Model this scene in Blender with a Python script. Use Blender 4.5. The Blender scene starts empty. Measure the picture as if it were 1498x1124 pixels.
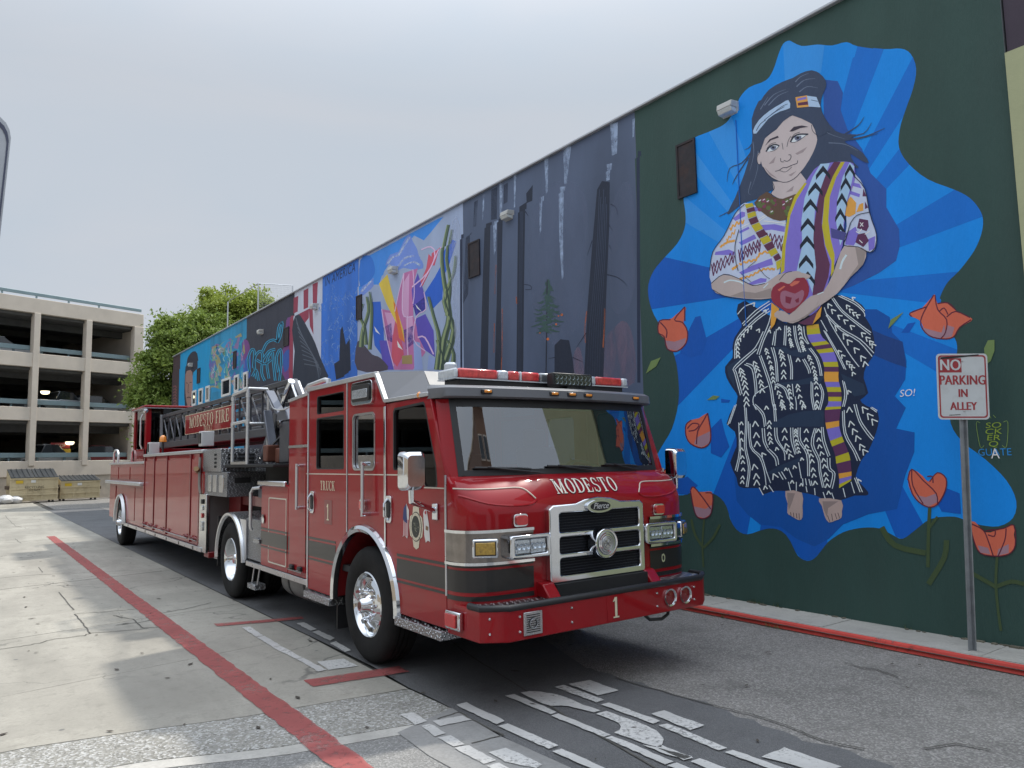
import bpy, bmesh, math, random
from mathutils import Vector, Matrix
random.seed(7)
scene = bpy.context.scene
COL = scene.collection
rad = math.radians

# ---------------------------------------------------------------- camera, sky, sun, exposure
F_PX, IMG_W, IMG_H, CAM_H = 1100.0, 1498.0, 1124.0, 1.88
def camera_axes():
    def d(px, py): return Vector((px - IMG_W / 2, -(py - IMG_H / 2), -F_PX))
    fwd = d(-54, 687).normalized()                      # the alley runs towards this vanishing point
    up = d(946, 667.5).cross(fwd).normalized()
    if up.y < 0: up = -up
    return fwd.cross(up), fwd, up                        # world X, Y, Z seen from the camera
AX, AY, AZ = camera_axes()
CAM_R = Matrix((AX, AY, AZ))
cam_data = bpy.data.cameras.new('camera')
cam = bpy.data.objects.new('camera', cam_data); COL.objects.link(cam)
cam_data.sensor_width = 36.0; cam_data.sensor_fit = 'HORIZONTAL'
cam_data.lens = F_PX / IMG_W * 36.0
cam_data.clip_start = 0.05; cam_data.clip_end = 5000
cam.matrix_world = Matrix.Translation((0, 0, CAM_H)) @ CAM_R.to_4x4()
scene.camera = cam

SUN_EL, SUN_AZ = rad(53), rad(77)                       # azimuth from +Y (down the alley) towards +X (the mural wall)
world = bpy.data.worlds.new('World'); scene.world = world; world.use_nodes = True
nt = world.node_tree; nt.nodes.clear()
def wn(t, **k):
    n = nt.nodes.new(t)
    for a, b in k.items(): setattr(n, a, b)
    return n
w_out = wn('ShaderNodeOutputWorld')
sky = wn('ShaderNodeTexSky', sky_type='NISHITA'); sky.sun_disc = False
sky.sun_elevation = SUN_EL; sky.sun_rotation = SUN_AZ; sky.air_density = 1.2; sky.dust_density = 2.5
bg_blue = wn('ShaderNodeBackground'); bg_blue.inputs['Strength'].default_value = 0.085
nt.links.new(sky.outputs[0], bg_blue.inputs['Color'])
tc = wn('ShaderNodeTexCoord'); sep = wn('ShaderNodeSeparateXYZ'); nt.links.new(tc.outputs['Generated'], sep.inputs[0])
# overcast sheet: the usual overcast luminance law, dim towards the horizon and bright overhead
lum = wn('ShaderNodeMapRange'); lum.interpolation_type = 'SMOOTHSTEP'
lum.inputs['From Min'].default_value = 0.42; lum.inputs['From Max'].default_value = 1.0
lum.inputs['To Min'].default_value = 0.545; lum.inputs['To Max'].default_value = 1.95
nt.links.new(sep.outputs['Z'], lum.inputs['Value'])
mp = wn('ShaderNodeMapping'); mp.inputs['Scale'].default_value = (1.4, 1.4, 4.5); mp.inputs['Rotation'].default_value = (0.1, 0.12, 0.5)
nt.links.new(tc.outputs['Generated'], mp.inputs['Vector'])
nz = wn('ShaderNodeTexNoise'); nz.inputs['Scale'].default_value = 1.5; nz.inputs['Detail'].default_value = 6; nz.inputs['Roughness'].default_value = 0.5
nz.inputs['Distortion'].default_value = 0.6
nt.links.new(mp.outputs[0], nz.inputs['Vector'])
cr = wn('ShaderNodeValToRGB')
cr.color_ramp.elements[0].position = 0.30; cr.color_ramp.elements[0].color = (0.86, 0.97, 1.10, 1)
cr.color_ramp.elements[1].position = 0.72; cr.color_ramp.elements[1].color = (0.94, 0.995, 1.09, 1)
nt.links.new(nz.outputs['Fac'], cr.inputs[0])
bg_cloud = wn('ShaderNodeBackground')
nt.links.new(cr.outputs[0], bg_cloud.inputs['Color']); nt.links.new(lum.outputs[0], bg_cloud.inputs['Strength'])
mixf = wn('ShaderNodeMapRange'); mixf.inputs['From Min'].default_value = 0.3; mixf.inputs['From Max'].default_value = 0.7
mixf.inputs['To Min'].default_value = 0.93; mixf.inputs['To Max'].default_value = 0.98
nt.links.new(nz.outputs['Fac'], mixf.inputs['Value'])
mixs = wn('ShaderNodeMixShader')
nt.links.new(mixf.outputs[0], mixs.inputs[0]); nt.links.new(bg_blue.outputs[0], mixs.inputs[1]); nt.links.new(bg_cloud.outputs[0], mixs.inputs[2])
nt.links.new(mixs.outputs[0], w_out.inputs['Surface'])

sun_d = bpy.data.lights.new('sun', 'SUN'); sun_d.energy = 3.0; sun_d.angle = rad(2.5); sun_d.color = (1.0, 0.95, 0.86)
sun = bpy.data.objects.new('sun', sun_d); COL.objects.link(sun)
sun_dir = Vector((math.sin(SUN_AZ) * math.cos(SUN_EL), math.cos(SUN_AZ) * math.cos(SUN_EL), math.sin(SUN_EL)))
sun.rotation_euler = sun_dir.to_track_quat('Z', 'Y').to_euler(); sun.location = (30, 8, 40)

scene.view_settings.view_transform = 'Standard'; scene.view_settings.look = 'None'
scene.view_settings.exposure = 0.22; scene.view_settings.gamma = 1.0; scene.view_settings.use_curve_mapping = False
scene.render.engine = 'CYCLES'
scene.cycles.use_denoising = True
scene.cycles.max_bounces = 7; scene.cycles.transparent_max_bounces = 12
scene.cycles.caustics_reflective = False; scene.cycles.caustics_refractive = False

# ---------------------------------------------------------------- pixel to place (used only to measure where things stand)
def ray(px, py): return CAM_R @ Vector((px - IMG_W / 2, -(py - IMG_H / 2), -F_PX))
def hit(px, py, axis, val):
    r = ray(px, py); o = Vector((0, 0, CAM_H)); return o + r * ((val - o[axis]) / r[axis])
def zoom(x0, y0, s): return lambda pts: [(x0 + a / s, y0 + b / s) for a, b in pts]

# ---------------------------------------------------------------- materials
MATS = {}
def lin(c): return c / 12.92 if c <= 0.04045 else ((c + 0.055) / 1.055) ** 2.4
def hexlin(h, gain=1.0):
    h = h.lstrip('#'); return tuple(min(0.92, max(0.004, lin(int(h[i:i + 2], 16) / 255) * gain)) for i in (0, 2, 4))
def mat(name, color, rough=0.5, metal=0.0, var=0.0, vscale=3.0, bump=0.0, bscale=40.0, coat=0.0, spec=0.5, rvar=0.0, dirt=None, dscale=1.2, damt=0.5, emit=0.0, trans=0.0, stretch=(1, 1, 1)):
    if name in MATS: return MATS[name]
    m = bpy.data.materials.new(name); m.use_nodes = True; MATS[name] = m
    t = m.node_tree; b = t.nodes['Principled BSDF']; L = t.links.new
    b.inputs['Base Color'].default_value = (*color, 1); b.inputs['Roughness'].default_value = rough
    b.inputs['Metallic'].default_value = metal; b.inputs['Specular IOR Level'].default_value = spec
    b.inputs['Coat Weight'].default_value = coat; b.inputs['Coat Roughness'].default_value = 0.03
    if trans: b.inputs['Transmission Weight'].default_value = trans
    if emit:
        b.inputs['Emission Color'].default_value = (*color, 1); b.inputs['Emission Strength'].default_value = emit
    co = t.nodes.new('ShaderNodeTexCoord'); ge = t.nodes.new('ShaderNodeNewGeometry')
    mpn = t.nodes.new('ShaderNodeMapping'); mpn.inputs['Scale'].default_value = stretch; L(ge.outputs['Position'], mpn.inputs['Vector'])
    def noise(s, d=5, r=0.6):
        n = t.nodes.new('ShaderNodeTexNoise'); n.inputs['Scale'].default_value = s; n.inputs['Detail'].default_value = d; n.inputs['Roughness'].default_value = r
        L(mpn.outputs[0], n.inputs['Vector']); return n
    last = None
    if var:
        n = noise(vscale); mr = t.nodes.new('ShaderNodeMapRange')
        mr.inputs['From Min'].default_value = 0.25; mr.inputs['From Max'].default_value = 0.75
        mr.inputs['To Min'].default_value = 1 - var; mr.inputs['To Max'].default_value = 1 + var
        L(n.outputs['Fac'], mr.inputs['Value'])
        mx = t.nodes.new('ShaderNodeVectorMath'); mx.operation = 'SCALE'; mx.inputs[0].default_value = color
        L(mr.outputs[0], mx.inputs['Scale']); last = mx.outputs[0]
    if dirt:
        n2 = noise(dscale, 7, 0.65); rp = t.nodes.new('ShaderNodeMapRange'); rp.inputs['From Min'].default_value = 0.5; rp.inputs['From Max'].default_value = 0.72
        rp.inputs['To Max'].default_value = damt; L(n2.outputs['Fac'], rp.inputs['Value'])
        mc = t.nodes.new('ShaderNodeMix'); mc.data_type = 'RGBA'; L(rp.outputs[0], mc.inputs['Factor'])
        if last: L(last, mc.inputs['A'])
        else: mc.inputs['A'].default_value = (*color, 1)
        mc.inputs['B'].default_value = (*dirt, 1); last = mc.outputs['Result']
    if last: L(last, b.inputs['Base Color'])
    if rvar:
        n3 = noise(vscale * 2.3); mr = t.nodes.new('ShaderNodeMapRange'); mr.inputs['To Min'].default_value = max(0, rough - rvar); mr.inputs['To Max'].default_value = min(1, rough + rvar)
        L(n3.outputs['Fac'], mr.inputs['Value']); L(mr.outputs[0], b.inputs['Roughness'])
    if bump:
        n4 = noise(bscale, 6, 0.65); bp = t.nodes.new('ShaderNodeBump'); bp.inputs['Strength'].default_value = bump; bp.inputs['Distance'].default_value = 0.02
        L(n4.outputs['Fac'], bp.inputs['Height']); L(bp.outputs[0], b.inputs['Normal'])
    return m

def tread_mat(name, color, rough, scale=22.0):
    """aluminium tread plate: small raised lozenges as fine relief"""
    m = mat(name, color, rough, 1.0, var=0.12, vscale=4); t = m.node_tree; b = t.nodes['Principled BSDF']; L = t.links.new
    ge = t.nodes.new('ShaderNodeNewGeometry'); hs = []
    for ang in (0.78, -0.78):
        mp_ = t.nodes.new('ShaderNodeMapping'); mp_.inputs['Rotation'].default_value = (ang, ang, ang); mp_.inputs['Scale'].default_value = (scale, scale, scale)
        L(ge.outputs['Position'], mp_.inputs['Vector'])
        w = t.nodes.new('ShaderNodeTexVoronoi'); w.inputs['Scale'].default_value = 1.6; w.inputs['Randomness'].default_value = 0.15
        L(mp_.outputs[0], w.inputs['Vector']); hs.append(w)
    mn = t.nodes.new('ShaderNodeMath'); mn.operation = 'MINIMUM'; L(hs[0].outputs['Distance'], mn.inputs[0]); L(hs[1].outputs['Distance'], mn.inputs[1])
    mr = t.nodes.new('ShaderNodeMapRange'); mr.inputs['From Min'].default_value = 0.1; mr.inputs['From Max'].default_value = 0.35; mr.inputs['To Min'].default_value = 1; mr.inputs['To Max'].default_value = 0
    L(mn.outputs[0], mr.inputs['Value'])
    sc_ = t.nodes.new('ShaderNodeVectorMath'); sc_.operation = 'SCALE'; sc_.inputs[0].default_value = color; ma = t.nodes.new('ShaderNodeMapRange'); ma.inputs['To Min'].default_value = 0.55; ma.inputs['To Max'].default_value = 1.2
    L(mr.outputs[0], ma.inputs['Value']); L(ma.outputs[0], sc_.inputs['Scale']); L(sc_.outputs[0], b.inputs['Base Color'])
    bp = t.nodes.new('ShaderNodeBump'); bp.inputs['Strength'].default_value = 1.0; bp.inputs['Distance'].default_value = 0.015
    L(mr.outputs[0], bp.inputs['Height']); L(bp.outputs[0], b.inputs['Normal'])
    return m

def glass_mat(name, tint, reflect=0.06):
    """a sheet of tinted glass: Fresnel reflection over a tinted see-through body"""
    m = bpy.data.materials.new(name); m.use_nodes = True; MATS[name] = m; t = m.node_tree; t.nodes.clear(); L = t.links.new
    o = t.nodes.new('ShaderNodeOutputMaterial'); mx = t.nodes.new('ShaderNodeMixShader')
    tr = t.nodes.new('ShaderNodeBsdfTransparent'); tr.inputs[0].default_value = (*tint, 1)
    gl = t.nodes.new('ShaderNodeBsdfGlossy'); gl.inputs['Roughness'].default_value = 0.015; gl.inputs['Color'].default_value = (0.95, 0.97, 1, 1)
    # Schlick's law with the facing angle taken from either side of the sheet
    ge = t.nodes.new('ShaderNodeNewGeometry'); dt = t.nodes.new('ShaderNodeVectorMath'); dt.operation = 'DOT_PRODUCT'
    L(ge.outputs['Normal'], dt.inputs[0]); L(ge.outputs['Incoming'], dt.inputs[1])
    def mth(op, a, b_=None):
        n = t.nodes.new('ShaderNodeMath'); n.operation = op
        for k, q in enumerate((a, b_)):
            if q is None: continue
            if hasattr(q, 'links'): L(q, n.inputs[k])
            else: n.inputs[k].default_value = q
        return n.outputs[0]
    c5 = mth('POWER', mth('SUBTRACT', 1.0, mth('ABSOLUTE', dt.outputs['Value'])), 5.0)
    L(mth('ADD', reflect, mth('MULTIPLY', c5, 1.0 - reflect)), mx.inputs[0]); L(tr.outputs[0], mx.inputs[1]); L(gl.outputs[0], mx.inputs[2]); L(mx.outputs[0], o.inputs[0])
    return m

# ---------------------------------------------------------------- objects
def tag(o, label=None, cat=None, group=None, kind=None):
    if label: o['label'] = label
    if cat: o['category'] = cat
    if group: o['group'] = group
    if kind: o['kind'] = kind
    return o
def thing(name, loc, label, cat, group=None):
    o = bpy.data.objects.new(name, None); COL.objects.link(o); o.location = loc; o.empty_display_size = 0.2
    return tag(o, label, cat, group)
WLOC = {}
def wloc(o):
    v = Vector((0, 0, 0))
    while o is not None: v += o.location; o = o.parent
    return v
class MB:
    def __init__(s): s.v = []; s.f = []
    def add(s, vs, fs):
        b = len(s.v); s.v += [tuple(v) for v in vs]; s.f += [tuple(b + i for i in f) for f in fs]; return s
    def box(s, x0, x1, y0, y1, z0, z1):
        return s.add([(x0, y0, z0), (x1, y0, z0), (x1, y1, z0), (x0, y1, z0), (x0, y0, z1), (x1, y0, z1), (x1, y1, z1), (x0, y1, z1)],
                     [(0, 3, 2, 1), (4, 5, 6, 7), (0, 1, 5, 4), (1, 2, 6, 5), (2, 3, 7, 6), (3, 0, 4, 7)])
    def obox(s, c, ex, ey, ez):
        """box from its centre and three half-axis vectors"""
        c, ex, ey, ez = map(Vector, (c, ex, ey, ez))
        return s.add([c + ex * a + ey * b + ez * d for d in (-1, 1) for a, b in ((-1, -1), (1, -1), (1, 1), (-1, 1))],
                     [(0, 3, 2, 1), (4, 5, 6, 7), (0, 1, 5, 4), (1, 2, 6, 5), (2, 3, 7, 6), (3, 0, 4, 7)])
    def bar(s, p0, p1, w, h, up=(0, 0, 1)):
        p0, p1 = Vector(p0), Vector(p1); d = (p1 - p0); u = Vector(up); x = d.cross(u)
        if x.length < 1e-6: x = d.cross(Vector((1, 0, 0)))
        x.normalize(); u = x.cross(d).normalized()
        return s.obox((p0 + p1) / 2, d / 2, x * w / 2, u * h / 2)
    def cyl(s, p0, p1, r0, r1=None, n=16, caps=True):
        r1 = r0 if r1 is None else r1; p0, p1 = Vector(p0), Vector(p1); d = (p1 - p0).normalized()
        a = d.orthogonal().normalized(); b = d.cross(a); vs = []
        for p, r in ((p0, r0), (p1, r1)):
            vs += [p + a * (r * math.cos(2 * math.pi * i / n)) + b * (r * math.sin(2 * math.pi * i / n)) for i in range(n)]
        fs = [(i, (i + 1) % n, n + (i + 1) % n, n + i) for i in range(n)]
        if caps: fs += [tuple(range(n - 1, -1, -1)), tuple(range(n, 2 * n))]
        return s.add(vs, fs)
    def tube(s, pts, r, n=8, closed=False):
        pts = [Vector(p) for p in pts]; m = len(pts); rings = []; prev = None
        for i, p in enumerate(pts):
            if closed: d = pts[(i + 1) % m] - pts[i - 1]
            else: d = pts[min(i + 1, m - 1)] - pts[max(i - 1, 0)]
            d.normalize()
            a = d.orthogonal().normalized() if prev is None else (prev - d * prev.dot(d)).normalized()
            prev = a; b = d.cross(a); rr = r[i] if isinstance(r, (list, tuple)) else r
            rings.append([p + a * (rr * math.cos(2 * math.pi * k / n)) + b * (rr * math.sin(2 * math.pi * k / n)) for k in range(n)])
        vs = [v for q in rings for v in q]; fs = []
        for i in range(m if closed else m - 1):
            j = (i + 1) % m
            fs += [(i * n + k, i * n + (k + 1) % n, j * n + (k + 1) % n, j * n + k) for k in range(n)]
        if not closed: fs += [tuple(range(n - 1, -1, -1)), tuple((m - 1) * n + k for k in range(n))]
        return s.add(vs, fs)
    def lathe(s, prof, o, axis, n=32):
        """profile of (radius, distance along axis)"""
        o = Vector(o); d = Vector(axis).normalized(); a = d.orthogonal().normalized(); b = d.cross(a); vs = []; fs = []
        for r, t in prof:
            vs += [o + d * t + a * (r * math.cos(2 * math.pi * i / n)) + b * (r * math.sin(2 * math.pi * i / n)) for i in range(n)]
        for j in range(len(prof) - 1):
            fs += [(j * n + i, j * n + (i + 1) % n, (j + 1) * n + (i + 1) % n, (j + 1) * n + i) for i in range(n)]
        return s.add(vs, fs)
    def grid(s, rows, close=False):
        n = len(rows[0]); vs = [p for r in rows for p in r]; fs = []
        for j in range(len(rows) - 1):
            for i in range(n - 1 if not close else n):
                k = (i + 1) % n; fs.append((j * n + i, j * n + k, (j + 1) * n + k, (j + 1) * n + i))
        return s.add(vs, fs)
    def panel(s, outer, holes, to3, thick):
        """flat panel with holes; to3 maps (a, b) to a point, thick is the extrusion vector"""
        bm = bmesh.new(); loops = []
        for lp in [outer] + list(holes):
            vs = [bm.verts.new(to3(*p)) for p in lp]
            for i in range(len(vs)): bm.edges.new((vs[i], vs[(i + 1) % len(vs)]))
        bmesh.ops.triangle_fill(bm, use_beauty=True, use_dissolve=False, edges=bm.edges[:])
        if thick is not None:
            r = bmesh.ops.extrude_face_region(bm, geom=bm.faces[:])
            bmesh.ops.translate(bm, vec=Vector(thick), verts=[g for g in r['geom'] if isinstance(g, bmesh.types.BMVert)])
        bmesh.ops.recalc_face_normals(bm, faces=bm.faces[:])
        bm.verts.index_update(); s.add([v.co[:] for v in bm.verts], [[v.index for v in f.verts] for f in bm.faces]); bm.free()
        return s
    def prism(s, poly, axis, a0, a1):
        """polygon in the two other axes (in x, y, z order) pushed from a0 to a1 along axis"""
        o = [i for i in range(3) if i != axis]
        def to3(u, v):
            p = [0, 0, 0]; p[axis] = a0; p[o[0]] = u; p[o[1]] = v; return p
        t = [0, 0, 0]; t[axis] = a1 - a0
        return s.panel(poly, [], to3, t)
    def build(s, name, m, parent=None, bevel=0.0, smooth=False, seg=2, label=None, cat=None, group=None, kind=None, fixn=True):
        xs = list(zip(*s.v)); c = Vector([(min(a) + max(a)) / 2 for a in xs])
        me = bpy.data.meshes.new(name); me.from_pydata([tuple(Vector(v) - c) for v in s.v], [], s.f)
        if fixn:
            bm = bmesh.new(); bm.from_mesh(me); bmesh.ops.recalc_face_normals(bm, faces=bm.faces[:]); bm.to_mesh(me); bm.free()
        o = bpy.data.objects.new(name, me); COL.objects.link(o); me.materials.append(m)
        if parent is not None: o.parent = parent; o.location = c - wloc(parent)
        else: o.location = c
        if bevel:
            b = o.modifiers.new('bevel', 'BEVEL'); b.width = bevel; b.segments = seg; b.limit_method = 'ANGLE'; b.angle_limit = rad(40)
            b.harden_normals = False
        if smooth or bevel:
            for p in me.polygons: p.use_smooth = True
            try: me.set_sharp_from_angle(angle=rad(38))
            except Exception: pass
        return tag(o, label, cat, group, kind)
def copy_tree(o, parent=None):
    c = o.copy(); COL.objects.link(c); c.parent = parent
    for ch in [x for x in bpy.data.objects if x.parent == o]: copy_tree(ch, c)
    return c
def arc(cx, cy, r, a0, a1, n, ry=None):
    ry = r if ry is None else ry
    return [(cx + r * math.cos(rad(a0 + (a1 - a0) * i / n)), cy + ry * math.sin(rad(a0 + (a1 - a0) * i / n))) for i in range(n + 1)]
def rrect(x0, x1, y0, y1, r, n=5):
    return arc(x1 - r, y1 - r, r, 0, 90, n) + arc(x0 + r, y1 - r, r, 90, 180, n) + arc(x0 + r, y0 + r, r, 180, 270, n) + arc(x1 - r, y0 + r, r, 270, 360, n)
def smooth_closed(pts, k=3):
    out = []; n = len(pts)
    for i in range(n):
        p0, p1, p2, p3 = (Vector((*pts[(i + j) % n], 0)) for j in (-1, 0, 1, 2))
        for q in range(k):
            t = q / k
            v = 0.5 * ((2 * p1) + (p2 - p0) * t + (2 * p0 - 5 * p1 + 4 * p2 - p3) * t * t + (3 * p1 - p0 - 3 * p2 + p3) * t ** 3); out.append((v.x, v.y))
    return out
def smooth_open(pts, k=4):
    out = []; n = len(pts)
    if n < 3: return list(pts)
    for i in range(n - 1):
        g = lambda j: Vector((*pts[max(0, min(n - 1, j))], 0))
        p0, p1, p2, p3 = g(i - 1), g(i), g(i + 1), g(i + 2)
        for q in range(k):
            t = q / k
            v = 0.5 * ((2 * p1) + (p2 - p0) * t + (2 * p0 - 5 * p1 + 4 * p2 - p3) * t * t + (3 * p1 - p0 - 3 * p2 + p3) * t ** 3); out.append((v.x, v.y))
    out.append(pts[-1]); return out

# letters: built-in sans as mesh outlines, and a small hand-cut serif alphabet for the gold-leaf lettering
def sans_polys(txt, size, shear=0.0, space=1.0):
    cu = bpy.data.curves.new('lettering', 'FONT'); cu.body = txt; cu.size = size; cu.shear = shear; cu.space_character = space; cu.align_x = 'CENTER'; cu.align_y = 'CENTER'
    cu.resolution_u = 3
    ob = bpy.data.objects.new('lettering', cu); COL.objects.link(ob)
    dg = bpy.context.evaluated_depsgraph_get(); me = bpy.data.meshes.new_from_object(ob.evaluated_get(dg))
    vs = [(v.co.x, v.co.y) for v in me.vertices]; fs = [tuple(p.vertices) for p in me.polygons]
    bpy.data.objects.remove(ob); bpy.data.curves.remove(cu); bpy.data.meshes.remove(me)
    return vs, fs
def flat_text(mb, txt, size, o, ux, uy, shear=0.0, space=1.0, sx=1.0):
    vs, fs = sans_polys(txt, size, shear, space); o, ux, uy = Vector(o), Vector(ux), Vector(uy)
    return mb.add([o + ux * (a * sx) + uy * b for a, b in vs], fs)
def _R(x0, y0, x1, y1): return [(x0, y0), (x1, y0), (x1, y1), (x0, y1)]
def _ring(cx, cy, rx, ry, wx, wy, a0=0, a1=360, n=20):
    o = arc(cx, cy, rx, a0, a1, n, ry); i = arc(cx, cy, rx - wx, a0, a1, n, ry - wy)
    return [[o[k], o[k + 1], i[k + 1], i[k]] for k in range(n)]
SERIF = {   # unit height 1; (advance, list of polygons)
 'M': (1.0, [_R(.0, 0, .26, .06), _R(.09, .06, .17, .94), _R(.0, .94, .27, 1), [(.12, 1), (.30, 1), (.56, .1), (.46, .0)], [(.46, 0), (.54, .0), (.86, 1), (.76, 1)], _R(.72, .94, .98, 1), _R(.73, .06, .89, .94), _R(.66, 0, .98, .06)]),
 'O': (.82, _ring(.40, .5, .39, .52, .16, .06)),
 'D': (.82, [_R(0, 0, .3, .06), _R(0, .94, .3, 1), _R(.09, .06, .25, .94)] + _ring(.30, .5, .48, .5, .16, .06, -90, 90, 12)),
 'E': (.72, [_R(0, 0, .6, .06), _R(0, .94, .6, 1), _R(.09, .06, .25, .94), _R(.25, .47, .45, .53), _R(.43, .38, .47, .62), [(.6, .06), (.66, .3), (.62, .3), (.5, .06)], [(.6, .94), (.63, .72), (.59, .72), (.5, .94)]]),
 'S': (.66, _ring(.30, .745, .28, .27, .13, .07, 30, 270, 12) + _ring(.30, .255, .29, .28, .13, .07, -150, 90, 12) + [_R(.5, .72, .56, .98), _R(.03, .02, .09, .3), [(.28, .545), (.16, .6), (.34, .46), (.44, .4)]]),
 'T': (.76, [_R(.05, .94, .7, 1), _R(.29, .06, .45, .94), _R(.2, 0, .54, .06), _R(.05, .7, .1, .94), _R(.65, .7, .7, .94)]),
 'R': (.86, [_R(0, 0, .32, .06), _R(0, .94, .3, 1), _R(.09, .06, .25, .94)] + _ring(.30, .745, .34, .255, .15, .06, -90, 90, 10) + [[(.33, .5), (.48, .5), (.72, .06), (.55, .06)], _R(.55, 0, .86, .06)]),
 'U': (.86, [_R(.0, .94, .32, 1), _R(.08, .3, .24, .94), _R(.55, .94, .84, 1), _R(.66, .3, .74, .94)] + _ring(.41, .3, .33, .32, .13, .07, 180, 360, 12)),
 'C': (.76, _ring(.40, .5, .39, .52, .16, .06, 40, 320, 16) + [_R(.66, .66, .71, .98), _R(.66, .02, .71, .3)]),
 'K': (.86, [_R(0, 0, .32, .06), _R(0, .94, .32, 1), _R(.08, .06, .24, .94), [(.24, .4), (.24, .5), (.6, .94), (.7, .94)], [(.36, .6), (.5, .62), (.78, .06), (.6, .06)], _R(.5, .94, .8, 1), _R(.54, 0, .86, .06)]),
 'F': (.68, [_R(0, 0, .34, .06), _R(0, .94, .6, 1), _R(.09, .06, .25, .94), _R(.25, .47, .45, .53), _R(.43, .38, .47, .62), _R(.57, .7, .61, .94)]),
 'I': (.40, [_R(.0, 0, .32, .06), _R(0, .94, .32, 1), _R(.08, .06, .24, .94)]),
 '1': (.50, [_R(.02, 0, .44, .07), _R(.15, .07, .31, 1.0), [(.0, .78), (.15, .82), (.15, 1.0)]]),
 ' ': (.35, [])}
def serif_text(mb, txt, height, o, ux, uy, squeeze=1.0, gap=0.10, off=(0, 0), warp=None):
    w = sum(SERIF[c][0] + gap for c in txt) - gap; x = -w / 2; o, ux, uy = Vector(o), Vector(ux), Vector(uy)
    for c in txt:
        adv, polys = SERIF[c]
        for p in polys:
            vs = []
            for a, b in p:
                u = (x + a) * height * squeeze + off[0]; v = (b - .5) * height + off[1]
                vs.append(warp(u, v) if warp else o + ux * u + uy * v)
            mb.add(vs, [tuple(range(len(vs)))])
        x += adv + gap
    return w * height * squeeze

# shared materials
RED = mat('fire_red_paint', (0.29, 0.007, 0.012), 0.34, 0.0, var=0.05, vscale=1.5, coat=0.6, spec=0.1, rvar=0.05, bump=0.012, bscale=9, dirt=(0.16, 0.03, 0.03), dscale=2.2, damt=0.25)
DRED = mat('red_frame_paint', (0.20, 0.012, 0.015), 0.4, coat=0.5, var=0.1)
CHROME = mat('chrome', (0.74, 0.76, 0.79), 0.07, 1.0, var=0.04, rvar=0.03)
ALU = mat('brushed_aluminium', (0.62, 0.63, 0.65), 0.3, 1.0, var=0.12, vscale=5, rvar=0.1, bump=0.05, bscale=60)
PIPE = mat('satin_grab_rail', (0.60, 0.61, 0.62), 0.38, 0.7, var=0.08, rvar=0.08)
TREAD = tread_mat('tread_plate', (0.66, 0.67, 0.69), 0.28)
TREADD = tread_mat('dull_tread_plate', (0.42, 0.43, 0.45), 0.36)
RUBBER = mat('tyre_rubber', (0.012, 0.012, 0.0125), 0.78, var=0.25, vscale=6, bump=0.1, bscale=30, dirt=(0.03, 0.028, 0.026), dscale=4, damt=0.5, spec=0.25)
BLACK = mat('black_trim', (0.018, 0.018, 0.02), 0.45, var=0.2, rvar=0.1)
DARK = mat('dark_underbody', (0.012, 0.012, 0.013), 0.8, var=0.4, vscale=5)
GREYP = mat('charcoal_roof_paint', (0.13, 0.135, 0.15), 0.45, coat=0.12, var=0.08, vscale=2, rvar=0.08)
BAND = mat('graphite_reflective_band', (0.026, 0.025, 0.025), 0.35, 0.1, var=0.12, vscale=3, coat=0.3, spec=0.3)
PIN = mat('pale_gold_pinstripe', (0.62, 0.56, 0.47), 0.45, var=0.1)
GOLD = mat('gold_leaf_lettering', (0.74, 0.66, 0.48), 0.4, 0.1, var=0.15, vscale=30)
WGLASS = glass_mat('windscreen_glass', (0.55, 0.62, 0.62), 0.30)
TGLASS = glass_mat('tinted_side_glass', (0.10, 0.11, 0.12), 0.03)
INT = mat('cab_interior', (0.03, 0.03, 0.034), 0.7, var=0.3)
REDL = mat('red_lamp_lens', (0.55, 0.012, 0.015), 0.12, coat=1.0, var=0.15, vscale=40)
AMBER = mat('amber_lamp_lens', (0.80, 0.28, 0.03), 0.15, coat=1.0, var=0.3, vscale=60)
AMBERD = mat('smoked_amber_lens', (0.36, 0.22, 0.02), 0.15, coat=1.0, var=0.4, vscale=50)
CLEARL = mat('clear_lamp_lens', (0.70, 0.74, 0.78), 0.1, 0.6, var=0.5, vscale=45)
WHITEP = mat('white_paint', (0.74, 0.74, 0.72), 0.5, var=0.06)

# ================================================================ GROUND
def G(px, py, z=0.0): return hit(px, py, 2, z)
def node_mat(name):
    m = bpy.data.materials.new(name); m.use_nodes = True; MATS[name] = m; t = m.node_tree
    return m, t, t.nodes['Principled BSDF'], t.links.new
def nd(t, kind, **kw):
    n = t.nodes.new(kind)
    for k, v in kw.items():
        if k in n.inputs: n.inputs[k].default_value = v
        else: setattr(n, k, v)
    return n
def rng(t, src, a, b, c, d):
    n = nd(t, 'ShaderNodeMapRange'); n.inputs['From Min'].default_value = a; n.inputs['From Max'].default_value = b
    n.inputs['To Min'].default_value = c; n.inputs['To Max'].default_value = d; t.links.new(src, n.inputs['Value']); return n.outputs[0]
def mixc(t, fac, a, b, mode='MIX'):
    n = nd(t, 'ShaderNodeMix', data_type='RGBA', blend_type=mode); L = t.links.new
    for s, k in ((fac, 'Factor'), (a, 'A'), (b, 'B')):
        if hasattr(s, 'links'): L(s, n.inputs[k])
        elif k == 'Factor': n.inputs[k].default_value = s
        else: n.inputs[k].default_value = (*s, 1)
    return n.outputs['Result']
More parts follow.
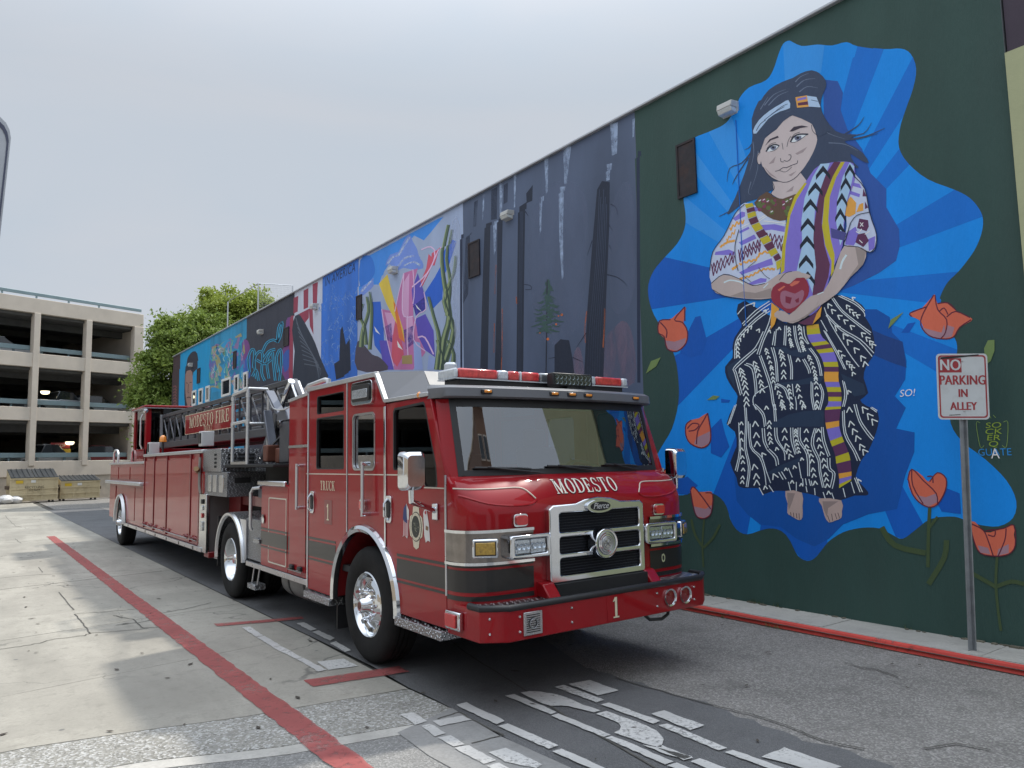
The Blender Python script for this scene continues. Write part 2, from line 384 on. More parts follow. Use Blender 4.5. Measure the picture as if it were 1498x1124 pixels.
def concrete_mat(name, base, crack=0.7):
    m, t, b, L = node_mat(name); ge = nd(t, 'ShaderNodeNewGeometry'); oi = nd(t, 'ShaderNodeObjectInfo'); P = ge.outputs['Position']
    def noise(s, d=6, r=0.6):
        n = nd(t, 'ShaderNodeTexNoise', Scale=s, Detail=d, Roughness=r); L(P, n.inputs['Vector']); return n.outputs['Fac']
    c = mixc(t, rng(t, noise(0.55), 0.35, 0.68, 0, 1), tuple(x * 0.80 for x in base), tuple(x * 1.12 for x in base))
    c = mixc(t, rng(t, noise(3.2, 8, 0.7), 0.5, 0.75, 0, 0.45), c, tuple(x * 0.6 for x in base))
    c = mixc(t, rng(t, noise(38, 5), 0.4, 0.65, 0, 0.45), c, tuple(x * 0.65 for x in base))
    c = mixc(t, rng(t, oi.outputs['Random'], 0, 1, 0, 0.22), c, tuple(x * 0.72 for x in base))
    # broad worn patches, tyre-darkened lanes and spilled stains
    mpp = nd(t, 'ShaderNodeMapping'); mpp.inputs['Scale'].default_value = (1.0, 0.28, 1); mpp.inputs['Rotation'].default_value = (0, 0, 0.12); L(P, mpp.inputs['Vector'])
    lane = nd(t, 'ShaderNodeTexNoise', Scale=1.1, Detail=7, Roughness=0.62); L(mpp.outputs[0], lane.inputs['Vector'])
    c = mixc(t, rng(t, lane.outputs['Fac'], 0.44, 0.62, 0, 0.75), c, tuple(x * 0.58 for x in base))
    wv = nd(t, 'ShaderNodeTexVoronoi', Scale=0.42, feature='F1', Randomness=1.0); wv.distance = 'CHEBYCHEV'; L(P, wv.inputs['Vector'])
    sc_ = nd(t, 'ShaderNodeSeparateColor'); L(wv.outputs['Color'], sc_.inputs[0])
    c = mixc(t, rng(t, sc_.outputs[0], 0.55, 0.8, 0, 0.38), c, tuple(x * 0.66 for x in base))
    c = mixc(t, rng(t, noise(7, 9, 0.75), 0.52, 0.68, 0, 0.6), c, tuple(x * 0.5 for x in base))
    # gum spots and oil specks
    v = nd(t, 'ShaderNodeTexVoronoi', Scale=1.7); L(P, v.inputs['Vector'])
    c = mixc(t, rng(t, v.outputs['Distance'], 0.028, 0.045, 0.75, 0), c, (0.10, 0.10, 0.10))
    # hairline cracks
    ds = nd(t, 'ShaderNodeTexNoise', Scale=1.3, Detail=5); L(P, ds.inputs['Vector'])
    ad = nd(t, 'ShaderNodeVectorMath', operation='MULTIPLY_ADD'); L(ds.outputs['Color'], ad.inputs[0]); ad.inputs[1].default_value = (1.2, 1.2, 0); L(P, ad.inputs[2])
    vc = nd(t, 'ShaderNodeTexVoronoi', Scale=0.33, feature='DISTANCE_TO_EDGE'); L(ad.outputs[0], vc.inputs['Vector'])
    ck = rng(t, vc.outputs['Distance'], 0.0012, 0.004, crack, 0)
    mk = nd(t, 'ShaderNodeMath', operation='MULTIPLY'); L(ck, mk.inputs[0]); L(rng(t, noise(0.4, 3), 0.46, 0.56, 0, 1), mk.inputs[1])
    c = mixc(t, mk.outputs[0], c, (0.05, 0.05, 0.048))
    L(c, b.inputs['Base Color']); b.inputs['Roughness'].default_value = 0.9
    bp = nd(t, 'ShaderNodeBump', Strength=0.35, Distance=0.01); L(noise(55, 6, 0.7), bp.inputs['Height']); L(bp.outputs[0], b.inputs['Normal'])
    return m
def asphalt_mat(name, base, speck=0.35, scale=120.0, stain=0.5):
    m, t, b, L = node_mat(name); P = nd(t, 'ShaderNodeNewGeometry').outputs['Position']
    def noise(s, d=6, r=0.6):
        n = nd(t, 'ShaderNodeTexNoise', Scale=s, Detail=d, Roughness=r); L(P, n.inputs['Vector']); return n.outputs['Fac']
    v = nd(t, 'ShaderNodeTexVoronoi', Scale=scale); L(P, v.inputs['Vector'])
    sp = nd(t, 'ShaderNodeSeparateColor'); L(v.outputs['Color'], sp.inputs[0])
    c = mixc(t, rng(t, noise(0.7), 0.3, 0.7, 0, 1), tuple(x * 0.8 for x in base), tuple(x * 1.2 for x in base))
    c = mixc(t, rng(t, sp.outputs[0], 0.45, 1.0, 0, speck), c, tuple(min(0.8, x * 3.6 + 0.05) for x in base))
    c = mixc(t, rng(t, sp.outputs[1], 0.6, 1.0, 0, speck * 1.2), c, tuple(x * 0.3 for x in base))
    c = mixc(t, rng(t, noise(1.8, 7, 0.7), 0.52, 0.75, 0, stain), c, tuple(x * 0.45 for x in base))
    L(c, b.inputs['Base Color']); b.inputs['Roughness'].default_value = 0.88
    bp = nd(t, 'ShaderNodeBump', Strength=0.6, Distance=0.012); L(v.outputs['Distance'], bp.inputs['Height']); L(bp.outputs[0], b.inputs['Normal'])
    return m
def worn_paint(name, col, keep=0.6, scale=9.0, hole=0.9, cover=1.0):
    m, t, b, L = node_mat(name); P = nd(t, 'ShaderNodeNewGeometry').outputs['Position']
    n = nd(t, 'ShaderNodeTexNoise', Scale=scale, Detail=9, Roughness=0.75); L(P, n.inputs['Vector'])
    n2 = nd(t, 'ShaderNodeTexNoise', Scale=1.4, Detail=6, Roughness=0.6); L(P, n2.inputs['Vector'])
    c = mixc(t, rng(t, n2.outputs['Fac'], 0.3, 0.7, 0, 1), tuple(x * 0.75 for x in col), tuple(min(.9, x * 1.12) for x in col))
    c = mixc(t, rng(t, n.outputs['Fac'], 0.5, 0.8, 0, 0.5), c, tuple(x * 0.55 for x in col))
    L(c, b.inputs['Base Color']); b.inputs['Roughness'].default_value = 0.8
    al = nd(t, 'ShaderNodeMath', operation='ADD'); L(n.outputs['Fac'], al.inputs[0]); L(rng(t, n2.outputs['Fac'], 0.3, 0.7, -0.12, 0.12), al.inputs[1])
    L(rng(t, al.outputs[0], keep - 0.04, keep + 0.08, cover, 1 - hole), b.inputs['Alpha'])
    return m
CONC = concrete_mat('worn_concrete', (0.385, 0.362, 0.312))
CONC2 = concrete_mat('sidewalk_concrete', (0.52, 0.50, 0.46), 0.3)
JOINT = mat('dark_joint_dirt', (0.085, 0.08, 0.07), 0.95, var=0.4, vscale=6)
ASPH = asphalt_mat('rough_asphalt', (0.19, 0.18, 0.168), 0.30, 85, 0.55)
ASPH2 = asphalt_mat('smooth_patch_asphalt', (0.122, 0.122, 0.124), 0.12, 150, 0.5)
ASPH3 = asphalt_mat('old_grey_asphalt', (0.19, 0.187, 0.18), 0.25, 90, 0.5)
AGGR = asphalt_mat('exposed_aggregate', (0.26, 0.25, 0.222), 0.45, 62, 0.5)
REDLINE = worn_paint('faded_red_line_paint', (0.36, 0.085, 0.08), 0.55, 11, 0.55, 0.82)
REDCURB = worn_paint('red_kerb_paint', (0.58, 0.065, 0.05), 0.64, 10, 0.7)
WHITELINE = worn_paint('worn_white_road_paint', (0.58, 0.57, 0.55), 0.60, 34, 0.6, 0.88)

def sheet(name, pts, z, m, parent=None, **kw):
    mb = MB().add([(p[0], p[1], z) for p in pts], [tuple(range(len(pts)))])
    o = mb.build(name, m, parent, fixn=False, **kw)
    if o.data.polygons and o.data.polygons[0].normal.z < 0: o.data.flip_normals()
    return o
ground = MB().grid([[(-3000, -3000, -0.06), (3000, -3000, -0.06)], [(-3000, 3000, -0.06), (3000, 3000, -0.06)]]).build('ground', ASPH3, kind='structure')

SEAM = sorted((lambda p: (p.y, p.x))(G(*q)) for q in [(548, 976), (600, 1008), (656, 1032), (732, 1076), (800, 1108), (845, 1126)])
def seamx(y):
    if y <= SEAM[0][0]: return SEAM[0][1] + (y - SEAM[0][0]) * .06
    for (a, b), (c, d) in zip(SEAM, SEAM[1:]):
        if y <= c: return b + (d - b) * (y - a) / (c - a)
    return SEAM[-1][1]
# concrete alley pavement: a bed and its slabs
bed = sheet('concrete_pavement', [(-26, -6), (3.4, -6), (3.4, 60), (-26, 60)], -0.035, JOINT, kind='structure')
A = [G(*p) for p in [(0, 1100), (200, 1070), (350, 1050), (560, 1014), (640, 1000)]]
B = [G(*p) for p in [(0, 1150), (215, 1113), (400, 1094), (540, 1070), (650, 1052)]]
def yline(L_, x):
    L_ = sorted([(p.x, p.y) for p in L_])
    if x <= L_[0][0]: return L_[0][1] + (x - L_[0][0]) * 0.35
    for (x0, y0), (x1, y1) in zip(L_, L_[1:]):
        if x <= x1: return y0 + (y1 - y0) * (x - x0) / (x1 - x0)
    return L_[-1][1]
slab_pts = []
XJ = [-26, -13, -5.2, 3.4]
def jy(k, x): return [None, 7.7, 10.6, 14.6, 18.9, 23.6, 29.5, 36.5, 60][k] + 0.16 * (x - 1.5) + 0.25 * math.sin(k * 2.1)
rs = random.Random(3)
for i in range(len(XJ) - 1):
    for k in range(8):
        x0, x1 = XJ[i] + 0.004, XJ[i + 1] - 0.004
        n = 43; lo, hi = [], []
        for q in range(n + 1):
            x = x0 + (x1 - x0) * q / n
            ya = (yline(A, x) + 0.008) if k == 0 else jy(k, x) + 0.004 + rs.uniform(0, .006)
            yb_ = jy(k + 1, x) - 0.004 - rs.uniform(0, .006)
            xl = min(x, seamx(ya) - 0.012)
            xh = min(x, seamx(yb_) - 0.012)
            lo.append((xl, ya)); hi.append((xh, yb_))
        poly = lo + hi[::-1]
        MB().prism(poly, 2, -0.05, rs.uniform(-0.003, 0.002)).build('slab', CONC, bed)
# exposed aggregate strip across the alley mouth and the concrete gutter behind it
xs_ = [-9 + .2 * k for k in range(59)] + [2.7, 3.2]
agg = [(min(x, seamx(yline(A, x)) - .01), yline(A, x) - 0.006) for x in xs_] + [(min(x, seamx(yline(B, x))), yline(B, x)) for x in xs_[::-1]]
MB().prism(agg, 2, -0.05, 0.0).build('aggregate_strip', AGGR, kind='structure')
xs_ = xs_[:-1]; gut = [(x, yline(B, x) - 0.005) for x in xs_] + [(x, yline(B, x) - 0.16) for x in xs_[::-1]]
MB().prism(gut, 2, -0.05, -0.002).build('concrete_gutter', CONC2, kind='structure')
near = [(x, yline(B, x) - 0.168) for x in xs_] + [(2.6, -6), (-9, -6)]
sheet('road', near, -0.004, ASPH3, kind='structure')
# strip of small concrete squares along the seam
sq = [(seamx(y) - 0.56, y) for y in (-6, 1.0, 2.5, 3.6, 4.4, 4.9)] + [(seamx(y) - 0.008, y) for y in (5.1, 4.4, 3.6, 2.5, 1.0, -6)]
sheet('concrete_edge_strip', sq, 0.0005, concrete_mat('edge_concrete', (0.30, 0.295, 0.285)), kind='structure')
# dark smooth asphalt under and before the truck, rough asphalt beyond it
Rb = [G(*p) for p in [(860, 975), (900, 988), (1032, 1028), (1160, 1076), (1280, 1112), (1420, 1160)]]
rj = random.Random(31); Rj = []
for p, q in zip(Rb, Rb[1:]):
    for k in range(7): w_ = p.lerp(q, k / 7); Rj.append((w_.x + rj.uniform(-.035, .035), w_.y + rj.uniform(-.03, .03)))
smooth_patch = [(seamx(y) + 0.005 + rj.uniform(-.006, .006), y) for y in (-6, 1, 2, 2.5, 3, 3.3, 3.6, 3.9, 4.2, 4.6, 5, 5.4, 5.8, 6.2, 6.6, 7.1)] + [(seamx(9) + .005, 40), (5.2, 40), (5.2, 7.0)] + Rj + [(4.6, -6)]
sheet('alley_asphalt_patch', smooth_patch, -0.004, ASPH2, kind='structure')
sheet('alley_asphalt', [(3.42, -6), (7.24, -6), (7.24, 60), (3.42, 60)], -0.009, ASPH, kind='structure')
# red edge line, red bars and the white stencilled fire-lane lettering
def redline(y0, y1, n, name, x0, x1):
    mb = MB(); rr = random.Random(5); rows = []
    for i in range(n + 1):
        y = y0 + (y1 - y0) * i / n; rows.append([(x0 + rr.uniform(-.009, .009), y, 0.0065), (x1 + rr.uniform(-.009, .009), y, 0.0065)])
    return mb.grid(rows).build(name, REDLINE, kind='structure')
REDX0, REDX1 = 1.925, 2.13
redline(1.5, 24.5, 220, 'red_edge_line', REDX0, REDX1)
zm2, zm3, zm4 = zoom(0, 740, 2.675), zoom(400, 860, 2.497), zoom(900, 860, 2.505)
marks = [(zm2, q, WHITELINE) for q in (
 [(945, 478), (980, 475), (1030, 510), (1003, 515)], [(1005, 517), (1034, 512), (1097, 548), (1068, 556)], [(1067, 558), (1100, 551), (1182, 596), (1160, 602)], [(1162, 603), (1186, 598), (1278, 645), (1245, 652)],
 [(1240, 612), (1345, 602), (1400, 630), (1285, 645)], [(1160, 462), (1190, 458), (1240, 485), (1215, 492)], [(1222, 497), (1245, 490), (1310, 520), (1290, 530)], [(1290, 540), (1315, 533), (1375, 568), (1350, 575)])]
marks += [(zm2, q, REDLINE) for q in ([(835, 464), (1010, 450), (1180, 436), (1190, 444), (1020, 460), (850, 473)], [(1187, 685), (1350, 661), (1560, 630), (1600, 652), (1380, 686), (1225, 711)])]
marks += [(zm3, q, WHITELINE) for q in (
 [(665, 430), (705, 422), (848, 490), (815, 502)], [(823, 508), (857, 500), (1042, 580), (1005, 592)], [(1018, 600), (1055, 592), (1215, 662), (1180, 672)],
 [(848, 398), (880, 391), (1035, 456), (1010, 465)], [(1012, 470), (1040, 462), (1230, 540), (1205, 548)], [(1212, 553), (1240, 545), (1460, 637), (1430, 648)], [(1440, 652), (1470, 642), (1560, 680), (1520, 690)],
 [(1030, 366), (1060, 358), (1210, 412), (1180, 422)], [(1198, 430), (1225, 422), (1415, 490), (1385, 500)], [(1078, 355), (1155, 340), (1262, 378), (1188, 396)],
 [(465, 465), (510, 458), (562, 490), (520, 505)], [(543, 508), (572, 500), (632, 535), (592, 546)], [(602, 551), (645, 542), (697, 575), (660, 584)], [(662, 589), (715, 579), (812, 635), (772, 648)], [(580, 490), (690, 470), (722, 485), (610, 508)], [(785, 605), (850, 588), (985, 650), (960, 662), (850, 640)],
 [(1120, 640), (1160, 690), (1090, 700), (1050, 655)][:0] or [(780, 655), (825, 643), (880, 672), (830, 684)])]
marks += [(zm4, q, WHITELINE) for q in (
 [(132, 465), (180, 453), (327, 507), (275, 524)], [(158, 508), (190, 500), (412, 590), (380, 600)], [(400, 605), (430, 597), (640, 672), (600, 680)], [(537, 622), (620, 590), (830, 660), (760, 685)], [(148, 588), (170, 580), (285, 626), (250, 634)], [(275, 640), (310, 628), (470, 690), (420, 700)])]
zm5 = zoom(556, 907, 2.561)
marks += [(zm5, q, WHITELINE) for q in ([(525, 276), (560, 271), (600, 272), (650, 280), (690, 291), (730, 306), (760, 321), (825, 342), (800, 350), (760, 340), (730, 332), (705, 326), (680, 324), (640, 326), (610, 316), (575, 300)],
 [(808, 355), (850, 345), (920, 370), (1000, 400), (1035, 418), (1055, 440), (1063, 462), (1055, 480), (1020, 476), (960, 456), (880, 426), (900, 414), (905, 402), (893, 388), (855, 372)], [(985, 470), (1030, 481), (1172, 516), (1138, 526), (1050, 500)])]
mj = random.Random(77)
for zf, q, m in marks:
    P = [G(*p) for p in zf(q)]
    Q = []
    for a_, b_ in zip(P, P[1:] + P[:1]):
        k_ = max(1, int((b_ - a_).length / .05))
        for j_ in range(k_):
            w_ = a_.lerp(b_, j_ / k_); Q.append(Vector((w_.x + mj.uniform(-.006, .006), w_.y + mj.uniform(-.006, .006), 0)))
    P = Q
    sheet('road_marking', [(p.x, p.y) for p in P], 0.0065 if m is REDLINE else 0.0068, m, kind='structure')
# dark cracks and patched seams (sunken lines of dirt)
def ribbon(mb, pts, w, z):
    for i in range(len(pts) - 1):
        a, b = Vector(pts[i][:2]), Vector(pts[i + 1][:2]); d = (b - a); n = Vector((-d.y, d.x)).normalized() * w / 2
        mb.add([(a.x - n.x, a.y - n.y, z), (b.x - n.x, b.y - n.y, z), (b.x + n.x, b.y + n.y, z), (a.x + n.x, a.y + n.y, z)], [(0, 1, 2, 3)])
cracks = [zm2([(0, 562), (120, 545), (220, 522), (330, 508), (352, 500), (320, 455), (292, 424), (450, 412), (560, 404), (600, 425), (720, 405), (850, 375)]), zm2([(0, 284), (150, 271), (330, 262), (560, 250)]),
          zm2([(345, 498), (480, 490), (600, 478)]), zm2([(565, 405), (610, 440), (560, 455), (430, 470)]), zm2([(150, 240), (170, 265)]), zm2([(700, 120), (760, 140)]),
          [(620, 905), (680, 955), (760, 1005), (850, 1062), (960, 1124), (1010, 1150)], zm3([(600, 480), (680, 455), (720, 480), (840, 540), (700, 575)]), zm2([(230, 340), (300, 420)]), zm4([(840, 275), (900, 292), (960, 300), (1050, 332)]), zm4([(0, 330), (330, 425), (520, 470), (640, 510), (760, 560), (950, 600)]), zm4([(1130, 590), (1250, 570), (1400, 600)]), zm2([(20, 40), (60, 80), (110, 90)]), zm2([(60, 130), (85, 150)]), zm2([(440, 430), (520, 445), (560, 480), (700, 470)])]
rr = random.Random(11)
for ck in cracks:
    mb = MB(); pts = []
    for (a, b), (c, d) in zip(ck, ck[1:]):
        for k in range(6): pts.append((a + (c - a) * k / 6 + rr.uniform(-1, 1) * .9, b + (d - b) * k / 6 + rr.uniform(-1, 1) * .5))
    P = [G(*p) for p in pts]; ribbon(mb, P, 0.014, 0.0035); mb.build('pavement_crack', JOINT, kind='structure', fixn=False)
# small litter: leaf specks and gum
mb = MB()
for _ in range(240):
    x, y = rr.uniform(-2, 7), rr.uniform(2.8, 22); s = rr.uniform(.008, .03); a = rr.uniform(0, 6.3)
    mb.add([(x + s * math.cos(a + k * 1.57) * (1.7 if k % 2 else .7), y + s * math.sin(a + k * 1.57) * (1.7 if k % 2 else .7), 0.0085) for k in range(4)], [(0, 1, 2, 3)])
mb.build('litter_specks', mat('dead_leaf_specks', (0.06, 0.05, 0.04), 0.9, var=0.5), kind='stuff', label='tiny dark specks of dirt and leaf on the alley ground')

# kerb and sidewalk at the foot of the mural wall
XW, KX, KZ = 7.88, 7.21, 0.072
walk = MB()
for k, y in enumerate([-6 + 1.5 * i for i in range(32)]):
    walk.prism(rrect(KX + 0.012, XW + 0.2, y + .006, y + 1.494, 0.012, 2), 2, -0.05, KZ + rr.uniform(-.003, .003))
    if k == 0: w0 = walk
sw = sheet('sidewalk', [(KX, -6), (XW + .3, -6), (XW + .3, 42), (KX, 42)], KZ - 0.03, JOINT, kind='structure')
for y in [-6 + 1.52 * i for i in range(32)]:
    MB().prism([(KX + 0.11, y + .005), (XW + 0.2, y + .005), (XW + 0.2, y + 1.515), (KX + 0.11, y + 1.515)], 2, -0.05, KZ + rr.uniform(-.003, .002)).build('slab', CONC2, sw)
kerb = MB().prism([(KX + 0.018, -0.05), (KX + 0.105, -0.05), (KX + 0.105, KZ), (KX + 0.05, KZ)], 1, -6, 42).build('kerb', CONC2, bevel=0.012, kind='structure')
rows = [[(KX + 0.008, y, 0.001), (KX + 0.032, y, KZ * .86), (KX + 0.052, y, KZ + .004), (KX + 0.062 + rr.uniform(-.008, .008), y, KZ + .004)] for y in [-6 + .2 * i for i in range(240)]]
MB().grid(rows).build('red_kerb_line', REDCURB, kind='structure')
mb = MB()
for _ in range(60):
    y = rr.uniform(2.9, 12); x = XW - rr.uniform(0.0, .04); s = rr.uniform(.008, .03)
    mb.obox((x, y, KZ + s * .2), (s, 0, 0), (0, s * rr.uniform(.6, 1.6), 0), (0, 0, s * .35))
mb.build('dirt_along_wall', mat('wall_foot_dirt', (0.13, 0.12, 0.09), 0.95, var=0.4), kind='stuff', label='crumbs of dirt where the wall meets the sidewalk')

wd = MB(); wr = random.Random(12)
for _ in range(26):
    on_k = wr.random() < .45; y = wr.uniform(2.6, 11); x, z = (KX - .01, 0) if on_k else (XW - .015, KZ)
    for _k in range(wr.randint(5, 11)):
        a_, l_ = wr.uniform(0, 6.28), wr.uniform(.02, .075); bx_, by_ = x + wr.uniform(-.02, .01), y + wr.uniform(-.05, .05); dx_, dy_ = math.cos(a_) * l_ * .5, math.sin(a_) * l_ * .5
        wd.add([(bx_ - .004, by_, z), (bx_ + .004, by_, z), (bx_ + dx_ - abs(dx_) * .2, by_ + dy_, z + l_)], [(0, 1, 2)])
wd.build('weeds', mat('dry_weed', (.13, .16, .05), .7, var=.4), kind='stuff', label='sparse dry weeds along the kerb and wall foot', fixn=False)

# ================================================================ MURAL BUILDING
WG = 1.30                                       # photo colour to paint albedo on the shaded wall
WTOP, ZL = 7.02, 6.28                           # wall top, and the line where the thicker lower render ends
def paint(hexc, rough=0.62, var=0.07, tone=1.0): return mat('paint_' + hexc.strip('#') + ('' if tone == 1 else str(tone)), hexlin(hexc, WG * tone), rough, var=var + .03, vscale=1.6, bump=0.30, bscale=34, rvar=0.08, spec=0.35, dirt=tuple(.7 * q + .02 for q in hexlin(hexc, WG * tone)), dscale=1.3, damt=.35, stretch=(1, 1, .22))
bld = thing('mural_building', (XW, 20, 0), 'long low building whose side wall is covered with painted murals', 'building')
Y0, Y1 = 2.72, 38.3
WALLB = mat('wall_render', (0.10, 0.11, 0.12), 0.7, var=0.1, bump=0.15, bscale=20)
MB().box(XW, XW + 16, Y0, Y1, 0.0, ZL).build('wall', WALLB, bld)
MB().box(XW + 0.03, XW + 15.9, Y0 + .01, Y1 - .01, ZL, WTOP).build('upper_wall', WALLB, bld)
MB().box(XW - 0.025, XW + 0.22, Y0, Y1, WTOP - 0.004, WTOP + 0.035).build('parapet_coping', mat('coping_metal', (0.50, 0.52, 0.55), 0.4, 0.3, var=0.1), bld, bevel=0.01)
# neighbour
nb = thing('neighbour_building', (XW, 1.5, 0), 'pale yellow green building beyond the right end of the mural', 'building')
MB().box(XW - 0.05, XW + 14, 0.7, Y0 - .012, 0, 5.62).build('wall', mat('pale_lime_render', (0.44, 0.46, 0.27), 0.75, var=0.06, bump=0.12, bscale=24), nb)
MB().box(XW + 0.02, XW + 13.9, 0.75, Y0 - .012, 5.62, 7.3).build('upper_wall', mat('aubergine_render', (0.055, 0.04, 0.06), 0.7, var=0.08, bump=0.1), nb)

def W(px, py):
    p = hit(px, py, 0, XW); return (p.y, p.z)
def set_back(mb):
    """cut what crosses the render ledge and lay the upper half on the recessed upper wall"""
    zs = [v[2] for v in mb.v]
    if max(zs) <= ZL: return mb
    out = MB()
    for side in (0, 1):
        bm = bmesh.new(); vs = [bm.verts.new(v) for v in mb.v]
        for f in mb.f:
            try: bm.faces.new([vs[i] for i in f])
            except ValueError: pass
        bmesh.ops.bisect_plane(bm, geom=bm.verts[:] + bm.edges[:] + bm.faces[:], plane_co=(0, 0, ZL), plane_no=(0, 0, 1), clear_outer=(side == 0), clear_inner=(side == 1))
        bm.verts.index_update()
        if bm.faces: out.add([(v.co.x + 0.03 * side, v.co.y, v.co.z) for v in bm.verts], [[v.index for v in f.verts] for f in bm.faces])
        bm.free()
    return out
class Mural:
    """layers of flat paint on the wall, each a hair proud of the one beneath"""
    def __init__(s, name, loc, label, cat='mural', group=None):
        s.o = thing(name, loc, label, cat, group); s.n = 0; s.zf = lambda p: p; s.jobs = {}
    def part(s, name, hexc, shapes, parent=None, tone=1.0):
        s.n += 1; first = None
        for k, pts in enumerate(shapes):
            x = XW - 0.00016 * s.n; s.n += 0.2; mb = MB()
            try: mb.panel([W(*p) for p in pts], [], lambda a, b: (x, a, b), None)
            except Exception: continue
            mb = set_back(mb)
            if not mb.f: continue
            o = mb.build(name, hexc if not isinstance(hexc, str) else paint(hexc, tone=tone), parent or s.o, fixn=False)
            if o.data.polygons[0].normal.x > 0: o.data.flip_normals()
            first = first or o
        return first
    def lines(s, name, hexc, strokes, parent=None):
        """strokes: (points, width in pixels of the photo) with tapering ends"""
        s.n += 1; x = XW - 0.00016 * s.n; mb = MB()
        for kk, (pts, w) in enumerate(strokes):
            x -= 0.00002 if len(strokes) < 60 else 0.000008
            taper = w < 0; w = abs(w); pts = smooth_open(pts, 3); n = len(pts); L_, R_ = [], []
            for i, p in enumerate(pts):
                a, b = pts[max(0, i - 1)], pts[min(n - 1, i + 1)]; d = Vector((b[0] - a[0], b[1] - a[1]))
                if d.length < 1e-6: d = Vector((1, 0))
                d.normalize(); ww = w / 2 * ((0.25 + 0.75 * (1 - i / (n - 1))) if taper else 1)
                L_.append(W(p[0] - d.y * ww, p[1] + d.x * ww)); R_.append(W(p[0] + d.y * ww, p[1] - d.x * ww))
            mb.grid([[(x, *a), (x, *b)] for a, b in zip(L_, R_)])
        mb = set_back(mb)
        return mb.build(name, paint(hexc) if isinstance(hexc, str) else hexc, parent or s.o, kind='stuff' if len(strokes) > 1 else None)
def wall_rect(y0, y1, z0, z1): return [(y0, z0), (y1, z0), (y1, z1), (y0, z1)]
def base_paint(mu, name, m, y0, y1, z0=KZ - .02, z1=WTOP - .006):
    mu.n += 1; x = XW - 0.00016 * mu.n
    mb = MB().panel(wall_rect(y0, y1, z0, z1), [], lambda a, b: (x, a, b), None); o = set_back(mb).build(name, m, mu.o, fixn=False)
    for p in o.data.polygons:
        if p.normal.x > 0: p.flip()
    return o
yA = W(935, 400)[0]; yB = W(677, 420)[0]; yC = W(523, 470)[0]; yD = W(470, 470)[0]; yE = W(429, 500)[0]; yF = W(359, 520)[0]; yG = W(306, 530)[0]; yH = W(262, 560)[0]

# ---------------------------------------------------------------- mural 1: girl with a heart
m1 = Mural('girl_mural', (XW, 5.2, 0), 'painted mural of a girl in woven clothes holding a red heart on blue rays')
base_paint(m1, 'green_ground', paint('#2f4742', 0.6, 0.10), Y0 + .004, yA)
t5, t6, f1, t2, t3, t4 = zoom(930, 40, 2.809), zoom(930, 430, 2.637), zoom(1060, 90, 5.109), zoom(1030, 230, 4.323), zoom(1050, 430, 5.992), zoom(1050, 590, 5.992)
blob = t5([(600, 65), (625, 52), (645, 62), (680, 75), (740, 68), (800, 72), (860, 58), (905, 75), (1020, 90), (1090, 88), (1130, 110), (1152, 170), (1140, 250), (1105, 350), (1085, 420), (1082, 495), (1120, 560), (1200, 625), (1310, 668), (1370, 700), (1410, 745), (1427, 790), (1420, 850), (1390, 920), (1330, 1000), (1280, 1050), (1250, 1110)]) + \
       t6([(1178, 25), (1172, 70), (1185, 125), (1230, 170), (1240, 220), (1225, 300), (1210, 400), (1215, 500), (1260, 570), (1350, 640), (1430, 720), (1468, 800), (1455, 865), (1400, 897), (1330, 892), (1285, 880), (1230, 860), (1140, 868), (1080, 910), (1030, 945), (990, 930), (940, 905), (870, 903), (800, 920), (745, 955), (720, 985), (690, 1020), (660, 1030), (625, 1010), (600, 960), (570, 920), (530, 905), (490, 910), (430, 928), (390, 910), (365, 870), (355, 830), (330, 790), (290, 768), (230, 764), (160, 778), (100, 730), (80, 640), (100, 590), (140, 520), (165, 420), (165, 330), (150, 240), (110, 150), (70, 80)]) + \
       t5([(55, 1120), (52, 1060), (75, 1000), (120, 945), (170, 890), (200, 830), (205, 770), (195, 690), (200, 600), (215, 490), (240, 455), (300, 430), (370, 395), (405, 340), (420, 290), (460, 245), (530, 215), (560, 170), (580, 110)])
blob_s = smooth_closed(blob, 3)
m1.part('blue_ground', '#0084e2', [blob_s])
cx, cy = 1160.0, 420.0
def ang(p): return math.atan2(p[1] - cy, p[0] - cx)
def wedge(pa, pb):
    """part of the blue ground between two rays from the figure"""
    a0, a1 = ang(pa), ang(pb)
    if a1 < a0: a1 += 2 * math.pi
    mid = [(p, (ang(p) - a0) % (2 * math.pi)) for p in blob_s]; mid = [p for p, d in sorted([q for q in mid if q[1] < a1 - a0], key=lambda q: q[1])]
    def edge(a):
        best = 0
        for (x0, y0), (x1, y1) in zip(blob_s, blob_s[1:] + blob_s[:1]):
            dx, dy = math.cos(a), math.sin(a); ex, ey = x1 - x0, y1 - y0; den = dx * ey - dy * ex
            if abs(den) < 1e-9: continue
            t = ((x0 - cx) * ey - (y0 - cy) * ex) / den; u = ((x0 - cx) * dy - (y0 - cy) * dx) / den
            if t > 0 and 0 <= u <= 1: best = t if best == 0 else min(best, t)
        return (cx + math.cos(a) * best, cy + math.sin(a) * best)
    # sample the boundary by angle so that the outline never folds over
    n = max(6, int(math.degrees(a1 - a0)))
    return [(cx, cy)] + [edge(a0 + (a1 - a0) * i / n) for i in range(n + 1)]
T5 = lambda x, y: t5([(x, y)])[0]
T6 = lambda x, y: t6([(x, y)])[0]
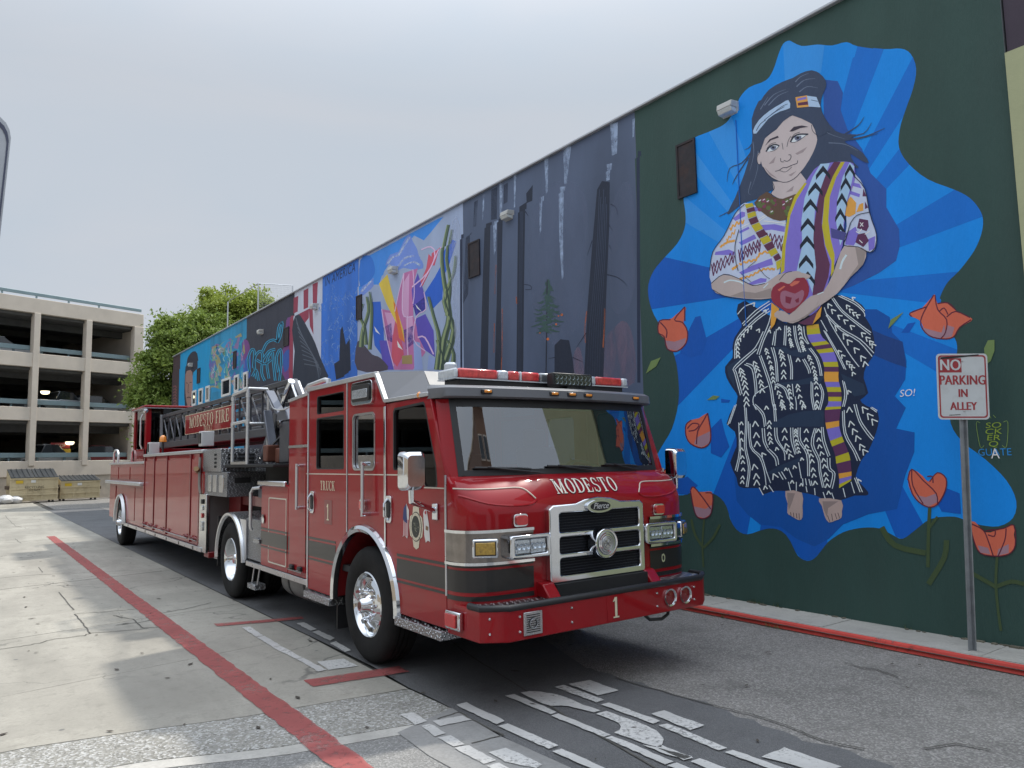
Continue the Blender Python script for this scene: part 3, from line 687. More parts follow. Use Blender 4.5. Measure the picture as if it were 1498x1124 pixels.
dark = [(T5(905, 75), T5(1020, 90)), (T5(1140, 120), T5(1110, 350)), (T5(1083, 500), T5(1125, 565)), (T5(1310, 668), T5(1422, 780)), (T5(1320, 1005), T6(1175, 40)), (T6(1240, 215), T6(1210, 330)),
        (T6(1110, 890), T6(1000, 930)), (T6(740, 960), T6(480, 908)), (T6(430, 926), T6(300, 770)), (T6(165, 430), T6(150, 240)), (T6(60, 60), T5(120, 945)), (T5(200, 800), T5(195, 690)), (T5(205, 560), T5(222, 480)), (T5(300, 430), T5(395, 370)), (T5(600, 65), T5(770, 72))]
m1.part('blue_ray', '#0d6ac4', [wedge(a, b) for a, b in dark[:6]])
m1.part('deep_blue_ray', '#0558b4', [wedge(a, b) for a, b in dark[6:11]])
m1.part('pale_blue_ray', '#318de2', [wedge(a, b) for a, b in dark[11:]])
m1.part('painted_shadow', '#2a529c', [t5([(770, 215), (830, 222), (852, 270), (842, 340), (870, 420), (930, 500), (965, 600), (1030, 665), (1030, 740), (1082, 830), (1085, 900), (1070, 960), (1000, 1010), (900, 1060), (800, 1100), (780, 700)])])
m1.part('painted_shadow', '#0a4f9f', [t6([(880, 60), (930, 60), (980, 90), (990, 150), (1030, 190), (1045, 260), (1040, 330), (1000, 395), (1042, 440), (1005, 520), (1076, 535), (1075, 610), (1040, 700), (1008, 830), (900, 850), (800, 890), (745, 945), (690, 975), (620, 945), (560, 900), (480, 890), (430, 850), (390, 800), (380, 700), (600, 600)])])
m1.part('painted_shadow', '#1c3f7c', [t6([(915, 140), (960, 160), (1030, 185), (1045, 285), (985, 265), (915, 235)])])
m1.part('flower_shadow', '#0a54ae', [t6([(200, 150), (230, 90), (250, 85), (275, 180), (255, 235), (210, 245), (170, 230)]), t6([(290, 520), (330, 480), (345, 540), (362, 590), (330, 632), (290, 615)]), t6([(150, 720), (200, 705), (240, 740), (200, 775), (150, 770)]),
                                      t6([(1160, 800), (1200, 750), (1250, 770), (1255, 850), (1180, 840)]), t6([(330, 405), (365, 410), (360, 420), (330, 420)]), t6([(1025, 150), (1050, 115), (1080, 110), (1055, 150)])])
# skirt
sk = smooth_closed(t3([(240, 60), (165, 160), (200, 240), (210, 290), (150, 380), (130, 470), (130, 560), (65, 640), (80, 740), (140, 840), (175, 900), (150, 1000)]) + t4([(140, 30), (78, 180), (150, 250), (165, 380), (110, 520), (165, 650), (180, 720), (235, 745), (360, 745), (400, 800), (480, 770), (600, 770), (720, 780), (860, 810), (940, 845), (1080, 850), (1200, 810), (1300, 810), (1320, 780), (1240, 690), (1210, 640), (1260, 500), (1320, 420), (1365, 320), (1405, 200), (1405, 80), (1300, 20)]) + t3([(1250, 930), (1320, 870), (1280, 740), (1300, 640), (1360, 550), (1380, 470), (1350, 300), (1290, 200), (1290, 130), (1210, 60), (1050, 10), (900, 80), (600, 260)]), 2)
skirt = m1.part('skirt', '#1c2740', [sk])
m1.part('skirt_fold', '#26374f', [t3([(480, 470), (600, 470), (640, 500), (800, 470), (860, 490), (740, 560), (640, 540)]), t3([(500, 790), (700, 760), (830, 730), (930, 730), (900, 780), (700, 800), (560, 800)]), t4([(440, 190), (620, 100), (760, 70), (930, 65), (930, 205), (700, 205), (500, 215)]), t4([(430, 610), (560, 540), (740, 470), (720, 520), (600, 590), (480, 625)]), t3([(1080, 700), (1280, 790), (1300, 880), (1200, 900), (1130, 830)]), t3([(80, 640), (200, 560), (240, 570), (140, 650), (150, 820), (95, 720)])], parent=skirt)
dl = []                                          # woven double lines
for zf, w, lst in ((t3, 1.25, [[(175, 180), (240, 110), (330, 80)], [(215, 265), (330, 150), (455, 65)], [(225, 280), (350, 165), (465, 85)], [(150, 570), (155, 440), (200, 350), (330, 220), (450, 130)], [(165, 560), (170, 440), (215, 360), (345, 230), (460, 150)], [(345, 530), (390, 400), (450, 250), (475, 130)], [(365, 535), (405, 410), (465, 280)],
   [(200, 890), (150, 700), (140, 650), (230, 560), (330, 470), (400, 330)], [(215, 880), (165, 690), (155, 660), (245, 575), (345, 485)], [(235, 620), (300, 660), (325, 800), (330, 900)], [(250, 610), (315, 640), (340, 780), (345, 870)], [(365, 545), (420, 700), (460, 830), (480, 960), (500, 1018)], [(380, 540), (435, 690), (475, 820), (495, 960), (515, 1018)], [(470, 470), (505, 600), (515, 770)], [(490, 470), (520, 600), (530, 770)],
   [(480, 450), (500, 330)], [(500, 455), (515, 310)], [(580, 450), (590, 280)], [(595, 455), (605, 280)], [(665, 280), (680, 400), (715, 510)], [(680, 280), (695, 400), (730, 515)], [(735, 290), (745, 380), (790, 440)], [(755, 285), (765, 370), (800, 440)], [(615, 530), (640, 640), (640, 750)], [(635, 540), (655, 640), (655, 750)], [(745, 575), (790, 660), (800, 700)], [(760, 570), (805, 650), (815, 695)],
   [(800, 480), (860, 560), (890, 650), (900, 720)], [(815, 475), (875, 560), (905, 650), (915, 720)], [(440, 810), (330, 880), (310, 950), (340, 1018)], [(820, 770), (820, 900), (840, 1018)], [(835, 780), (835, 900), (855, 1018)], [(900, 790), (930, 880), (900, 1018)], [(885, 790), (915, 880), (885, 1018)], [(1095, 760), (1115, 880), (1095, 990)], [(1110, 770), (1132, 880), (1110, 990)], [(930, 320), (1040, 520), (1110, 660)], [(945, 330), (1055, 520), (1125, 665)], [(935, 120), (990, 260), (1150, 520), (1240, 640)], [(905, 230), (960, 330)], [(1000, 40), (1090, 160), (1250, 290), (1340, 360)], [(1015, 35), (1100, 150), (1250, 270), (1345, 340)], [(1060, 20), (1200, 90), (1280, 160), (1290, 200)], [(1080, 15), (1210, 75), (1290, 150)], [(950, 170), (1080, 300), (1250, 400), (1370, 520)], [(950, 190), (1080, 320), (1240, 420), (1355, 550)], [(610, 900), (640, 960), (640, 1018)], [(680, 900), (690, 960), (690, 1018)], [(655, 790), (665, 900)], [(500, 790), (580, 830), (615, 920)], [(520, 785), (600, 830), (630, 910)]]),
  (t4, 1.25, [[(235, 20), (245, 200), (235, 380), (270, 560), (250, 735)], [(250, 40), (258, 200), (250, 380), (285, 560), (265, 735)], [(185, 170), (190, 420), (155, 590)], [(200, 330), (200, 450), (170, 600)], [(270, 160), (285, 380), (370, 480), (410, 600), (425, 720)], [(285, 180), (300, 380), (385, 470), (425, 590), (465, 700)], [(310, 10), (390, 100), (410, 210)], [(330, 10), (405, 90), (425, 200)], [(490, 10), (500, 160)], [(505, 10), (515, 160)], [(390, 220), (400, 330), (430, 400)], [(410, 220), (420, 330), (445, 390)], [(500, 215), (510, 320), (580, 420), (590, 500)], [(520, 215), (530, 320), (600, 430)], [(430, 405), (500, 480), (515, 550)], [(450, 400), (520, 470), (535, 540)], [(640, 215), (645, 330), (680, 450)], [(660, 215), (665, 330), (690, 440)], [(705, 215), (710, 330), (780, 450), (790, 640)], [(725, 215), (730, 330), (800, 450), (805, 640)], [(850, 220), (820, 360), (880, 500), (890, 600), (920, 740)], [(865, 220), (840, 360), (895, 490), (905, 600), (935, 740)], [(910, 210), (920, 330), (970, 470)], [(925, 210), (940, 330), (985, 460)], [(960, 480), (970, 580), (1010, 620), (985, 740)], [(985, 480), (990, 570), (1030, 620), (1005, 750)], [(1095, 70), (1110, 270), (1190, 420), (1225, 505)], [(1110, 60), (1125, 260), (1205, 410), (1250, 505)], [(1195, 10), (1240, 160), (1310, 270), (1360, 325)], [(1215, 10), (1255, 150), (1325, 255), (1370, 310)], [(1340, 40), (1395, 80)], [(1350, 35), (1400, 65)], [(150, 20), (90, 190)], [(165, 10), (105, 180)], [(745, 660), (750, 720)], [(770, 660), (780, 720)], [(800, 665), (815, 725)], [(820, 680), (830, 725)], [(850, 745), (855, 805)], [(775, 730), (785, 780)], [(1170, 690), (1200, 790)], [(1100, 745), (1120, 825)], [(1200, 655), (1250, 780)], [(1215, 650), (1270, 780)], [(620, 690), (640, 770)], [(690, 690), (690, 770)], [(925, 780), (945, 840)], [(1000, 785), (1020, 840)], [(535, 605), (575, 670)], [(560, 600), (600, 665)], [(620, 570), (655, 650)], [(365, 740), (400, 805)], [(450, 720), (490, 780)], [(710, 520), (735, 660)]])):
    for q in lst: dl.append((zf(q), w))
m1.lines('woven_line', '#ccd6ea', dl, parent=skirt)
ch = []                                          # woven arrow marks between the lines
def chev(zf, path, n, s, w=1.7):
    pts = smooth_open(zf(path), 8)
    for k in range(n):
        f = (k + .5) / n * (len(pts) - 1); i = int(f); a = Vector(pts[i]); b = Vector(pts[min(i + 1, len(pts) - 1)]); d = (a - b)
        if d.length < 1e-6: continue
        d.normalize(); p = Vector((-d.y, d.x)); tip = a + d * s * .45
        ch.append(([tuple(a - d * s * .45 - p * s * .5), tuple(tip)], w)); ch.append(([tuple(tip), tuple(a - d * s * .45 + p * s * .5)], w))
for zf, path, n, s in ((t3, [(540, 305), (540, 440)], 4, 5), (t3, [(625, 295), (635, 400), (655, 470)], 7, 4.5), (t3, [(715, 285), (735, 420), (760, 500)], 9, 4.5), (t3, [(425, 490), (470, 640), (490, 780)], 9, 5), (t3, [(550, 500), (575, 600), (580, 760)], 6, 7), (t3, [(705, 580), (715, 720)], 5, 6), (t3, [(200, 660), (240, 800), (255, 980)], 8, 8), (t3, [(320, 600), (360, 700), (390, 830)], 6, 6.5), (t3, [(390, 850), (405, 960)], 3, 7.5),
   (t3, [(510, 810), (560, 930), (580, 1018)], 6, 6), (t3, [(620, 800), (640, 900), (650, 1018)], 6, 4.5), (t3, [(700, 800), (720, 900), (760, 1018)], 5, 6), (t3, [(800, 550), (850, 680), (865, 800), (875, 1018)], 13, 5), (t3, [(455, 330), (420, 450)], 4, 5), (t3, [(360, 320), (260, 480)], 5, 5.5), (t3, [(300, 280), (185, 420), (180, 560)], 8, 5.5), (t3, [(420, 150), (330, 290)], 6, 5), (t3, [(315, 90), (225, 200)], 4, 6), (t3, [(1020, 270), (1100, 350), (1150, 420), (1220, 500), (1280, 580), (1300, 640)], 6, 8.5), (t3, [(970, 90), (1020, 160), (1120, 240), (1200, 310)], 5, 7), (t3, [(1130, 100), (1180, 160), (1240, 200)], 4, 6), (t3, [(1260, 340), (1330, 410), (1370, 460)], 4, 7), (t3, [(1060, 500), (1140, 600), (1190, 660)], 5, 6), (t3, [(1190, 700), (1250, 820)], 4, 6), (t3, [(1190, 40), (1230, 70)], 2, 5), (t3, [(1150, 860), (1190, 930)], 3, 6),
   (t4, [(210, 160), (210, 380), (225, 560), (215, 720)], 9, 5.5), (t4, [(330, 160), (340, 280), (350, 390)], 3, 9), (t4, [(320, 540), (340, 640), (345, 720)], 3, 9), (t4, [(455, 160), (455, 270), (470, 360)], 5, 6), (t4, [(565, 10), (570, 140)], 4, 6.5), (t4, [(650, 10), (655, 90)], 3, 4.5), (t4, [(755, 20), (770, 190)], 4, 6.5), (t4, [(590, 220), (590, 320), (620, 420), (645, 480)], 5, 7.5), (t4, [(685, 230), (690, 330), (720, 450)], 7, 4.5), (t4, [(780, 230), (780, 380), (820, 460), (840, 600), (860, 720)], 9, 6.5), (t4, [(885, 230), (895, 380), (930, 500), (950, 640), (965, 740)], 9, 6.5), (t4, [(520, 400), (550, 530)], 6, 5.5), (t4, [(740, 490), (770, 650)], 7, 5), (t4, [(400, 450), (460, 540)], 3, 7), (t4, [(600, 580), (605, 670)], 5, 5), (t4, [(675, 560), (710, 690)], 4, 5.5), (t4, [(500, 640), (545, 740)], 3, 9), (t4, [(655, 690), (655, 770)], 4, 5.5), (t4, [(735, 715), (735, 775)], 3, 5), (t4, [(1155, 30), (1170, 180), (1215, 280), (1260, 380), (1300, 440)], 6, 9), (t4, [(1275, 40), (1330, 110), (1385, 180)], 3, 9.5), (t4, [(975, 785), (980, 840)], 3, 6), (t4, [(420, 740), (430, 800)], 2, 6), (t4, [(1240, 680), (1285, 770)], 4, 6), (t4, [(430, 40), (440, 130)], 4, 6), (t4, [(865, 20), (885, 190)], 5, 5)):
    chev(zf, path, n, s)
m1.lines('woven_arrow', '#d3deee', ch, parent=skirt)
# woven sash hanging down the skirt: bands of colour between two edges
sl = smooth_open(t3([(780, 280), (790, 380), (840, 460), (900, 540), (935, 640), (935, 750), (965, 860), (970, 960)]) + t4([(940, 60), (950, 200), (985, 330), (1030, 450), (1040, 530), (1065, 640), (1065, 745)]), 5)
sr = smooth_open(t3([(885, 265), (910, 370), (980, 440), (1030, 530), (1060, 640), (1060, 750), (1085, 860), (1085, 960)]) + t4([(1080, 50), (1065, 180), (1090, 290), (1140, 410), (1165, 500), (1175, 620), (1170, 680)]), 5)
bands = ['#c9a23a', '#b6ae2c', '#7a6fc6', '#7a6fc6', '#b6ae2c', '#5b3358', '#b6ae2c', '#7a6fc6', '#7a6fc6', '#b6ae2c', '#5b3358', '#d99b3f', '#d99b3f', '#7a6fc6', '#b6ae2c', '#5b3358', '#b6ae2c', '#7a6fc6', '#7a6fc6', '#b6ae2c', '#5b3358', '#5b3358', '#d99b3f', '#7a6fc6', '#7a6fc6', '#b6ae2c', '#5b3358', '#5b3358', '#b6ae2c', '#b6ae2c', '#5b3358', '#5b3358', '#d99b3f', '#7a6fc6', '#b6ae2c']
N = len(bands)
def at_(l, f): f = f * (len(l) - 1); i = min(int(f), len(l) - 2); u = f - i; return (l[i][0] * (1 - u) + l[i + 1][0] * u, l[i][1] * (1 - u) + l[i + 1][1] * u)
bycol = {}
for k, c in enumerate(bands): bycol.setdefault(c, []).append([at_(sl, k / N), at_(sr, k / N), at_(sr, (k + 1) / N), at_(sl, (k + 1) / N)])
first = None
for c, shp in bycol.items(): first = m1.part('sash_band', c, shp, parent=skirt)
# feet
ft = m1.part('foot', '#b39d96', [smooth_closed(t4([(595, 770), (740, 785), (745, 900), (745, 1000), (720, 1025), (690, 1015), (640, 985), (612, 960), (615, 880)]), 2), smooth_closed(t4([(890, 835), (1085, 852), (1090, 950), (1085, 1005), (1030, 1030), (975, 1045), (940, 990), (915, 900)]), 2)])
m1.part('foot_shade', '#8f7f7c', [t4([(610, 785), (680, 790), (650, 880), (625, 940), (615, 880)]), t4([(920, 860), (1060, 860), (970, 920), (960, 1000), (930, 930)])], parent=ft)
m1.lines('toe_line', '#4b3d44', [(t4(q), .9) for q in ([(640, 955), (645, 985)], [(665, 960), (670, 1000)], [(690, 965), (697, 1010)], [(715, 965), (718, 1020)], [(965, 985), (985, 1040)], [(1000, 970), (1010, 1030)], [(1030, 965), (1045, 1015)], [(1055, 960), (1070, 1005)])], parent=ft)
# hair behind
hair = m1.part('hair', '#39455c', [smooth_closed(f1([(210, 560), (205, 430), (250, 310), (320, 210), (420, 150), (500, 120), (560, 85), (640, 62), (710, 90), (755, 140), (760, 190), (735, 250), (720, 330), (750, 420), (830, 520), (920, 545), (1000, 550), (900, 600), (970, 640), (1040, 690), (1080, 760), (1020, 740), (940, 690), (970, 760), (1000, 800), (780, 760), (640, 860), (560, 960), (360, 960), (240, 1030), (140, 1060), (60, 1124), (20, 1140), (80, 1020), (150, 840), (190, 700)]), 2)])
hs = [([(240, 560), (190, 640), (150, 660)], -2), ([(200, 680), (130, 760), (40, 800), (20, 900)], -2), ([(180, 720), (90, 860), (60, 920)], -2), ([(900, 545), (1000, 480), (1045, 415)], -2), ([(900, 560), (1040, 540), (1100, 460)], -2), ([(900, 590), (1060, 560), (1200, 500)], -2.5), ([(880, 590), (1000, 580), (1150, 540)], -2), ([(190, 830), (120, 980), (60, 1100), (-40, 1160)], -3), ([(1000, 680), (1060, 730), (1075, 770)], -2)]
m1.lines('hair_strand', '#39455c', [(f1(a), b) for a, b in hs], parent=hair)
hl = [([(300, 330), (370, 250), (460, 210)], -1.6), ([(330, 330), (400, 260), (480, 225)], -1.6), ([(270, 360), (330, 260)], -1.4), ([(540, 190), (600, 140), (680, 130)], -1.8), ([(560, 230), (620, 190), (700, 200)], -1.6), ([(520, 150), (560, 110), (620, 85)], -1.6), ([(690, 470), (780, 540), (900, 580)], -1.4), ([(780, 610), (900, 620), (1000, 670)], -1.6), ([(215, 600), (220, 700), (190, 820)], -1.4), ([(200, 900), (180, 980), (200, 1000)], -1.2), ([(250, 620), (250, 800), (200, 960)], -1.2), ([(640, 400), (690, 450), (760, 500)], -1.4), ([(380, 440), (440, 390), (500, 370)], -1.2)]
m1.lines('hair_highlight', '#66738a', [(f1(a), b) for a, b in hl], parent=hair)
# face, neck
face = m1.part('face', '#bdb1b1', [smooth_closed(f1([(270, 670), (300, 580), (390, 510), (440, 450), (510, 405), (580, 430), (650, 460), (690, 560), (690, 610), (660, 690), (600, 790), (520, 880), (440, 905), (370, 880), (300, 810), (275, 750)]), 2), f1([(360, 900), (370, 960), (350, 990), (400, 1025), (470, 1030), (540, 1000), (620, 900), (560, 820), (440, 900)]), smooth_closed(f1([(265, 680), (245, 710), (250, 760), (268, 772), (275, 720)]), 2)])
m1.part('cheek_shade', '#9a8c8e', [f1([(530, 690), (620, 640), (590, 680), (545, 700)]), f1([(330, 770), (385, 710), (370, 760)]), f1([(460, 980), (520, 930), (510, 970)]), f1([(300, 790), (340, 830), (400, 880), (340, 850)]), f1([(480, 850), (540, 820), (500, 860)])], parent=face)
m1.part('eye_white', '#cfd6e6', [smooth_closed(f1([(315, 674), (345, 636), (385, 626), (410, 634), (380, 662), (345, 673)]), 2), smooth_closed(f1([(495, 604), (518, 568), (562, 548), (620, 547), (580, 580), (540, 600)]), 2)], parent=face)
m1.part('iris', '#6a6f86', [arc(*f1([(366, 642)])[0], 4.4, -20, 200, 11), arc(*f1([(550, 569)])[0], 5.2, -25, 195, 11)], parent=face)
m1.part('pupil', '#1d2230', [arc(*f1([(366, 643)])[0], 1.9, 0, 315, 7), arc(*f1([(549, 572)])[0], 2.2, 0, 315, 7)], parent=face)
m1.lines('face_line', '#2a2f3e', [(f1(a), b) for a, b in (([(312, 676), (345, 634), (385, 623), (412, 634)], 2.0), ([(495, 605), (518, 566), (562, 546), (628, 546)], 2.2), ([(318, 655), (345, 620), (385, 608)], .7), ([(502, 575), (525, 545), (565, 530)], .7), ([(345, 674), (380, 664), (410, 634)], .7), ([(500, 606), (545, 600), (620, 548)], .7), ([(420, 725), (425, 750), (445, 752)], .9), ([(445, 740), (470, 748), (495, 730), (498, 702), (480, 700)], .9), ([(440, 660), (432, 610)], .7), ([(468, 640), (480, 590), (500, 560)], .7), ([(380, 822), (410, 815), (440, 795), (465, 795), (510, 775), (545, 762), (548, 742)], .9), ([(415, 817), (460, 827), (505, 790)], .6), ([(290, 790), (340, 860), (440, 905), (520, 880), (580, 820)], .9), ([(360, 900), (375, 950), (350, 990), (420, 1030), (500, 1025)], .8), ([(268, 680), (245, 720), (252, 765), (270, 770)], .7), ([(652, 475), (660, 520), (700, 560)], .8))], parent=face)
m1.part('eyebrow', '#3a3340', [f1([(305, 632), (340, 582), (400, 557), (408, 570), (350, 590)]), f1([(487, 525), (520, 490), (580, 480), (630, 490), (570, 500), (510, 525)])], parent=face)
m1.part('fringe', '#39455c', [f1([(210, 560), (250, 480), (360, 410), (500, 370), (510, 400), (440, 450), (380, 510), (310, 560), (275, 660), (230, 680)]), f1([(500, 365), (560, 350), (660, 350), (720, 350), (750, 420), (790, 520), (720, 560), (700, 560), (670, 480), (640, 460), (580, 430), (510, 405)])], parent=hair)
band = m1.part('headband', '#a6bfdc', [smooth_closed(f1([(215, 520), (260, 440), (340, 370), (430, 315), (480, 290), (492, 350), (420, 375), (330, 430), (240, 540)]), 2), f1([(620, 258), (690, 268), (720, 345), (640, 340), (545, 348)])])
m1.part('headband_stripe', '#d39a4c', [f1([(532, 270), (618, 255), (632, 340), (545, 348)])], parent=band)
m1.part('headband_stripe', '#7d72bb', [f1([(545, 280), (612, 265), (616, 282), (548, 297)])], parent=band)
m1.part('headband_stripe', '#5b3048', [f1([(550, 312), (625, 300), (628, 325), (552, 332)])], parent=band)
m1.lines('headband_crease', '#3b4a66', [(f1(a), b) for a, b in (([(300, 440), (380, 380), (450, 340)], .9), ([(350, 400), (430, 340), (475, 320)], .8), ([(650, 290), (700, 300)], .8), ([(240, 520), (270, 470), (310, 440)], 1.0))], parent=band)
# blouse
bl_out = smooth_closed(t2([(260, 290), (220, 330), (180, 400), (130, 500), (60, 600), (38, 700), (50, 800), (130, 740), (230, 770), (310, 810), (400, 800), (480, 730), (520, 400), (440, 380), (330, 310)]), 2)
blouse = m1.part('blouse', '#b9c4de', [bl_out, smooth_closed(t2([(920, 130), (960, 110), (1020, 200), (1045, 330), (1060, 400), (1095, 500), (1085, 580), (1050, 600), (980, 575), (890, 560), (905, 440), (900, 300)]), 2)])
m1.part('blouse_band', '#7c70c8', [t2([(185, 390), (240, 345), (262, 350), (262, 375), (200, 405)]), t2([(300, 330), (340, 310), (355, 335), (320, 350)]), t2([(360, 430), (450, 425), (515, 440), (512, 475), (430, 460), (385, 465)]), t2([(75, 600), (160, 585), (195, 600), (195, 620), (120, 620), (70, 620)]), t2([(222, 540), (320, 490), (335, 515), (240, 560)]), t2([(225, 730), (300, 690), (430, 640), (440, 680), (340, 710), (240, 745)]), t2([(225, 470), (285, 440), (290, 455), (228, 485)]), t2([(280, 800), (360, 765), (400, 770), (395, 790), (310, 808)]), t2([(915, 210), (990, 235), (985, 255), (912, 232)]), t2([(930, 160), (985, 170), (1000, 200), (930, 180)]), t2([(905, 480), (960, 440), (985, 500), (950, 560), (895, 555)]), t2([(1040, 520), (1085, 500), (1080, 580), (1045, 595)])], parent=blouse)
zz = []
def zig(path, n, amp, w):
    pts = smooth_open(t2(path), 6); out = []
    for k in range(n * 2 + 1):
        p = at_(pts, k / (n * 2)); out.append((p[0], p[1] + (amp if k % 2 else -amp)))
    for a, b in zip(out, out[1:]): zz.append(([a, b], w))
zig([(165, 460), (210, 420), (255, 410)], 4, 3, 2.2); zig([(105, 570), (150, 540), (195, 530)], 6, 1.5, 2.6); zig([(225, 680), (280, 660), (330, 650), (360, 610), (420, 600)], 7, 2, 2.6); zig([(230, 770), (300, 750), (380, 710), (450, 710)], 9, 1.6, 2.4); zig([(180, 710), (215, 690)], 3, 2, 2.4); zig([(145, 530), (170, 500), (200, 470)], 3, 3, 1.6)
m1.lines('blouse_zigzag', '#d79c48', zz, parent=blouse); zz = []
zig([(50, 700), (110, 660), (190, 620)], 6, 5, 1.5); zig([(55, 735), (120, 690), (195, 645)], 6, 5, 1.5); zig([(220, 610), (290, 570), (360, 540)], 6, 5.5, 1.6); zig([(225, 645), (290, 605), (360, 575)], 6, 5.5, 1.6); zig([(400, 500), (450, 510), (500, 520)], 4, 5, 1.5); zig([(430, 540), (470, 555), (498, 575)], 3, 6, 1.5)
m1.lines('blouse_zigzag', '#5f2f52', zz, parent=blouse)
m1.part('blouse_patch', '#5a2f52', [t2([(985, 390), (1040, 400), (1045, 440), (1030, 470), (970, 450)]), t2([(975, 490), (1020, 480), (1045, 530), (1010, 570), (960, 540)]), t2([(1010, 200), (1030, 250), (1005, 250)]), t2([(1020, 280), (1040, 320), (1020, 330)])], parent=blouse)
m1.part('blouse_patch', '#d79c48', [t2([(900, 290), (930, 250), (965, 290), (960, 360), (920, 380), (895, 370)]), t2([(920, 180), (945, 180), (940, 200), (918, 200)]), t2([(985, 300), (1010, 290), (1010, 340), (965, 350)])], parent=blouse)
m1.lines('blouse_mark', '#e4e9f4', [(t2(a), 1.2) for a in ([(990, 415), (1010, 440)], [(1010, 415), (990, 440)], [(965, 470), (980, 480), (1000, 455)], [(1020, 490), (1050, 470)], [(985, 525), (1005, 545)], [(340, 400), (400, 360)], [(345, 410), (405, 370)], [(380, 405), (520, 420)], [(230, 450), (290, 420)])], parent=blouse)
m1.part('embroidered_collar', '#5f4a3c', [smooth_closed(t2([(320, 290), (400, 220), (440, 250), (500, 265), (580, 235), (600, 260), (550, 330), (520, 400), (440, 395), (370, 350)]), 2)], parent=blouse)
rnd = random.Random(4); fl = []; lf = []
for _ in range(26):
    u, v = rnd.random(), rnd.random(); x = 345 + 210 * u; y = 275 + 95 * v - 15 * math.sin(u * 3.1)
    (fl if rnd.random() < .6 else lf).append(arc(*t2([(x, y)])[0], rnd.uniform(2.2, 4), 0, 300, 5))
m1.part('collar_flower', '#7b3c56', fl, parent=blouse); m1.part('collar_leaf', '#5b6b3f', lf, parent=blouse)
m1.lines('collar_mark', '#d7d2dc', [(t2([(x, y), (x + 14, y - 9)]), 1.3) for x, y in ((350, 280), (400, 285), (500, 305), (520, 285), (425, 350), (545, 270), (375, 275))], parent=blouse)
bands2 = [('#b7ab2f', [(262, 300), (310, 290), (318, 312), (270, 325)]), ('#5b3048', [(272, 330), (320, 316), (326, 340), (276, 355)]), ('#b7ab2f', [(276, 360), (328, 343), (335, 372), (282, 390)]), ('#5b3048', [(284, 395), (336, 375), (350, 410), (300, 430)]), ('#b7ab2f', [(302, 434), (352, 414), (378, 452), (328, 475)]), ('#5b3048', [(330, 480), (380, 456), (405, 490), (352, 515)]), ('#b7ab2f', [(355, 518), (408, 495), (430, 530), (378, 555)]), ('#5b3048', [(380, 560), (432, 534), (452, 570), (405, 595)]), ('#b7ab2f', [(408, 598), (455, 574), (472, 605), (428, 630)]), ('#5b3048', [(440, 632), (475, 608), (492, 640), (455, 660)]), ('#b7ab2f', [(458, 664), (495, 645), (500, 690), (465, 715)])]
for c in ('#b7ab2f', '#5b3048'): m1.part('shoulder_strap_band', c, [t2(q) for cc, q in bands2 if cc == c], parent=blouse)
# shawl
shawl = m1.part('shawl', '#7d70c6', [smooth_closed(t2([(640, 170), (700, 80), (760, 45), (860, 30), (930, 35), (955, 60), (955, 150), (905, 300), (890, 440), (880, 560), (850, 640), (800, 750), (760, 900), (700, 1000), (600, 980), (540, 860), (490, 740), (500, 600), (540, 360), (580, 250)]), 2)])
m1.part('shawl_stripe', '#b7ab2f', [t2([(640, 165), (655, 165), (590, 270), (550, 370), (520, 560), (512, 720), (488, 740), (500, 560), (535, 360), (575, 250)]), t2([(870, 32), (895, 32), (840, 130), (800, 250), (790, 400), (805, 520), (830, 620), (825, 720), (805, 760), (810, 660), (770, 560), (750, 440), (765, 260), (820, 120)])], parent=shawl)
m1.part('shawl_stripe', '#5e3450', [t2([(825, 32), (868, 32), (815, 130), (765, 260), (748, 420), (765, 560), (800, 680), (790, 760), (740, 900), (690, 880), (700, 700), (690, 500), (720, 300), (740, 200), (780, 100)])], parent=shawl)
m1.part('shawl_stripe', '#9fbfdb', [t2([(740, 45), (800, 40), (770, 120), (735, 220), (705, 340), (695, 520), (712, 700), (690, 860), (660, 780), (590, 720), (625, 560), (620, 400), (640, 260), (690, 130)]), t2([(925, 35), (955, 60), (940, 150), (905, 290), (885, 430), (890, 500), (865, 560), (840, 420), (845, 280), (880, 130)])], parent=shawl)
bk = []
for a, b, n in (([(775, 60), (720, 170), (680, 290), (660, 430), (655, 560), (650, 700), (670, 800)], None, 7), ([(935, 60), (905, 150), (875, 270), (865, 390), (870, 500)], None, 5)):
    pts = smooth_open(t2(a), 8)
    for k in range(n):
        p = Vector(at_(pts, (k + .45) / n)); w = 10.5 if n == 7 else 7.5
        bk.append([(p.x - w, p.y + 5), (p.x - w * .45, p.y - 3), (p.x, p.y - 9), (p.x + w * .45, p.y - 3), (p.x + w, p.y + 5), (p.x + w, p.y + 12), (p.x + w * .4, p.y + 4), (p.x, p.y), (p.x - w * .45, p.y + 5), (p.x - w, p.y + 12)])
m1.part('shawl_chevron', '#1c2433', bk, parent=shawl)
m1.part('shawl_shade', '#4a4a86', [t2([(805, 450), (905, 480), (890, 530), (810, 510)])], parent=shawl)
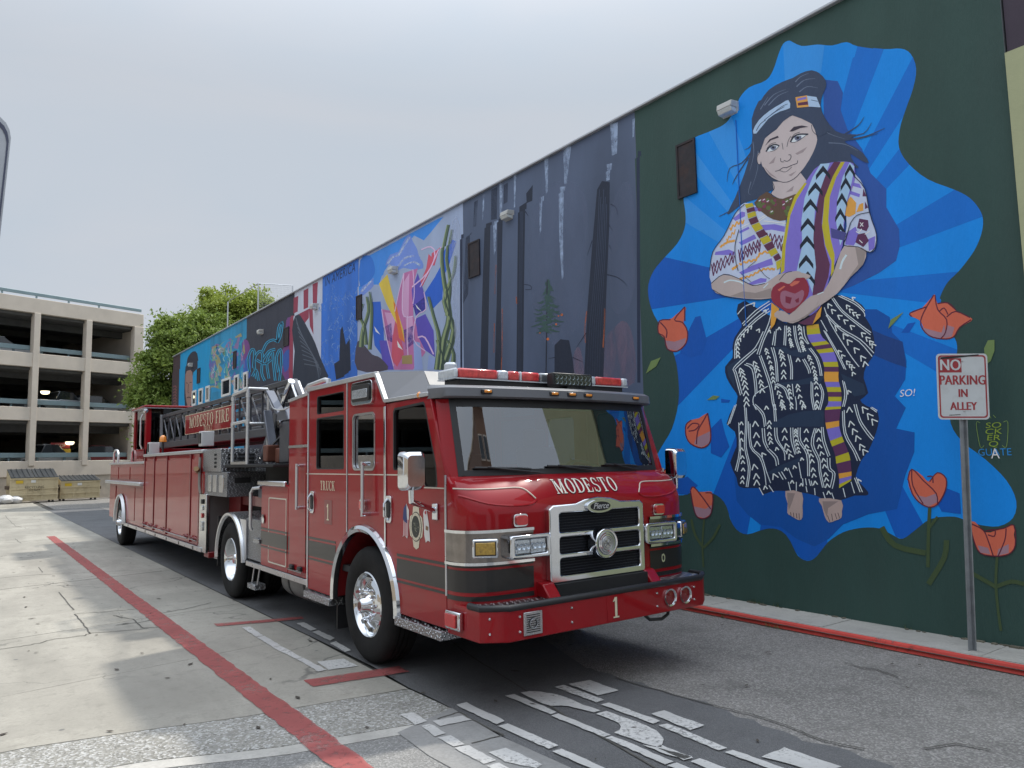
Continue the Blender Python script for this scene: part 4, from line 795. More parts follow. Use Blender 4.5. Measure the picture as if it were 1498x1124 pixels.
# arms, hands, heart
m1.part('waist_cloth', '#d69a3e', [t2([(430, 920), (480, 960), (450, 1060), (425, 1090)]), t2([(710, 1000), (750, 940), (740, 1010), (690, 1060)])])
m1.part('waist_cloth', '#5e3450', [t2([(600, 1050), (720, 980), (690, 1060), (640, 1062)])])
arms = m1.part('arm', '#b3a5a1', [smooth_closed(t2([(50, 800), (130, 745), (220, 770), (310, 815), (400, 795), (470, 745), (560, 725), (610, 725), (660, 770), (600, 790), (480, 830), (440, 870), (430, 895), (330, 900), (180, 885), (80, 860)]), 2), smooth_closed(t2([(890, 565), (960, 565), (1030, 590), (1010, 680), (930, 760), (850, 860), (740, 940), (650, 1010), (560, 1055), (500, 1030), (450, 1010), (470, 970), (540, 1000), (620, 930), (680, 880), (760, 850), (820, 740), (850, 650)]), 2)])
m1.part('arm_shade', '#948884', [t2([(250, 850), (330, 860), (430, 830), (435, 890), (300, 895), (170, 880)]), t2([(960, 570), (1030, 592), (1010, 680), (930, 760), (900, 790), (980, 680)]), t2([(560, 1045), (650, 1000), (740, 930), (720, 960), (640, 1020)])], parent=arms)
m1.lines('arm_highlight', '#c6d6e4', [(t2(a), b) for a, b in (([(130, 795), (170, 780), (230, 790), (255, 805)], 2.2), ([(905, 620), (880, 660), (865, 710)], 3), ([(380, 830), (410, 800)], 1.5), ([(720, 870), (760, 855)], 1.5))], parent=arms)
m1.lines('outline', '#232a3c', [(t2(a), b) for a, b in (([(50, 800), (130, 742), (230, 772), (310, 812), (390, 800)], 1.0), ([(60, 840), (150, 885), (300, 905), (430, 895)], .9), ([(40, 720), (60, 600), (130, 500), (200, 360), (260, 300)], 1.0), ([(225, 460), (200, 560), (205, 660), (220, 720)], 1.0), ([(930, 420), (900, 520), (890, 560), (980, 570), (1050, 605), (1090, 570)], 1.2), ([(950, 120), (1020, 200), (1050, 350), (1095, 490), (1085, 580)], 1.2), ([(930, 420), (970, 370), (1050, 350)], 1.0), ([(560, 725), (520, 735), (480, 780)], .8), ([(600, 985), (690, 950), (650, 990)], .8), ([(455, 1000), (500, 985), (540, 1010)], .8), ([(500, 1030), (580, 1055), (700, 990), (760, 930)], .8), ([(280, 700), (330, 660)], .7), ([(350, 700), (390, 750), (420, 770)], .7), ([(240, 740), (300, 790)], .7))])
heart = m1.part('heart', '#8c2f40', [smooth_closed(t2([(550, 800), (590, 765), (640, 765), (668, 820), (660, 880), (610, 940), (550, 990), (500, 965), (445, 925), (428, 880), (440, 825), (490, 790), (525, 800)]), 2)])
m1.part('heart_inner', '#9b6679', [smooth_closed(t2([(490, 860), (520, 845), (580, 865), (625, 840), (638, 870), (610, 930), (550, 960), (510, 950), (488, 910)]), 2)], parent=heart)
m1.part('heart_glow', '#c96a58', [t2([(545, 810), (575, 785), (612, 785), (600, 800), (560, 820)]), t2([(470, 840), (510, 815), (520, 820), (480, 850)])], parent=heart)
m1.part('heart_mark', '#7d2b40', [t2([(580, 905), (605, 890), (605, 920), (588, 922)]), t2([(520, 880), (560, 890), (550, 930), (520, 920)])], parent=heart)
m1.part('finger', '#b3a5a1', [smooth_closed(t2([(450, 990), (490, 970), (540, 995), (560, 1040), (500, 1040), (460, 1010)]), 2), smooth_closed(t2([(545, 1005), (600, 960), (690, 880), (740, 880), (700, 960), (620, 1020), (560, 1040)]), 2), smooth_closed(t2([(570, 745), (610, 730), (680, 750), (660, 770), (640, 762), (590, 765)]), 2)], parent=arms)
# poppies
m1.n = 14
def poppy(zf, petals, shade, line, stem=None, label=None):
    fo = None
    if stem: m1.lines('flower_stem', '#3f4f33', [(zf(a), b) for a, b in stem])
    fo = m1.part('poppy', '#c9654d', [smooth_closed(zf(q), 2) for q in petals])
    m1.part('petal_shade', '#9c7a86', [zf(q) for q in shade], parent=fo)
    m1.lines('petal_outline', '#5a2135', [(zf(a), 1.7) for a in line], parent=fo)
    return fo
poppy(t6, [[(1060, 75), (1100, 60), (1145, 10), (1155, 5), (1165, 40), (1200, 35), (1235, 65), (1290, 90), (1295, 105), (1250, 130), (1225, 170), (1180, 175), (1120, 150), (1100, 105), (1065, 88)]], [[(1105, 130), (1140, 140), (1180, 150), (1190, 120), (1200, 165), (1160, 175), (1120, 155)], [(1200, 120), (1230, 130), (1220, 165), (1190, 172)]], [[(1150, 5), (1110, 75), (1100, 120), (1130, 160), (1180, 174), (1225, 168), (1250, 130), (1295, 100)], [(1155, 5), (1165, 60), (1200, 100), (1195, 150), (1178, 172)], [(1200, 90), (1235, 68), (1290, 92)], [(1065, 88), (1058, 75), (1100, 58), (1125, 50)], [(1165, 38), (1205, 35), (1235, 62)], [(1170, 70), (1190, 55), (1205, 80)]])
poppy(t6, [[(88, 150), (95, 105), (140, 95), (190, 50), (192, 70), (185, 110), (200, 140), (195, 190), (160, 222), (125, 215), (110, 170)]], [[(115, 180), (150, 185), (195, 170), (190, 195), (160, 220), (125, 213)]], [[(190, 50), (150, 100), (180, 110), (200, 145), (195, 190), (160, 222), (122, 212), (110, 165), (88, 150), (92, 105), (135, 100)], [(95, 110), (120, 140), (118, 170)], [(190, 52), (190, 105)]])
poppy(t6, [[(192, 510), (210, 488), (245, 480), (278, 460), (282, 500), (292, 530), (288, 575), (255, 595), (215, 580), (195, 550)]], [[(235, 555), (288, 530), (286, 575), (255, 593), (225, 580)]], [[(278, 460), (262, 490), (240, 530), (235, 580)], [(278, 460), (290, 530), (286, 575), (255, 595), (212, 578), (194, 545), (195, 505), (215, 488)], [(200, 520), (220, 500), (245, 505), (230, 525), (205, 530)]])
poppy(t6, [[(100, 700), (120, 672), (150, 655), (160, 680), (180, 675), (160, 720), (150, 745), (120, 730)]], [[(125, 710), (160, 700), (150, 740), (130, 735)]], [[(150, 655), (140, 690), (150, 740)], [(100, 690), (130, 670), (165, 685), (178, 678), (150, 742)]])
poppy(t6, [[(212, 760), (225, 745), (245, 765), (285, 762), (298, 775), (295, 840), (270, 866), (235, 860), (222, 820)]], [[(225, 820), (270, 830), (294, 815), (290, 850), (265, 865), (235, 858)]], [[(212, 758), (225, 745), (262, 790), (290, 830)], [(212, 760), (225, 830), (240, 862), (268, 866), (292, 845), (298, 775), (270, 768)]], [([(265, 870), (258, 960), (262, 1055)], 2.5), ([(262, 980), (230, 930), (215, 870)], 3.5), ([(262, 980), (300, 940), (325, 890)], 3.5)])
poppy(t6, [[(1050, 715), (1065, 675), (1110, 705), (1130, 725), (1165, 690), (1198, 715), (1195, 760), (1165, 815), (1130, 824), (1090, 800), (1065, 770)]], [[(1080, 775), (1120, 785), (1160, 770), (1170, 800), (1130, 822), (1095, 802)]], [[(1050, 718), (1066, 676), (1110, 720), (1160, 770), (1165, 815)], [(1052, 716), (1068, 770), (1092, 802), (1130, 823), (1165, 812), (1195, 760), (1198, 712), (1165, 690), (1135, 725)], [(1066, 676), (1070, 740), (1110, 810)], [(1125, 705), (1145, 705), (1148, 730)]], [([(1135, 824), (1130, 930), (1128, 1055)], 5), ([(1120, 1000), (1000, 970), (950, 900)], 8), ([(1130, 1120), (1190, 1020), (1200, 950)], 8), ([(1135, 900), (1165, 860)], 4)])
poppy(t6, [[(1290, 885), (1310, 880), (1350, 920), (1385, 915), (1420, 905), (1462, 892), (1460, 930), (1465, 970), (1440, 1005), (1390, 1012), (1330, 1000), (1310, 970), (1300, 930)]], [[(1320, 970), (1360, 980), (1370, 1005), (1330, 998)], [(1400, 985), (1440, 965), (1440, 1000), (1395, 1010)]], [[(1290, 885), (1340, 910), (1360, 950), (1380, 1010)], [(1290, 886), (1305, 950), (1330, 1000), (1390, 1012), (1440, 1004), (1465, 970), (1460, 893), (1420, 905), (1350, 915)], [(1400, 1010), (1425, 950), (1430, 905)], [(1350, 915), (1385, 910), (1385, 935), (1360, 930)]], [([(1395, 1015), (1390, 1120), (1400, 1230), (1410, 1300)], 4), ([(1390, 1130), (1320, 1090), (1280, 1070)], 6), ([(1390, 1130), (1450, 1110), (1500, 1120)], 6)])
m1.part('loose_leaf', '#6f8450', [t6([(975, 135), (985, 100), (1035, 70), (1000, 110)]), t6([(275, 410), (300, 392), (325, 395), (310, 408)]), t6([(40, 308), (60, 260), (98, 245), (80, 280)]), t6([(1345, 210), (1360, 180), (1385, 178), (1385, 220), (1370, 260), (1350, 275)])])
tg = []
for txt, zf, o, s, w, c in (('SO', None, 0, 0, 0, 0),): pass
# spray-can signatures
m1.lines('signature_bracket', '#7f9b52', [(t6(a), .8) for a in ([(1330, 498), (1315, 500), (1330, 590), (1345, 585)], [(1420, 495), (1437, 497), (1432, 588), (1415, 585)], [(1365, 468), (1372, 480)], [(1380, 468), (1390, 478)])])
def wall_text(name, txt, size_px, px, py, hexc, sx=1.0, shear=0.0):
    y, z = W(px, py); m1.n += 1; x = XW - 0.00016 * m1.n; y2, z2 = W(px, py + size_px); h = abs(z - z2)
    mb = MB(); flat_text(mb, txt, h * 1.35, (x, y, z), (0, -1, 0), (0, 0, 1), shear, 1.0, sx); return mb.build(name, paint(hexc), m1.o)
for k, (tx) in enumerate(('SO', 'CK', 'ER', 'Q')): wall_text('signature', tx, 8.5, 930 + 1380 / 2.637, 430 + (508 + 24 * k) / 2.637, '#8aa03a', 1.5, .1)
wall_text('signature', 'GUATE', 11, 930 + 1385 / 2.637, 430 + 612 / 2.637, '#2f86c8', .95)
wall_text('signature', 'A', 16, 930 + 1388 / 2.637, 430 + 618 / 2.637, '#e6eaf0', .8)
wall_text('signature', 'SO!', 11, 930 + 1048 / 2.637, 430 + 384 / 2.637, '#dfe6f2', 1.0, .2)

def soft(hexc, alpha=.6, scale=3.0, stretch=(1, 1, .3)):
    key = 'spray_%s_%d' % (hexc.strip('#'), alpha * 100)
    if key in MATS: return MATS[key]
    m, t, b, L = node_mat(key); P = nd(t, 'ShaderNodeNewGeometry').outputs['Position']
    mp_ = nd(t, 'ShaderNodeMapping'); mp_.inputs['Scale'].default_value = stretch; L(P, mp_.inputs['Vector'])
    n = nd(t, 'ShaderNodeTexNoise', Scale=scale, Detail=6, Roughness=.65); L(mp_.outputs[0], n.inputs['Vector'])
    b.inputs['Base Color'].default_value = (*hexlin(hexc, WG), 1); b.inputs['Roughness'].default_value = .65
    L(rng(t, n.outputs['Fac'], .36, .64, alpha * .25, min(1, alpha * 1.35)), b.inputs['Alpha']); return m
# ---------------------------------------------------------------- mural 2: burnt forest
m2 = Mural('forest_mural', (XW, 10, 0), 'painted mural of a smoky grey burnt forest with dark trunks')
t8 = zoom(660, 160, 2.81)
def forest_mat():
    m, t, b, L = node_mat('smoky_forest_paint'); P = nd(t, 'ShaderNodeNewGeometry').outputs['Position']
    mp_ = nd(t, 'ShaderNodeMapping'); mp_.inputs['Scale'].default_value = (1, 1.0, 0.35); L(P, mp_.inputs['Vector'])
    n = nd(t, 'ShaderNodeTexNoise', Scale=0.9, Detail=5); L(mp_.outputs[0], n.inputs['Vector'])
    c = mixc(t, rng(t, n.outputs['Fac'], 0.3, 0.7, 0, 1), hexlin('#3f4a5f', WG), hexlin('#525f78', WG))
    L(c, b.inputs['Base Color']); b.inputs['Roughness'].default_value = 0.62; return m
base_paint(m2, 'smoky_ground', forest_mat(), yA + .004, yB - .004)
m2.part('panel_edge', '#262f45', [t8([(762, 170), (775, 170), (778, 1124), (765, 1124)]), t8([(36, 515), (46, 512), (46, 1124), (38, 1124)])])
m2.part('burnt_glow', soft('#8a7488', .35, 5), [smooth_closed(t8([(630, 960), (670, 900), (710, 870), (745, 930), (755, 1124), (620, 1124)]), 3), smooth_closed(t8([(500, 1020), (530, 980), (550, 1124), (505, 1124)]), 3)])
m2.part('smoke_haze', soft('#7883a0', .18, 1.6), [smooth_closed(t8([(330, 420), (420, 300), (540, 330), (560, 520), (520, 900), (380, 950), (320, 700)]), 3), smooth_closed(t8([(655, 420), (740, 300), (758, 600), (740, 800), (660, 820)]), 3)])
tr = m2.part('burnt_trunk', '#262d3d', [t8([(600, 330), (620, 295), (652, 300), (650, 480), (640, 700), (625, 1124), (545, 1124), (560, 820), (580, 560)]), t8([(275, 400), (305, 380), (300, 700), (296, 1124), (268, 1124), (272, 700)]), t8([(303, 345), (330, 310), (328, 375), (305, 385)]), t8([(190, 450), (212, 440), (205, 800), (208, 1124), (178, 1124), (188, 760)]), t8([(138, 470), (162, 462), (155, 800), (150, 1124), (118, 1124), (130, 700)]), t8([(425, 970), (450, 945), (485, 950), (500, 1030), (510, 1124), (425, 1124)])])
m2.part('faint_trunk', soft('#333d52', .7, 4), [t8([(160, 330), (185, 318), (182, 450), (158, 455)]), t8([(90, 380), (105, 372), (98, 480), (85, 485)]), t8([(212, 310), (228, 300), (226, 380), (210, 390)]), t8([(60, 530), (78, 505), (70, 760), (50, 800)])])
m2.part('smoke_streak', soft('#9fb2d0', .62, 7, (1, 1, .8)), [t8([(455, 160), (488, 150), (478, 230), (470, 305), (460, 305)]), t8([(442, 318), (464, 316), (460, 500), (462, 690), (455, 700), (445, 540)]), t8([(648, 60), (680, 52), (676, 180), (655, 190)]), t8([(634, 225), (656, 220), (652, 290), (638, 295)]), t8([(378, 205), (394, 198), (392, 340), (384, 345)]), t8([(364, 360), (376, 355), (370, 500), (364, 515)]), t8([(194, 305), (208, 298), (204, 420), (194, 430)]), t8([(172, 460), (188, 455), (184, 580), (176, 600)]), t8([(253, 270), (262, 265), (258, 400), (253, 405)]), t8([(740, 40), (750, 36), (746, 110), (740, 115)]), t8([(126, 350), (132, 348), (128, 450), (122, 455)])])
m2.lines('bare_branch', '#1f2638', [(t8(a), b) for a, b in (([(640, 680), (680, 690), (710, 710), (725, 730)], -1.6), ([(645, 470), (665, 500)], -1.4), ([(650, 560), (660, 580)], -1.2), ([(655, 390), (678, 405), (685, 435)], -1.2), ([(580, 540), (560, 600)], -1.2), ([(555, 920), (515, 980)], -1.4), ([(615, 590), (625, 640)], -1.2), ([(300, 720), (325, 725), (330, 740), (305, 742)], .9), ([(305, 420), (318, 440)], -1.5), ([(500, 1020), (545, 1040)], -1.3), ([(430, 1020), (400, 1025)], -1.3))], parent=tr)
m2.lines('bark_line', '#3f4a5f', [(t8([(610 + 6 * k, 330 + 30 * (k % 3)), (598 + 7 * k, 600), (570 + 9 * k, 900), (560 + 10 * k, 1100)]), -.9) for k in range(6)] + [(t8([(285 + 5 * k, 420), (280 + 5 * k, 800), (276 + 5 * k, 1100)]), -.7) for k in range(3)], parent=tr)
m2.lines('ember_edge', soft('#b0603c', .6, 8), [(t8(a), b) for a, b in (([(558, 830), (550, 900), (552, 960)], 1.6), ([(632, 820), (630, 900), (625, 980)], 1.8), ([(210, 820), (210, 960), (206, 1080)], 1.2), ([(178, 880), (176, 1000)], 1.2), ([(268, 770), (270, 800)], 1.6), ([(185, 640), (180, 760)], 1.0))], parent=tr)
pf = random.Random(2); bl = []
for k in range(80):
    f = k / 79; y = 700 + 210 * f; w = 6 + 52 * math.sin(min(1, f * 1.25) * 1.57) * pf.uniform(.5, 1); x = 398 + pf.uniform(-w, w) * .55; s = pf.choice((-1, 1))
    bl.append((t8([(x, y), (x + s * w * .4, y + 8), (x + s * w * .75, y + pf.uniform(2, 16))]), -pf.uniform(2.2, 4.2)))
pine = m2.lines('painted_pine', '#3a524e', bl); m2.lines('pine_stem', '#2a2e3a', [(t8([(395, 700), (393, 900), (390, 1100)]), 1.6)], parent=pine)
m2.part('ember', '#c4683a', [arc(*t8([p])[0], r, 0, 300, 5) for p, r in (((455, 845), 2), ((432, 884), 1.6), ((365, 918), 1.5), ((442, 850), 1.2), ((398, 945), 2.2))], parent=pine)

# ---------------------------------------------------------------- mural 3: wild-style lettering with kelp
m3 = Mural('lettering_mural', (XW, 14.8, 0), 'painted mural of pink and purple spiked lettering between green kelp')
t7 = zoom(240, 330, 3.257); rd0 = random.Random(17)
base_paint(m3, 'pale_ground', paint('#97a6c2'), yB + .004, yC - .004)
t9 = zoom(439, 146, 2.845)
def P9(name, c, *polys, k=0): return m3.part(name, c, [smooth_closed(t9(q), k) if k else t9(q) for q in polys])
P9('sky_patch', '#3f86d8', [(245, 668), (400, 586), (565, 497), (592, 486), (540, 550), (510, 585), (470, 565), (440, 600), (380, 660), (345, 715), (330, 770), (300, 770), (245, 822)])
P9('sky_patch', '#2f70c8', [(246, 668), (285, 648), (305, 690), (300, 735), (246, 780)], k=3)
P9('cloud', '#6f8ad0', [(350, 690), (370, 645), (405, 632), (425, 590), (450, 560), (465, 590), (482, 620), (490, 650), (508, 672), (512, 702), (470, 708), (430, 700), (400, 712), (370, 685)], [(246, 805), (262, 775), (280, 765), (300, 740), (306, 775), (280, 800), (262, 815)], k=2)
m3.lines('cloud_highlight', soft('#b4c4ea', .7, 9, (1, 1, 1)), [(t9(q), w) for q, w in (([(360, 682), (380, 655), (405, 645), (430, 605), (450, 572)], 3), ([(400, 700), (430, 660), (470, 650)], 3), ([(430, 690), (470, 675), (500, 690)], 3), ([(255, 800), (275, 778), (298, 752)], 2.4))])
P9('letter_spike', '#2b5fc0', [(300, 842), (335, 840), (348, 960), (352, 1080), (310, 1022), (298, 920)], [(518, 805), (560, 740), (602, 662), (592, 830), (542, 882)], [(592, 642), (628, 582), (652, 590), (622, 682), (600, 730)])
P9('letter_spike', '#b56f9f', [(340, 872), (395, 882), (412, 800), (432, 722), (490, 702), (468, 782), (472, 900), (500, 1000), (522, 1052), (470, 1124), (392, 1124), (362, 1000)])
P9('letter_spike', '#c99ac0', [(428, 765), (455, 722), (452, 900), (430, 905)], [(352, 885), (392, 890), (404, 960), (378, 985)], [(440, 910), (468, 905), (474, 1000), (448, 1020)])
P9('letter_spike', '#c4566a', [(398, 905), (420, 980), (432, 1060), (404, 1112), (380, 1082), (384, 1000)], [(463, 778), (500, 762), (525, 702), (535, 642), (550, 658), (537, 722), (507, 782), (472, 792)], [(548, 640), (582, 610), (560, 690), (545, 690)])
P9('letter_spike', '#d6bb4a', [(328, 766), (364, 726), (385, 812), (430, 960), (436, 1012), (402, 932), (360, 850)])
P9('letter_spike', '#d2703c', [(388, 838), (402, 860), (436, 1012), (412, 992)])
P9('letter_spike', '#5a4fae', [(465, 792), (490, 722), (516, 800), (522, 872), (482, 902), (470, 852)], [(480, 912), (522, 892), (556, 962), (562, 1072), (520, 1042), (490, 982)], [(330, 1002), (362, 1002), (390, 1124), (348, 1124)])
P9('letter_spike', '#8fa0d0', [(472, 1004), (500, 1012), (512, 1124), (476, 1124)], [(536, 1062), (562, 1078), (560, 1124), (530, 1124)])
P9('letter_shade', soft('#3a3f96', .55, 5, (1, 1, 1)), [(470, 860), (520, 820), (520, 872), (484, 900)], [(430, 960), (472, 940), (480, 1010), (440, 1040)], [(345, 950), (380, 930), (384, 1010), (360, 1000)])
P9('letter_glint', '#dfe2ee', [(478, 848), (508, 884), (488, 868)], [(308, 942), (334, 978), (316, 966)], [(404, 1002), (428, 1042), (408, 1030)])
m3.lines('letter_outline', '#d3b4d4', [(t9(q), w) for q, w in (([(432, 724), (426, 850), (434, 902), (470, 902)], 1.6), ([(470, 706), (476, 800), (470, 850)], 1.2), ([(500, 624), (540, 612), (562, 650), (530, 722), (466, 780)], 1.8), ([(582, 612), (548, 690), (500, 780)], 1.5), ([(516, 800), (524, 872), (484, 902), (474, 1000), (522, 1046)], 1.3), ([(340, 872), (362, 1000), (390, 1110)], 1.3), ([(395, 882), (412, 800), (432, 722)], 1.0), ([(490, 990), (520, 990), (556, 1060)], 2.2), ([(448, 900), (446, 1000), (452, 1100)], 1.6))])
P9('brown_rock', '#4b4450', [(238, 1010), (265, 1020), (300, 1060), (335, 1075), (365, 1124), (238, 1124)], k=3)
P9('mast_patch', '#a08a5c', [(425, 1066), (466, 1062), (468, 1100), (425, 1100)])
ks = [([(255, 1030), (262, 960), (285, 880), (278, 820)], -8), ([(275, 1020), (268, 950), (250, 900), (262, 850)], -6), ([(290, 1040), (296, 950), (298, 860), (290, 800)], -6), ([(585, 1124), (600, 1000), (622, 900), (600, 760), (590, 640), (612, 520)], -12), ([(570, 1124), (580, 1000), (555, 900), (535, 820)], -9), ([(600, 1100), (640, 960), (600, 840), (640, 720), (648, 650)], -10), ([(612, 900), (625, 760), (610, 660), (628, 540)], -6), ([(630, 1124), (640, 1060), (612, 1000)], -9), ([(600, 1110), (570, 1000)], -10)]
kp = m3.lines('kelp', '#566a54', [(t9(a), b) for a, b in ks]); m3.lines('kelp_highlight', '#8c9a70', [(t9([(x - 5, y) for x, y in a]), b * .28) for a, b in ks], parent=kp); m3.lines('kelp_shade', '#37473f', [(t9([(x + 6, y) for x, y in a]), b * .3) for a, b in ks], parent=kp)
m3.part('pale_haze', soft('#b9c4d8', .35, 2), [smooth_closed(t9([(620, 560), (660, 520), (664, 1000), (650, 1110), (640, 900)]), 3)])

# ---------------------------------------------------------------- mural 4: blue field with doodles and an eagle before a striped flag
m4 = Mural('flag_mural', (XW, 20, 0), 'painted mural of a dark eagle wing before red and white stripes and a blue field')
base_paint(m4, 'blue_field', paint('#3168bc', var=.2), yC + .004, yD); base_paint(m4, 'white_stripe', paint('#b4bccb'), yD + .004, yE)
rd = random.Random(8); doo = []
for _ in range(95):
    x, y = rd.uniform(750, 915), rd.uniform(300, 700); n = rd.randint(2, 4); p = [(x, y)]
    for _k in range(n): p.append((p[-1][0] + rd.uniform(-14, 14), p[-1][1] + rd.uniform(-24, 24)))
    doo.append((smooth_open(t7(p), 4), rd.uniform(.35, .8)))
m4.lines('chalk_doodle', soft('#7fa6e2', .7, 6, (1, 1, 1)), doo)
m4.part('red_stripe', '#8c3a4e', [t7([(613, 345), (635, 335), (632, 410), (612, 420)]), t7([(660, 310), (683, 298), (682, 390), (660, 400)]), t7([(703, 280), (728, 268), (724, 370), (704, 380)]), t7([(600, 430), (616, 428), (612, 780), (594, 790)]), t7([(640, 420), (690, 395), (690, 440), (660, 480)]), t7([(690, 400), (708, 390), (712, 520), (695, 480)])])
wing = m4.part('eagle_wing', '#2b3341', [smooth_closed(t7([(625, 430), (650, 430), (690, 500), (720, 560), (745, 630), (770, 690), (775, 740), (630, 780), (615, 700), (622, 600), (610, 500)]), 2)])
fe = [(t7([(628 + 4 * k, 440 + 22 * k), (655 + 9 * k, 520 + 16 * k), (735, 660 + 8 * k)]), -1.2) for k in range(11)]
m4.lines('feather_line', '#59626f', fe, parent=wing); m4.part('dark_feather', '#20283a', [t7([(840, 500), (850, 480), (865, 560), (880, 700), (850, 720), (835, 640)]), t7([(810, 660), (840, 640), (860, 720), (820, 735)]), t7([(865, 570), (885, 540), (890, 690), (872, 700)])])
y_, z_ = W(240 + 830 / 3.257, 330 + 238 / 3.257); m4.n += 1
mb = MB(); flat_text(mb, 'IN AMERICA', .34, (XW + .03 - .00016 * m4.n, y_, max(z_, ZL + .2)), (0, -1, 0), (0, 0, 1), .2, 1.1); mb.build('painted_words', paint('#1d2b46'), m4.o)

# ---------------------------------------------------------------- mural 5: black wall with teal script
m5 = Mural('script_mural', (XW, 26, 0), 'painted black mural with looping teal script lettering and purple clouds')
base_paint(m5, 'black_ground', paint('#333642', var=.2), yE + .004, yF)
m5.part('purple_cloud', '#6b3f77', [smooth_closed(t7([(372, 560), (400, 550), (410, 600), (400, 680), (375, 720)]), 2), smooth_closed(t7([(560, 600), (600, 560), (606, 700), (600, 760), (560, 700), (570, 650)]), 2), t7([(583, 440), (612, 430), (610, 560), (590, 570), (570, 620)])])
m5.part('blue_cloud', '#33549c', [smooth_closed(t7([(565, 620), (600, 590), (600, 660), (575, 700)]), 2), smooth_closed(t7([(385, 640), (412, 620), (410, 720), (385, 740)]), 2)])
sc = [[(408, 700), (400, 640), (415, 595), (430, 600), (425, 680)], [(440, 730), (430, 640), (455, 600), (470, 620), (465, 700), (480, 740)], [(470, 600), (490, 560), (520, 545), (545, 550), (560, 500), (562, 460), (545, 490), (540, 560)], [(500, 730), (490, 650), (515, 600), (520, 650), (530, 740)], [(545, 700), (535, 630), (555, 590), (560, 640), (550, 740)], [(440, 640), (480, 660), (510, 640)], [(420, 720), (440, 690), (450, 740)], [(530, 590), (500, 600), (470, 640)]]
m5.lines('teal_script', '#2f93b8', [(t7(a), 3.6) for a in sc]); m5.lines('script_shadow', '#1b2233', [(t7(a), 1.4) for a in sc])

# ---------------------------------------------------------------- mural 6: bright jungle and a man's portrait on turquoise
m6 = Mural('jungle_mural', (XW, 31, 0), 'painted mural of tangled bright turquoise pink and yellow foliage')
base_paint(m6, 'turquoise_ground', paint('#2b7fa6', var=.3), yF + .004, yG)
cols = ['#2f8fae', '#3a6aa6', '#5b5f9a', '#4f8f86', '#256f93', '#7a6a94', '#6f9482', '#8f8a68', '#2a86b4']
for c in cols:
    st = []
    for _ in range(9):
        x = rd.uniform(222, 378); y = rd.uniform(640 - (x - 100) * .46, 790); p = [(x, y)]; a_ = rd.uniform(-2.6, -.6)
        for _k in range(3): a_ += rd.uniform(-.6, .6); p.append((p[-1][0] + 15 * math.cos(a_), p[-1][1] + 24 * math.sin(a_)))
        st.append((t7([(min(380, max(220, u)), max(v, 642 - (u - 100) * .46)) for u, v in p]), -rd.uniform(3, 9)))
    m6.lines('foliage_stroke', c, st)
st = [(t7([(x, y), (x + rd.uniform(-6, 6), y - 14), (x + rd.uniform(-10, 10), y - 30)]), -1.4) for x, y in [(rd.uniform(225, 375), rd.uniform(600, 780)) for _ in range(40)]]
m6.lines('foliage_highlight', '#8fb5b0', st[:20]); m6.lines('foliage_highlight', '#b58a9c', st[20:])
m7 = Mural('portrait_mural', (XW, 35, 0), 'painted mural portrait of a bearded man in a dark cap on turquoise')
base_paint(m7, 'turquoise_ground', paint('#0f87b8', var=.1), yG + .004, yH)
m7.part('man_hair', '#2a2c38', [smooth_closed(t7([(105, 650), (115, 620), (135, 600), (155, 610), (160, 680), (140, 700), (130, 780), (135, 870), (100, 870), (98, 740)]), 2)])
m7.part('man_face', '#8d6f68', [smooth_closed(t7([(102, 710), (118, 690), (135, 700), (136, 780), (128, 850), (112, 862), (102, 800)]), 2)])
m7.lines('face_feature', '#3a2c30', [(t7(a), b) for a, b in (([(104, 750), (113, 752)], 1.2), ([(122, 748), (132, 748)], 1.2), ([(116, 755), (114, 795), (120, 797)], .8), ([(108, 822), (118, 818), (128, 822)], 1.4))])
m8 = Mural('brown_panel_mural', (XW, 37.5, 0), 'dark brown painted end panel at the far left end of the wall')
base_paint(m8, 'brown_ground', paint('#3c2e33'), yH + .004, Y1 - .004)
m8.lines('faint_lettering', '#7a4f4f', [(t7([(44, 770 + 14 * k), (54, 764 + 14 * k), (58, 774 + 14 * k)]), 1.2) for k in range(7)])

# ---------------------------------------------------------------- windows, shutters and lamps on the wall
def wall_window(px0, py0, px1, py1):
    (ya, za), (yb, zb) = W(px0, py0), W(px1, py1); y0, y1, z0, z1 = min(ya, yb), max(ya, yb), min(za, zb), max(za, zb)
    fr = MB().panel(wall_rect(y0, y1, z0, z1), [wall_rect(y0 + .09, y1 - .09, z0 + .09, z1 - .09)], lambda a, b: (XW - .055, a, b), (.05, 0, 0)).build('window', WHITEP, bld, bevel=.006)
    MB().box(XW - .03, XW - .022, y0 + .08, y1 - .08, z0 + .08, z1 - .08).build('pane', mat('dark_pane', (.03, .04, .05), .06, coat=1), fr)
for q in ([(280, 735), (320, 808)], [(340, 716), (359, 793)], [(383, 702), (402, 780)], [(138, 790), (155, 857)], [(170, 780), (187, 850)], [(203, 768), (220, 838)]):
    a, b = t7(q); wall_window(*a, *b)
SHUT = mat('rusty_dark_shutter', (.035, .03, .035), .6, .3, var=.3, vscale=8, dirt=(.12, .05, .03), dscale=5, damt=.4)
shut = [(990, 214, 1021, 282), (686, 357, 703, 402), (522, 434, 530, 466), (416, 481, 423, 505), (342, 515, 346, 538), (289, 540, 293, 560)]
